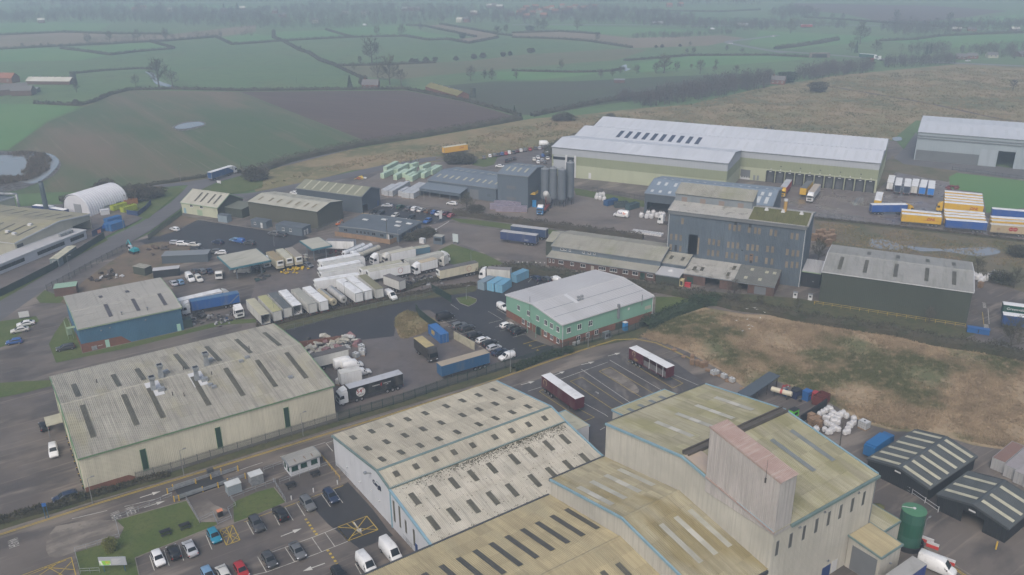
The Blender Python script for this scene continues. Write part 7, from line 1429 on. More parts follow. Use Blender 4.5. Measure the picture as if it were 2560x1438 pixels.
# ================================================================ SMALLER THINGS
def along(px,step,world=None):
    pts = [Vector(G2(*p)) for p in px]; out = []
    for a,b in zip(pts[:-1],pts[1:]):
        L = (b-a).length; n = max(1,round(L/step))
        for i in range(n): out.append((a.lerp(b,i/n),math.atan2(b.y-a.y,b.x-a.x),L/n))
    out.append((pts[-1],out[-1][1],0)); return out
FG = M('dark_green_fence',(.022,.045,.036),(.03,.052,.04),scale=.5,rough=.6); FGAL = M('dull_galvanised_fence',(.15,.155,.15),(.11,.115,.11),scale=.6,rough=.6); TIMB = M('timber',(.30,.19,.11),(.24,.16,.10),scale=1.2,rough=.85,rnd=.15); FDK = M('dark_mesh_fence',(.05,.06,.058),rough=.7)
_post = {}
def fence(px,h,label,mat,pale=.155,pw=.07,post=2.75,solid=False,rails=True,name='fence'):
    o = thing(name,label,'fence'); pl_ = along(px,post)
    k = round(h,2)
    if k not in _post: _post[k] = MB().box(-.05,.05,-.05,.05,ZG,h).me('post')
    ru = MB(); pa = MB()
    for i,(p,rz,st) in enumerate(pl_):
        ob('post',_post[k],mat,o,(p.x,p.y,0),(0,0,rz))
        if not st: continue
        q = Vector((p.x,p.y)); d = Vector((math.cos(rz),math.sin(rz))); nn = Vector((-d.y,d.x))
        def slabq(m_,s0,s1,z0,z1,t=.02,of=-.06):
            a = q+d*s0+nn*of; b = q+d*s1+nn*of; c = nn*t; i0 = len(m_.v)
            for z in (z0,z1): m_.v.extend([(*(a-c),z),(*(b-c),z),(*(b+c),z),(*(a+c),z)])
            m_.f.extend([(i0,i0+1,i0+5,i0+4),(i0+2,i0+3,i0+7,i0+6),(i0+4,i0+5,i0+6,i0+7),(i0+1,i0+2,i0+6,i0+5),(i0+3,i0,i0+4,i0+7)])
        if rails:
            for z in (h*.22,h*.82): slabq(ru,0,st,z,z+.06,.025,0)
        if solid:
            b_ = MB(); slabq(b_,.02,st-.02,.02,h-.03,.02); b_.build('panel',mat,o)
        elif pale:
            n = max(1,round(st/pale))
            for j in range(n): slabq(pa,j*st/n+.02,j*st/n+.02+pw,.04,h)
    if rails and ru.v: ru.build('rail',mat,o)
    if pa.v: pa.build('pales',mat,o,kind='stuff')
    return o
fence([(342,1205),(430,1180),(560,1139),(700,1097),(846,1053)],2.3,'galvanised palisade fence at the foot of the cream warehouse',FGAL,.17,.075)
fence([(846,1053),(930,1028),(1010,1004),(1120,966),(1240,929),(1285,914)],2.4,'dark palisade fence between lorry yard and estate road',FG,.17,.06)
fence([(1285,914),(1340,897),(1400,876),(1500,851),(1570,832),(1640,806)],2.2,'dark green palisade fence along the mint green building',FG,.2,.05)
fence([(1040,776),(1050,792),(1075,812),(1100,830)],2.4,'green palisade fence beside the tan grass mound',FG,.16,.08); fence([(1080,728),(1105,742),(1128,757)],2.4,'green palisade gate run at the dark car park entrance',FG,.16,.08)
fence([(0,742),(60,712),(130,676),(190,641),(235,612),(262,595)],2.3,'tall dark green panel fence in front of the white office strip',FG,solid=True)
fence([(118,728),(160,706),(215,676),(270,647),(318,622)],2.2,'dark mesh fence between the road and the earth yard',FDK,.3,.03); fence([(372,600),(400,578),(430,556),(455,538)],2.2,'green mesh fence beside the new dark car park',FG,.2,.07)
fence([(2034,544),(2120,553),(2250,567),(2400,583),(2560,603),(2640,612)],2.4,'grey security fence along the wet trailer yard',FGAL,.35,.04); fence([(232,592),(262,577),(280,566)],2.2,'blue boarded fence with banners at the skip yard',M('blue_boards',(.02,.05,.13),rough=.6),solid=True)
fence([(838,590),(880,596),(930,603),(975,611),(1010,596)],1.8,'orange timber fence below the slate blue office',TIMB,solid=True,post=1.9); fence([(318,536),(345,540),(365,525),(378,510)],1.9,'dark blue hoarding round the skip yard corner',M('navy_hoarding',(.02,.045,.12),rough=.6),solid=True)
fence([(690,835),(760,818),(860,790),(960,766),(1060,744),(1090,733)],2.0,'thin wire fence behind the box trailers',FGAL,.5,.02); fence([(620,570),(700,582),(765,590),(850,560)],2.0,'wire mesh fence beside the olive brown shed',FGAL,.5,.02)
fence([(2200,1190),(2280,1235),(2345,1280)],1.2,'white and orange tube barrier beside the black sheds',T_WHITE,0,rails=True); fence([(1480,478),(1560,492),(1612,503)],2.0,'mesh fence behind the grass strip',FDK,.4,.03)
fence([(2380,425),(2470,437),(2560,449),(2640,458)],1.6,'post and wire fence below the steel stockist',FDK,.6,.03)
def railing(px,label,mat=steel,h=1.05):
    o = thing('railing',label,'railing'); r_ = MB(); w_ = [G2(*p) for p in px]
    for a,b in zip(w_[:-1],w_[1:]):
        for z in (.55,h): r_.tube((*a,z),(*b,z),.035,n=5)
    r_.build('rail',mat,o); pm = _cache.setdefault(('rpost',h),MB().tube((0,0,ZG),(0,0,h),.035,n=5).me('post'))
    for p,rz,st in along(px,2.0): ob('post',pm,mat,o,(p.x,p.y,0))
for px,lab in (([(289,1303),(300,1346),(188,1382),(202,1434),(250,1432)],'grey railing round the lawn beside the pale concrete'),([(430,1244),(289,1302)],'grey railing along the top of the lawn'),([(466,1251),(499,1308),(534,1291),(545,1316)],'grey railing beside the weighbridge ramp'),([(545,1316),(580,1300),(571,1280),(590,1268),(578,1250),(640,1226),(690,1208)],'grey railing round the small lawn'),([(660,1180),(730,1155),(742,1150)],'railing behind the gatehouse'),([(684,1206),(715,1257)],'railing at the end of the small lawn'),([(840,1168),(905,1226),(980,1310),(1030,1375)],'long handrail beside the white hall footpath'),([(700,1210),(820,1166)],'railing in front of the gatehouse')): railing(px,lab)
railing([(800,1140),(850,1200)],'yellow barrier rail beside the gatehouse',yel,.9); railing([(905,537),(975,548),(1050,557)],'yellow barrier rail behind the slate blue office',yel,.8)
# lamp posts and poles
LP = M('lamp_post_grey',(.20,.205,.20),rough=.5)
def lamppost(px,top,label,mat=LP,head=True,name='lamp_post',r=.09,rz=0.6):
    p = G(*px); h = max(4,(px[1]-top)/spx(px[1])/.93); o = thing(name,label,'lamp post' if head else 'pole',(p.x,p.y,0),rz); MB().tube((0,0,ZG),(0,0,h),r,r*.55,8).build('pole',mat,o)
    if head: MB().tube((0,0,h-.05),(.9,0,h+.1),.04,n=5).build('arm',mat,o); MB().box(.6,1.3,-.14,.14,h+.05,h+.2,.05,.03).build('lantern',mat,o)
for px,t0,lab in (((232,1259),1190,'street lamp in front of the brick plinth'),((460,1189),1121,'street lamp before the first tall window'),((758,1090),1030,'street lamp before the cream warehouse corner'),((1470,870),808,'street lamp in front of the mint green building'),((1276,930),875,'street lamp by the end of the lorry yard'),((1166,748),722,'street lamp on the round car park island'),((178,696),640,'pale street lamp beside the mesh fence'),((452,455),415,'street lamp on the field side of the road'),((311,578),535,'street lamp at the skip yard entrance'),((686,616),580,'street lamp at the edge of the new car park'),((865,770),706,'lamp pole among the box trailers'),((688,802),748,'thin lamp pole behind the mossy trailer'),((1178,660),628,'street lamp on the grass by the barrier'),((996,612),576,'lamp pole at the timber fence corner'),((1060,500),480,'lamp pole beside the slate canopy'),((2307,1345),1300,'lamp pole between the tank and black sheds')): lamppost(px,t0,lab)
for px,t0,lab in (((969,606),545,'timber telegraph pole beside the slate blue office'),((604,430),405,'timber telegraph pole by the road bend'),((742,208),195,'lone pole on the far pasture'),((2097,1128),1052,'rusty steel pole on the plant hall roof edge')): lamppost(px,t0,lab,BARK,False,'telegraph_pole',.13)
# signs
def sign(px,w,h,zc,rz,mat,label,legs=True,extra=None):
    p = G(*px); o = thing('sign',label,'sign',(p.x,p.y,0),rz); MB().box(-w/2,w/2,-.05,.05,zc-h/2,zc+h/2).build('board',mat,o)
    for s in (-1,1): MB().box(s*w*.38-.05,s*w*.38+.05,.05,.14,ZG,zc+h/2).build('leg',M('blue_leg',(.02,.09,.17),rough=.5),o)
    return o
sb = sign((287,1429),4.6,1.7,2.2,.03,M('grey_sign',(.34,.36,.39),rough=.5),'grey company sign board with coloured panel on blue legs')
MB().box(-2.2,-.35,-.065,-.05,1.45,2.35).build('panel',M('sign_print',(.75,.75,.74),(.25,.55,.06),scale=.9,lo=.5,hi=.56,rough=.5),sb); MB().box(-1.2,-.4,-.07,-.066,1.75,2.3).build('panel',M('sign_orange',(.75,.35,.05),(.3,.55,.08),scale=1.5,rough=.5),sb)
for k in range(6): MB().box(-.1,.9+.25*(k % 3),-.065,-.05,1.6+k*.2,1.66+k*.2).build('text_line',T_WHITE,sb)
sign((62,797),2.6,1.7,1.4,.4,T_WHITE,'white framed blue roadside sign by the parked saloons'); s_ = sign((118,1296),.7,.7,3.0,.3,M('blue_sign',(.03,.12,.35),rough=.5),'small blue road sign on the hedge'); sign((548,460),2.0,1.2,.9,-.3,T_WHITE,'small white sign beside the navy and white lorry'); sign((1139,610),2.2,3.0,2.2,-.4,M('pale_sign',(.45,.5,.5),rough=.5),'tall pale sign panel by the entrance barrier'); sign((1102,552),1.2,3.2,2.4,.5,T_WHITE,'white notice board at the small car park corner'); sign((264,577),2.4,1.3,1.7,1.2,M('banner_blue',(.02,.16,.48),rough=.5),'blue banner at the skip yard'); sign((250,589),1.6,1.2,1.6,1.2,M('banner_red',(.6,.25,.18),rough=.5),'red and white banner at the skip yard')
# picnic tables
def picnic(px,rz,label):
    p = G(*px); o = thing('picnic_table',label,'picnic table',(p.x,p.y,0),rz)
    for y in (-.34,-.17,0,.17,.34): MB().box(-.95,.95,y-.075,y+.075,.70,.75).build('plank',black,o)
    for y in (-.8,.8): MB().box(-.95,.95,y-.14,y+.14,.42,.47).build('seat',black,o)
    for x in (-.7,.7): MB().box(x-.04,x+.04,-.85,.85,.36,.42).tube((x,-.7,ZG),(x,-.25,.7),.05,n=4).tube((x,.7,ZG),(x,.25,.7),.05,n=4).build('leg_frame',black,o)
for px,lab in (((414,1335),'black picnic table on the lawn, closer to the tree'),((462,1319),'black picnic table on the lawn, closer to the ramp'),((727,1216),'black picnic table at the end of the small lawn'),((788,1188),'black picnic table in front of the gatehouse')): picnic(px,A1,lab)
# shelters, weighbridge
def shelter(px,L,W,h,rz,mat,roof,label,name='shelter'):
    p = G(*px); o = thing(name,label,'shelter',(p.x,p.y,0),rz); MB().box(-L/2-.1,L/2+.1,-W/2-.1,W/2+.1,h,h+.1).build('roof',roof,o)
    for k in range(int(h/.28)): MB().box(-L/2,L/2,-W/2-.03,-W/2+.03,.1+k*.28,.30+k*.28).build('slat',mat,o)
    for k in range(int(h/.28)): MB().box(-L/2-.03,-L/2+.03,-W/2,W/2,.1+k*.28,.30+k*.28).build('slat',mat,o)
    for sx in (-1,1):
        for sy in (-1,1): MB().box(sx*L/2-.04,sx*L/2+.04,sy*W/2-.04,sy*W/2+.04,ZG,h).build('post',steel,o)
shelter((585,1230),2.6,1.8,2.1,A1,M('slatted_blue_grey',(.25,.29,.31),rough=.6),LIGHT_W,'slatted grey smoking shelter beside the weighbridge ramp'); shelter((641,1206),2.4,1.8,2.1,A1,steel,LIGHT_W,'small open shelter with pale blue roof near the gatehouse')
wb = thing('wheel_wash','dark wheel wash bed with striped guard rails on the estate road','wheel wash',(*G2(502,1217),0),A1); MB().box(-4.5,4.5,-1.9,1.9,ZG,.12).build('bed',M('wet_black_bed',(.035,.035,.037),rough=.4),wb)
for s in (-1,1):
    for z in (.35,.6,.85): MB().box(-4.6,4.6,s*2.1-.05,s*2.1+.05,z,z+.12).build('guard_rail',steel,wb)
    for x in (-4.7,4.7): MB().box(x-.1,x+.1,s*2.1-.1,s*2.1+.1,ZG,1.2).build('bollard',yel,wb)
MB().box(2.2,3.4,2.3,3.2,ZG,1.5).build('pump_box',T_DARK,wb)
for px,lab in (((455,1222),'guard rail leading into the wheel wash, hedge side'),((472,1241),'guard rail leading into the wheel wash, lawn side'),((562,1188),'guard rail leading out of the wheel wash, fence side'),((580,1207),'guard rail leading out of the wheel wash, gatehouse side')):
    p = G(*px); o = thing('guard_rail',lab,'guard rail',(p.x,p.y,0),A1); [MB().box(-2.6,2.6,-.05,.05,z,z+.14).build('rail',steel,o) for z in (.35,.62,.9)]; [MB().box(x-.1,x+.1,-.1,.1,ZG,1.15).build('post',yel,o) for x in (-2.7,2.7)]
# ground lettering
def ground_text(s,px,size,rz,mat=markw,sx=1.0,sy=1.0):
    p = G(*px); o = ob('road_lettering',text_me(s,size,0),mat,None,(p.x,p.y,MZ+.002),(0,0,rz)); o.scale = (sx,sy,1); tag(o,kind='structure')
for s,px in (('WHEEL',(325,1278)),('WASH',(288,1289)),('WASH',(32,1358))): ground_text(s,px,1.0,A1-math.pi/2,sx=.95,sy=2.4)
ground_text('3',(1493,982),1.6,VN+math.pi/2); 
for px in ((1325,864),(1344,876)): ground_text('d',px,1.5,A1,marky)
# pallets, crates, bags, packs
def mk(name,cat,fn):
    def go(px,rz,label,group=None,z=0,s=1.0):
        p = G(*px,z); key = ('mk',name)
        if key not in _proto: _proto[key] = thing(name,'x',cat); fn(_proto[key])
        o = copy_tree(_proto[key]); o.location = (p.x,p.y,z); o.rotation_euler = (0,0,rz); o['label'] = label
        if group: o['group'] = group
        o.scale = (s,s,s); return o
    return go
def f_pal(o):
    for j in range(5):
        for k in range(4): MB().box(-.6,.6,-.5+k*.28,-.3+k*.28,.1+j*.3,.14+j*.3).build('board',TIMB,o)
        MB().box(-.6,.6,-.45,.45,j*.3-.02,j*.3+.09).build('bearer',TIMB,o)
def f_ibc(o):
    MB().box(-.5,.5,-.6,.6,.16,1.12).build('tank',M('ibc_plastic',(.55,.55,.53),(.45,.45,.44),scale=1,rough=.5),o); c = MB()
    for k in range(5):
        x = -.52+k*.26; c.box(x-.015,x+.015,-.62,-.6,.14,1.15).box(x-.015,x+.015,.6,.62,.14,1.15)
        y = -.62+k*.31; c.box(-.53,-.51,y-.015,y+.015,.14,1.15).box(.51,.53,y-.015,y+.015,.14,1.15)
    for z in (.4,.75,1.12): c.box(-.53,.53,-.63,-.61,z,z+.03).box(-.53,.53,.61,.63,z,z+.03).box(-.54,-.52,-.62,.62,z,z+.03).box(.52,.54,-.62,.62,z,z+.03)
    c.build('cage',steel,o); MB().box(-.5,.5,-.6,.6,ZG,.14).build('pallet',TIMB,o); MB().tube((0,0,1.12),(0,0,1.2),.12).build('cap',black,o)
BAG = M('white_bulk_bag',(.60,.59,.58),(.50,.49,.49),scale=1.5,rough=.8)
def f_bag(o):
    rs = random.Random(5); mb = MB(); pr = [(.40,0),(.52,.15),(.55,.5),(.52,.85),(.38,1.02),(.15,1.06)]
    mb.lathe(pr,10); mb.v = [(x*(1+rs.uniform(-.08,.08)),y*(1+rs.uniform(-.08,.08)),z) for x,y,z in mb.v]; mb.build('bag',BAG,o,smooth=False)
    for a in range(4): MB().tube((.35*math.cos(a*1.57+.7),.35*math.sin(a*1.57+.7),.95),(.2*math.cos(a*1.57+1.0),.2*math.sin(a*1.57+1.0),1.3),.04,n=4).build('strap',BAG,o)
pallet = mk('pallet_stack','pallets',f_pal); ibc = mk('liquid_container','container',f_ibc); bag = mk('bulk_bag','bag',f_bag)
for i,(x,y,k) in enumerate(((1618,596,0),(1715,665,0),(1800,690,1),(1795,735,1),(1850,745,1),(1895,765,1),(1930,755,1),(1955,800,0),(2010,840,2),(2035,835,2),(2075,855,0),(2115,875,2),(2150,905,0),(2195,915,2),(2300,990,0))):
    px = R33(x,y+25)
    if k == 2: ibc(px,A1,'white caged liquid container in the line along the lorry park edge','caged containers along the lorry park edge')
    else: o = pallet(px,A1+.3*i,'stack of wooden pallets in the line along the lorry park edge' if k else 'low pile of pallets at the lorry park edge','pallet stacks along the lorry park edge' if k else 'low pallet piles at the lorry park edge'); o.scale = (1,1,1 if k else .22)
rs = random.Random(9)
for x,y in ((510,1255),(540,1240),(570,1222),(600,1200),(620,1215),(565,1290),(590,1300),(620,1280),(650,1250),(660,1290),(690,1265),(720,1265),(745,1245),(700,1300),(640,1330),(670,1335),(700,1340),(650,1310),(580,1345),(610,1360),(640,1380),(670,1400),(700,1410),(640,1410),(560,1410),(590,1435),(620,1430),(480,1415),(780,1275),(800,1360),(820,1370),(840,1350),(860,1340),(850,1310),(790,1410),(800,1430),(770,1440)):
    bag(R34(x+rs.uniform(-4,4),y+22),rs.uniform(0,6),'white bulk bag in the heap beside the plant hall','white bulk bags beside the plant hall',s=rs.uniform(.95,1.3))
for x,y in ((2060,1320),(2085,1340),(2110,1330),(2140,1355),(2170,1350),(2190,1330),(2215,1320),(2250,1300),(2280,1310),(2320,1315),(2340,1325),(2120,1370)): bag(R24(x,y+15),rs.uniform(0,6),'white bulk bag beyond the corner of the olive green shed','white bulk bags beyond the olive shed',s=1.5)
for x,y in ((430,1300),(440,1345),(490,1330),(500,1370),(2120,1430)): pallet(R34(x,y+20) if x < 2000 else R24(x,y),A1,'tall pallet stack between the bulk bags' if x < 2000 else 'orange pallet stack beside the olive shed corner','pallet stacks between the bulk bags' if x < 2000 else None,s=1.25)
ibc(R34(955,1400),A1,'single caged container beside the blue refuse lorry',s=1.6); ibc(R44(1180,165),A1,'caged container behind the longer black shed',s=1.3)
for i,(x,y) in enumerate(((460,930),(500,890),(545,880),(590,905),(630,885),(520,930),(560,950),(610,940),(640,930),(600,985))): pallet(R24(x,y+30),-.45+.1*i,'stack of pale timber pallets beside the mill end wall','pallet stacks beside the mill end wall',s=1.7)
for i,(x,y) in enumerate(((1055,600),(1062,640),(1000,680),(835,945),(868,935),(1060,655))): ibc(R32(x,y+15),A1+.2*i,'caged liquid container beside the scrap behind the cream warehouse','caged containers behind the cream warehouse',s=1.25)
# insulation packs
def packs(name,cat,col,L,nz,nx,fn_label):
    m_ = M(name+'_wrap',col,tuple(c*.8 for c in col),scale=.8,rough=.45,rnd=.08)
    def go(a,b,label,group):
        pa_,pb = G(*a),G(*b); d = pb-pa_; rz = math.atan2(d.y,d.x); n = max(1,round(d.length/2.5)); o = thing(name,label,cat,(pa_.x,pa_.y,0),rz,group)
        me = _cache.setdefault((name,'pack'),MB().box(0,2.44,-.95,.95,0,.72,.02,.02).me('pack')); be = _cache.setdefault((name,'bearer'),MB().box(0,2.44,-.9,.9,ZG,.1).me('bearer'))
        for i in range(n):
            ob('bearer',be,TIMB,o,(i*2.5,0,0))
            for j in range(nz): ob('pack',me,m_,o,(i*2.5+random.uniform(-.04,.04),random.uniform(-.03,.03),.11+j*.78))
    return go
gp = packs('insulation_stack','insulation packs',(.45,.58,.43),2.44,3,1,0)
for i,(a,b) in enumerate((((1262,348),(1390,285)),((1290,280),(1400,222)),((1370,300),(1460,245)),((1400,300),(1530,232)),((1390,362),(1500,300)),((1475,340),(1590,275)),((1550,250),(1620,225)),((1510,365),(1580,330)),((1545,378),(1660,310)),((1600,345),(1700,290)),((1650,270),(1720,240)),((1665,345),(1760,290)),((1700,320),(1800,262)),((1745,310),(1850,258)))): gp(R22(*a),R22(*b),'row of pale green wrapped insulation packs on the storage yard','pale green insulation rows')
gw = packs('panel_stack','wrapped panels',(.48,.49,.50),2.44,3,1,0)
for a,b in (((1275,510),(1380,450)),((1300,520),(1450,435)),((1345,525),(1515,425)),((1440,525),(1530,475)),((1475,540),(1640,440)),((1510,545),(1690,440)),((1555,548),(1700,465))): gw(R22(*a),R22(*b),'row of silver wrapped panel packs beside the slate canopy','silver panel rows')
gv = packs('brick_pack_stack','wrapped packs',(.27,.235,.29),2.44,3,1,0)
for a,b in (((1240,528),(1310,512)),((1225,523),(1300,506)),((1236,516),(1310,500))): gv((a[0],a[1]),(b[0]+5,b[1]+18),'row of lilac wrapped packs against the process block','lilac pack rows')
for i,(x,y) in enumerate(((1290,725),(1345,735),(1390,735),(1360,705),(1410,700),(1480,715),(1445,725),(1510,720))): bag(R23(x,y+8),i,'pale green wrapped bale beside the blue grey shed','pale green bales',s=1.7)
for i,(x,y) in enumerate(((850,520),(880,515),(910,510),(845,540),(880,545),(920,555))): bag(R23(x,y+12),i,'pale blue wrapped bale beside the blue skip','pale blue bales',s=1.6)
for k in range(12): p = G(1583+k*6.4,579+k*.85); o = thing('wrapped_slab','white wrapped slab in the long row behind the brown hedge','wrapped pack',(p.x,p.y,0),V2,'white slabs behind the brown hedge'); MB().box(-1.6,1.6,-.42,.42,ZG,.55,.05,.05).build('pack',BAG,o); MB().box(-.05,.05,-.43,.43,.55,.57).build('band',T_DARK,o)
# skips
def skip(px,rz,L,col,label,load=None):
    p = G(*px); m_ = M('skip_'+label[:12],col,tuple(c*.75 for c in col),scale=.8,rough=.6); o = thing('skip',label,'skip',(p.x,p.y,0),rz); W,h = 1.15,2.2
    for s in (-1,1): MB().box(-L/2,L/2,s*W-.05,s*W+.05,.1,h).build('side',m_,o); MB().box(s*L/2-.05,s*L/2+.05,-W+.05,W-.05,.1,h).build('end',m_,o)
    for k in range(int(L)): MB().box(-L/2+.3+k,-L/2+.42+k,-W-.12,W+.12,.1,h-.15).build('rib',m_,o)
    MB().box(-L/2+.05,L/2-.05,-W+.05,W-.05,.05,1.2).build('load',load or M('scrap_load',(.06,.055,.05),(.12,.09,.07),scale=2,lo=.45,hi=.55,rough=.9),o)
skip(R21(1190,650),1.0,6.2,(.36,.42,.03),'lime yellow skip behind the hoarding',); skip(R21(1290,668),1.0,6.2,(.40,.45,.03),'lime yellow skip with a rounded load at the hoarding corner'); skip(R23(985,605),.7,6.0,(.02,.08,.2),'dark blue roll on skip on the concrete yard'); skip(R23(1090,630),.2,5.5,(.05,.07,.07),'dark skip of scrap behind the delivery van'); skip(R23(1200,645),.7,6.0,(.05,.09,.10),'grey green skip beside the blue grey shed'); skip(R34(525,1150),.75,3.8,(.13,.03,.025),'rusty red skip beside the bulk bags'); skip(R21(1310,600),.6,5,(.30,.13,.04),'orange rusty skip behind the lime yellow ones')
# scrap heaps: loose pieces, each a part
def heap(px,n,rad,cols,label,seed,hmax=1.2,size=1.0,cat='scrap',name='scrap_heap'):
    p = G(*px); rs = random.Random(seed); o = thing(name,label,cat,(p.x,p.y,0),rs.uniform(0,3)); ms = [M('scrap_%d_%d' % (seed,i),c,tuple(x*.6 for x in c),scale=2,rough=.7) for i,c in enumerate(cols)]
    for k in range(n):
        L,W,h = rs.uniform(.5,1.5)*size,rs.uniform(.3,.9)*size,rs.uniform(.08,.5)*size; a = rs.uniform(0,6.28); r = rad*rs.random()**.6
        ob('scrap_piece',MB().box(-L/2,L/2,-W/2,W/2,-h/2,h/2,L*.1,0).me('scrap_piece'),rs.choice(ms),o,(r*math.cos(a),r*math.sin(a)*.6,max(h/2,hmax*(1-r/rad)*rs.random()+.1)),(rs.uniform(-.5,.5),rs.uniform(-.5,.5),rs.uniform(0,6)))
DKS = [(.02,.02,.022),(.05,.05,.05),(.12,.11,.10),(.3,.3,.3)]; WTS = [(.5,.48,.42),(.42,.40,.34),(.5,.49,.46),(.26,.14,.14),(.06,.06,.06),(.38,.36,.3)]
for a in (((739,676),26,4.5,[(.5,.33,.01)],'yellow painted scrap steel on the breaker yard',21,.5),((1035,708),46,7,DKS,'heap of black engines and gearboxes',22,1.2),((1075,700),36,6,DKS,'second heap of black engine scrap by the cream trailer',23,1.2),((810,872),40,8,WTS,'heap of cut white trailer panels in the walled bay',24,1.5,2.0),((858,862),30,6,WTS,'leaning pale panel scrap beside the caged containers',25,1.8,2.2),((752,645),22,4,WTS,'broken cream panels beneath the smaller canopy',26,.8,1.4),((838,632),18,4,[(.2,.03,.03),(.08,.05,.05)],'red chassis scrap beside the tankers',27,1),((525,800),26,6,DKS+[(.03,.06,.12)],'mixed dark scrap behind the blue shed',28,1.2),((492,792),14,3,DKS,'old dark hut parts and scrap near the blue shed',29,1.8,1.6),((560,802),16,4,DKS,'wheels and axles scrap on the grass edge',30,.6),((460,632),14,4,[(.5,.3,.02),(.35,.10,.03),(.4,.35,.3)],'orange and yellow plant parts beside the earth yard',31,.8),((280,693),10,4,[(.55,.55,.55)],'white rubble bags on the earth yard',32,.4),((258,690),14,6,[(.06,.045,.035)],'dark soil heap on the earth yard',33,.8,1.6),((395,625),14,6,[(.07,.055,.045),(.14,.1,.07)],'spoil heap beside the teal digger',34,.7,1.6),((1985,985),20,4,DKS+[(.02,.1,.25),(.3,.03,.03)],'machinery parts beside the bulk tank',35,1.2),((900,446),10,4,[(.5,.5,.48),(.5,.35,.05),(.35,.12,.05)],'odd packs and timber on the storage yard edge',36,.8,1.6),((2110,400),12,5,DKS,'dark scrap on the waste strip by the warehouse corner',37,.8,1.4),((655,690),12,5,[(.03,.06,.06),(.05,.05,.05)],'flat dark metal lengths on the breaker yard',38,.3,1.6),((2380,470),16,4,[(.14,.03,.03),(.2,.05,.04)],'dark red steel frames beside the six trailers',39,1,1.5),((1925,322),14,6,DKS,'dark rubble beside the distribution warehouse roof line',40,1)): heap(*a)
# horizontal tank, blue crates, walls
o = thing('bulk_tank','cream horizontal tank with red band beside the conveyor','tank',(*G2(*R34(130,1090)),0),VN+.35); MB().tube((-2.4,0,1.5),(2.4,0,1.5),.6,n=14).build('barrel',M('cream_tank',(.55,.5,.38),rough=.5),o); MB().tube((-.25,0,1.5),(.25,0,1.5),.62,n=14).build('band',M('red_band',(.4,.06,.05),rough=.5),o); [MB().box(x-.1,x+.1,-.5,.5,ZG,1.1).build('saddle',dsteel,o) for x in (-1.5,1.5)]
cv = thing('conveyor_roof','long dark sloping conveyor cover at the field edge','conveyor',(*G2(1893,988),0),A1+.12); MB().box(-7,7,-1.5,1.5,2.6,2.8).build('cover',W_SLATE2,cv,None,(0,R(-4),0)); [MB().box(x-.1,x+.1,-1.3,-1.1,ZG,2.6).build('leg',dsteel,cv) for x in (-6,-2,2,6)]; [MB().box(x-.1,x+.1,1.1,1.3,ZG,2.6).build('leg',dsteel,cv) for x in (-6,-2,2,6)]
def boxthing(name,label,cat,px,rz,L,W,h,mat,top=None,parts=()):
    p = G(*px); o = thing(name,label,cat,(p.x,p.y,0),rz); MB().box(-L/2,L/2,-W/2,W/2,ZG,h,.04,.04).build('body',mat,o); MB().box(-L/2-.05,L/2+.05,-W/2-.05,W/2+.05,h,h+.08).build('lid',top or mat,o)
    for nm,x0,x1,z0,z1,mt in parts: MB().box(x0,x1,-W/2-.04,-W/2+.01,z0,z1).build(nm,mt,o)
    return o
BLB = M('blue_bin',(.02,.10,.28),rough=.5); GEN = M('generator_cream',(.55,.46,.25),rough=.5)
boxthing('generator','cream mobile generator below the brick shed','generator',(1695,712),-.44,3.6,1.6,2.0,GEN,None,(('grille',.8,1.6,.4,1.6,black),('panel',-1.2,.2,.8,1.5,T_WHITE))); boxthing('diesel_tank','red fuel box beside the cream generator','fuel tank',(1719,716),-.44,1.8,1.2,1.1,M('red_box',(.4,.03,.04),rough=.5)); boxthing('waste_bin','blue lidded bin stack behind the bulk tank','bin',R34(385,1110),.7,1.8,1.6,2.2,BLB,None,(('slot',-.6,.6,1.2,1.4,black),)); boxthing('waste_bin','long blue waste container at the foot of the olive shed','bin',R34(2095,445),-.44,5.4,1.6,1.3,BLB,None,(('rib',-.1,.1,.1,1.2,black),)); boxthing('machine','bright green machine beside the plant hall roof','machine',R34(255,1270),.6,2.0,1.3,1.5,M('lime_machine',(.12,.55,.04),rough=.4),black,(('vent',-.5,.5,.4,1.0,black),)); boxthing('machine','red machine beside the blue lidded bins','machine',R34(465,1110),.6,1.6,1.2,1.8,M('red_machine',(.35,.03,.03),rough=.5)); boxthing('machine','navy machine beside the bulk tank','machine',R34(280,1090),.6,2.2,1.5,1.9,M('navy_machine',(.02,.03,.08),rough=.5),black)
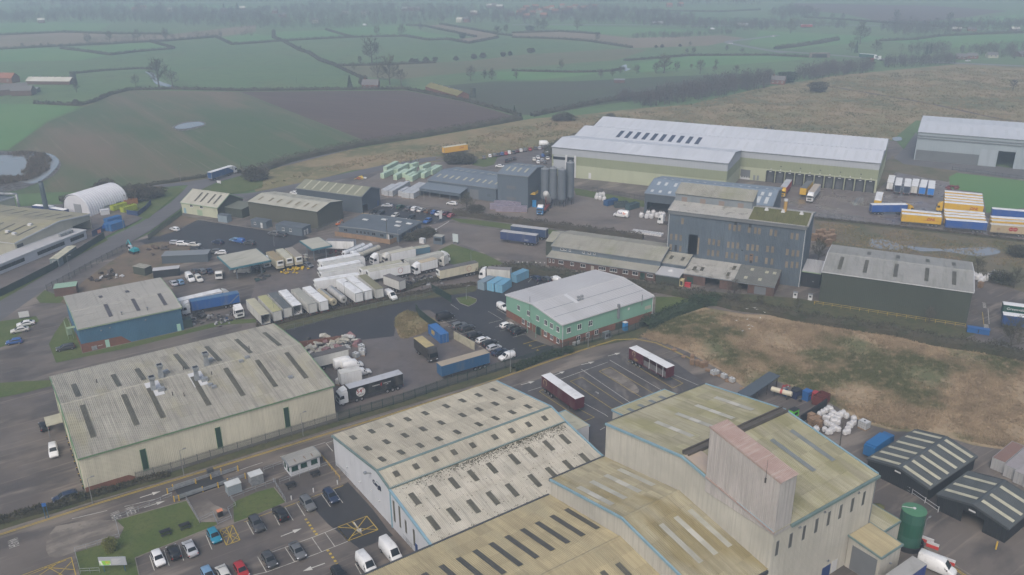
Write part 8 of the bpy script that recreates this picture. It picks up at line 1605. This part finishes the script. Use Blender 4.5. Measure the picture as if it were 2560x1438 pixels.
boxthing('chiller_unit','white chiller unit by the ramp edge, nearer the mill','chiller',R34(270,95),-.44,1.2,1.0,1.7,T_WHITE,T_GREY,(('fan',-.3,.3,.8,1.4,black),)); boxthing('chiller_unit','white chiller unit by the ramp edge, nearer the olive shed','chiller',R34(420,115),-.44,1.2,1.0,1.7,T_WHITE,T_GREY,(('fan',-.3,.3,.8,1.4,black),)); boxthing('waste_bin','black and orange bin on the weighbridge ramp','bin',(551,1290),A1,.9,.8,1.2,black,M('orange_lid',(.6,.22,.12),rough=.5)); boxthing('hut','small white hut on the grass by the barrier','hut',R22(1663,985),-.4,1.8,1.6,1.5,WDOOR); boxthing('chiller_unit','grey chiller cabinet behind the mint green building','chiller',R33(945,495),A1,2.2,1.2,1.6,T_GREY,None,(('fan',-.8,-.1,.5,1.2,black),('fan',.1,.8,.5,1.2,black))); boxthing('toilet_cabin','blue portable toilet behind the mint green building','toilet',R33(1128,420),A1,1.1,1.1,2.3,M('toilet_blue',(.03,.22,.5),rough=.5),T_WHITE); boxthing('store_box','olive roofed store box on the earth yard','store',R21(1430,1290),-.44,5.2,3.0,2.5,W_OLIVE,M('striped_lid',(.35,.33,.27),(.2,.19,.15),scale=1.2,rough=.8)); boxthing('store_box','flat roofed dark store behind the earth yard','store',R21(1870,1160),-.44+.55,15,5,2.6,W_SLATE2,T_GREY); boxthing('store_box','low open fronted store in the breaker yard','store',R21(1670,1310),.3,8,3,2.4,W_BLACK,R_MINT); boxthing('store_box','mint roofed brick store beside the blue shed','store',R31(670,50),.35,6.2,4.2,2.6,BRICKD,M('mint_roof',(.22,.36,.26),(.28,.4,.3),scale=1.5,rough=.8)); boxthing('waste_bin','blue drum against the process block','bin',R23(222,625),0,1.6,1.6,2.4,M('drum_blue',(.02,.2,.45),rough=.5)); boxthing('ticket_hut','grey glazed gate hut at the concrete yard entrance','hut',(1098,608),-.3,3.4,2.4,2.8,W_SLATE,LIGHT_P,(('window',-1.2,1.2,1.2,2.2,WPANE),)); boxthing('store_box','dark green wire store beside the blue shed','store',R31(1870,385),.57,2.6,2.0,2.3,FG); boxthing('flat_body','old striped flat lorry body with blue edge','lorry body',R22(1620,1090),.45,8,2.4,2.0,M('dull_blue_body',(.08,.16,.22),rough=.6),M('striped_cream',(.45,.41,.28),(.2,.25,.25),scale=.8,rough=.7)); boxthing('plant_box','white plant units on the skip yard','plant',R21(1050,700),.6,3.2,2.2,1.8,T_WHITE)
# brick bay wall, ramp, entrance barrier
o = thing('bay_wall','rusty brown bay wall round the trailer scrap','wall',(*G2(770,866),0),.33); [MB().box(-9+k*2.25,-6.8+k*2.25,-.1,.1,ZG,1.7).build('panel',BRICK,o) for k in range(8)]
o = thing('bay_wall','cream concrete panel wall beside the lettered container','wall',(*G2(1161,861),0),VN+.08); [MB().box(-4.6+k*2.3,-2.4+k*2.3,-.12,.12,ZG,2.2).build('panel',M('cream_panel',(.40,.37,.27),(.3,.28,.2),scale=.8,rough=.8),o) for k in range(4)]
o = thing('entrance_barrier','raised white barrier arm at the small car park exit','barrier',(*G2(1090,580),0),.4); MB().box(-.3,.3,-.3,.3,ZG,1.2).build('housing',T_WHITE,o); MB().tube((0,0,1.0),(5.2,0,3.4),.06,n=6).build('arm',T_WHITE,o)
o = thing('bay_wall','black panel wall between the bulk bags and the skips','wall',(*G2(2033,1036),0),A1+.12); [MB().box(-5.4+k*2.2,-3.25+k*2.2,-.1,.1,ZG,1.9).build('panel',W_BLACK,o) for k in range(5)]
# steel stockist gantry and tube bundles
gy = thing('gantry_crane','yellow gantry crane in front of the steel stockist','crane',(*G2(2470,413),0),-.47); GYM = M('gantry_yellow',(.55,.32,.06),rough=.5)
for x in (-3.5,15): MB().tube((x-1.6,-2,ZG),(x,0,11),.28,n=6).tube((x+1.6,-2,ZG),(x,0,11),.28,n=6).tube((x-1.1,-1.4,3.6),(x+1.1,-1.4,3.6),.18,n=6).build('leg',GYM,gy) if x < 0 else MB().tube((x,-2,ZG),(x,0,7),.25,n=6).build('leg',GYM,gy)
MB().box(-4.4,-2.6,-1.2,9,10.6,11.5).build('beam',GYM,gy)
RST = M('rusty_tube',(.16,.075,.05),(.10,.05,.04),scale=.8,rough=.8)
for px,n_ in (((2316,392),8),((2345,396),6),((2397,404),9),((2425,406),7),((2290,390),4)):
    p = G(*px); o = thing('tube_bundle','bundle of rusty steel tubes in front of the steel stockist','steel tubes',(p.x,p.y,0),V2-.1,'rusty tube bundles'); [MB().tube((-4,-1.6+.55*k,.3+.5*j),(4,-1.6+.55*k,.3+.5*j),.24,n=6).build('tube',RST,o) for k in range(n_) for j in range(2)]
# diggers
def digger(px,rz,s,col,label):
    p = G(*px); m_ = M('digger_'+label[:8],col,tuple(c*.7 for c in col),scale=1,rough=.5); o = thing('excavator',label,'excavator',(p.x,p.y,0),rz); o.scale = (s,s,s)
    for y in (-.9,.9): MB().box(-1.6,1.6,y-.28,y+.28,ZG,.75,.3).build('track',black,o)
    MB().box(-2.0,1.0,-1.1,1.1,.85,1.75,.15,.1).build('body',m_,o); c = MB().box(.0,1.4,.1,1.05,1.0,2.7,.1,.05).build('cab',T_WHITE,o); MB().box(.1,1.42,.06,1.08,1.6,2.45).build('glazing',glass,c)
    MB().tube((.9,-.3,1.5),(3.0,-.3,4.0),.24,.2,6).build('boom',m_,o); MB().tube((3.0,-.3,4.0),(4.5,-.3,2.2),.2,.15,6).build('dipper',m_,o); MB().box(4.1,5.0,-.75,.15,1.3,2.2,.2,.05).build('bucket',dsteel,o)
digger((335,632),2.5,1.0,(.02,.32,.36),'teal excavator on the earth yard'); digger((846,564),.8,.5,(.55,.14,.03),'small orange digger beside the olive brown shed')
# roadworks barrier by the porch, bollards
for i,px in enumerate((R44(1590,1110),R44(1640,1160),R44(1800,1320))): p = G(*px); o = thing('road_barrier','red and white plastic barrier beside the service van','barrier',(p.x,p.y,0),VN+.3,'red and white barriers'); MB().box(-1,1,-.2,.2,ZG,.5,0,.05).build('base',M('barrier_red',(.5,.04,.03),rough=.5),o); MB().box(-1,1,-.1,.1,.5,1.0).build('top',T_WHITE,o)
for k in range(9): p = G(168+k*5.0,1098+k*15.5); o = thing('bollard','black and yellow bollard along the end of the cream warehouse','bollard',(p.x,p.y,0),0,'bollards along the cream warehouse'); MB().tube((0,0,ZG),(0,0,1.0),.1,n=8).build('post',black,o); MB().tube((0,0,.6),(0,0,.8),.105,n=8).build('band',yel,o)
for px in ((729,1249),(784,1230),(844,1210)): p = G(*px); o = thing('bollard','white bollard along the top of the car park','bollard',(p.x,p.y,0),0,'white bollards'); MB().tube((0,0,ZG),(0,0,1.1),.12,n=8).build('post',T_WHITE,o); MB().tube((0,0,1.0),(0,0,1.15),.13,n=8).build('cap',T_DARK,o)
o = thing('cable_drum','yellow safety post beside the shorter black shed','post',(*G2(*R44(2275,1175)),0)); MB().tube((0,0,ZG),(0,0,1.5),.14,n=8).build('post',yel,o); o.name = 'safety_post'
# ---------------------------------------------------------------- farms and houses
RT = M('red_pantile',(.30,.11,.06),(.24,.10,.06),scale=.5,rough=.85); GT = M('grey_slate_farm',(.13,.12,.115),rough=.8); ZINC = M('zinc_poultry_roof',(.52,.50,.44),(.44,.42,.34),scale=.1,rough=.6); MOSSY = M('mossy_poultry_roof',(.15,.135,.05),(.20,.175,.06),scale=.12,rough=.9)
def house(px,rz,L,W,e,r,wall,roof,label,name='house',chim=1,wins=3):
    p = G(*px); b = building(name,label,(p.x,p.y,rz,L,W,e,r,.5),wall,roof,rib=0,roofrib=0,cat='house' if name == 'house' else 'farm building',ridgecap=False,overhang=.3)
    for k in range(wins): window(b,'f',L*(k+.5)/wins,e*.55,1.1,1.2)
    for k in range(chim): MB().box(L*(.15+.7*k)-.4,L*(.15+.7*k)+.4,W/2-.4,W/2+.4,r-.8,r+1.1).build('chimney',BRICK,b.o)
    return b
house((905,222),-.1,12,7,3,6.4,BRICK,GT,'brick cottage with white gable trim among bare trees'); house((1926,210),-.45,10,7,3.2,5.8,BRICK,GT,'brick house beside the tree belt'); b = house((66,211),-.11,36,9,2.6,5.2,BRICKD,ZINC,'long poultry house with pale shining roof','poultry_house',0,0); [MB().box(x-.4,x+.4,4.1,4.9,5.1,5.9).build('roof_vent',T_GREY,b.o) for x in (4,10,16,22,28,34)]
o = cyl('feed_bin','dark feed silo at the end of the shining poultry house','silo',G2(186,208),2.2,9,W_OLIVE)
b = house((1064,225),-1.03,50,9,2.6,5.0,BRICK,MOSSY,'long poultry house with mossy yellow roof','poultry_house',0,0); [MB().box(x-.4,x+.4,4.1,4.9,4.9,5.7).build('roof_vent',T_GREY,b.o) for x in (5,13,21,29,37,45)]; cyl('feed_bin','dark feed silo beside the mossy poultry house','silo',G2(1182,243),2.0,6.5,W_OLIVE)
house((-30,207),-.2,22,9,4,7.5,BRICK,RT,'red roofed farmhouse at the field edge',chim=0); house((-30,242),.5,26,10,4,7.5,BRICKD,GT,'grey roofed farm barn','barn',0,0); house((28,240),.1,14,9,3.6,6.5,BRICKD,GT,'smaller brown barn beside the grey roofed one','barn',0,0); house((62,232),.1,9,6,2.6,3.4,W_OLIVE,T_GREY,'low green shed beside the brown barn','barn',0,0); house((1535,207),-.1,8,5,2.2,2.8,BRICKD,T_GREY,'small field shelter on the damp pasture','field_shelter',0,0)
rs = random.Random(4)
VIL = [(1290,38),(1300,32),(1312,24),(1325,38),(1333,22),(1345,33),(1358,28),(1372,24),(1382,34),(1400,20),(1415,26),(1430,22),(1448,26),(1460,24),(1480,22),(1268,40),(1216,20),(1228,18),(1240,22),(1176,38),(1310,46),(1350,44),(1402,34),(1668,18),(1700,16),(680,34),(700,44),(860,35),(905,36),(1005,28),(1020,27),(1035,28),(600,26),(555,31),(418,30),(330,29),(350,24),(1140,56),(1155,56),(2390,148),(2420,147),(2470,145),(2550,142),(2380,78),(2420,78),(2530,78),(95,58),(780,58)]
for i,(x,y) in enumerate(VIL):
    far = x > 2300; col = RT if 1280 < x < 1500 or x in (1668,1700,330,350) else rs.choice((ZINC,GT,GT)); nm = {id(RT): 'red roofed',id(ZINC): 'pale roofed',id(GT): 'grey roofed'}[id(col)]
    pl_ = 'in the hazy village behind the stubble fields' if 1280 < x < 1500 else 'by the far road gardens' if far else 'among the distant woods'
    p = G(x,y); L = rs.uniform(8,11) if not far else 9; o = building('house',f'{nm} house {pl_}',(p.x,p.y,rs.uniform(-.6,.6),L,7,2.6 if far else 4,4.6 if far else 6.5,.5),rs.choice((BRICK,BRICKD,LIGHT_C)),col,rib=0,roofrib=0,cat='house',ridgecap=False,group=f'{nm} houses {pl_}')
    window(o,'f',L*.3,1.7,1.6,1.2); window(o,'f',L*.7,1.7,1.6,1.2)
o = thing('field_bridge','pale concrete culvert bridge beside the far road','bridge',(*G2(2048,144),0),-.05); MB().box(-9,9,-1,1,3.2,4.4).build('parapet',concl,o); [MB().box(x-1.2,x+1.2,-1,1,ZG,3.2).build('abutment',concl,o) for x in (-8,8)]; MB().box(-6.8,6.8,-.2,1,ZG,3.2).build('opening',DSHADE,o)  # opening is a solid block, the culvert's shade painted near black
# gulls over the rough field
def f_gull(o): MB().tube((-.25,0,0),(.25,0,.03),.09,.04,6).build('body',white,o); [MB().quad((-.1,0,.04),(.12,0,.04),(.02,s*.65,.2),(-.08,s*.6,.2)).build('wing',white,o) for s in (-1,1)]
gull = mk('gull','gull',f_gull)
for x,y in ((2165,60),(2420,200),(2445,215),(2480,300),(2525,245),(2240,325),(2360,375),(2370,410),(2350,315),(2300,430),(2400,385),(2345,210)): gull(R33(x,y),rs.uniform(0,6),'white gull over the rough field','gulls over the rough field',2.5,.8)
# prototypes have served: drop them
for o in list(_proto.values()):
    for c in list(o.children_recursive): bpy.data.objects.remove(c)
    bpy.data.objects.remove(o)
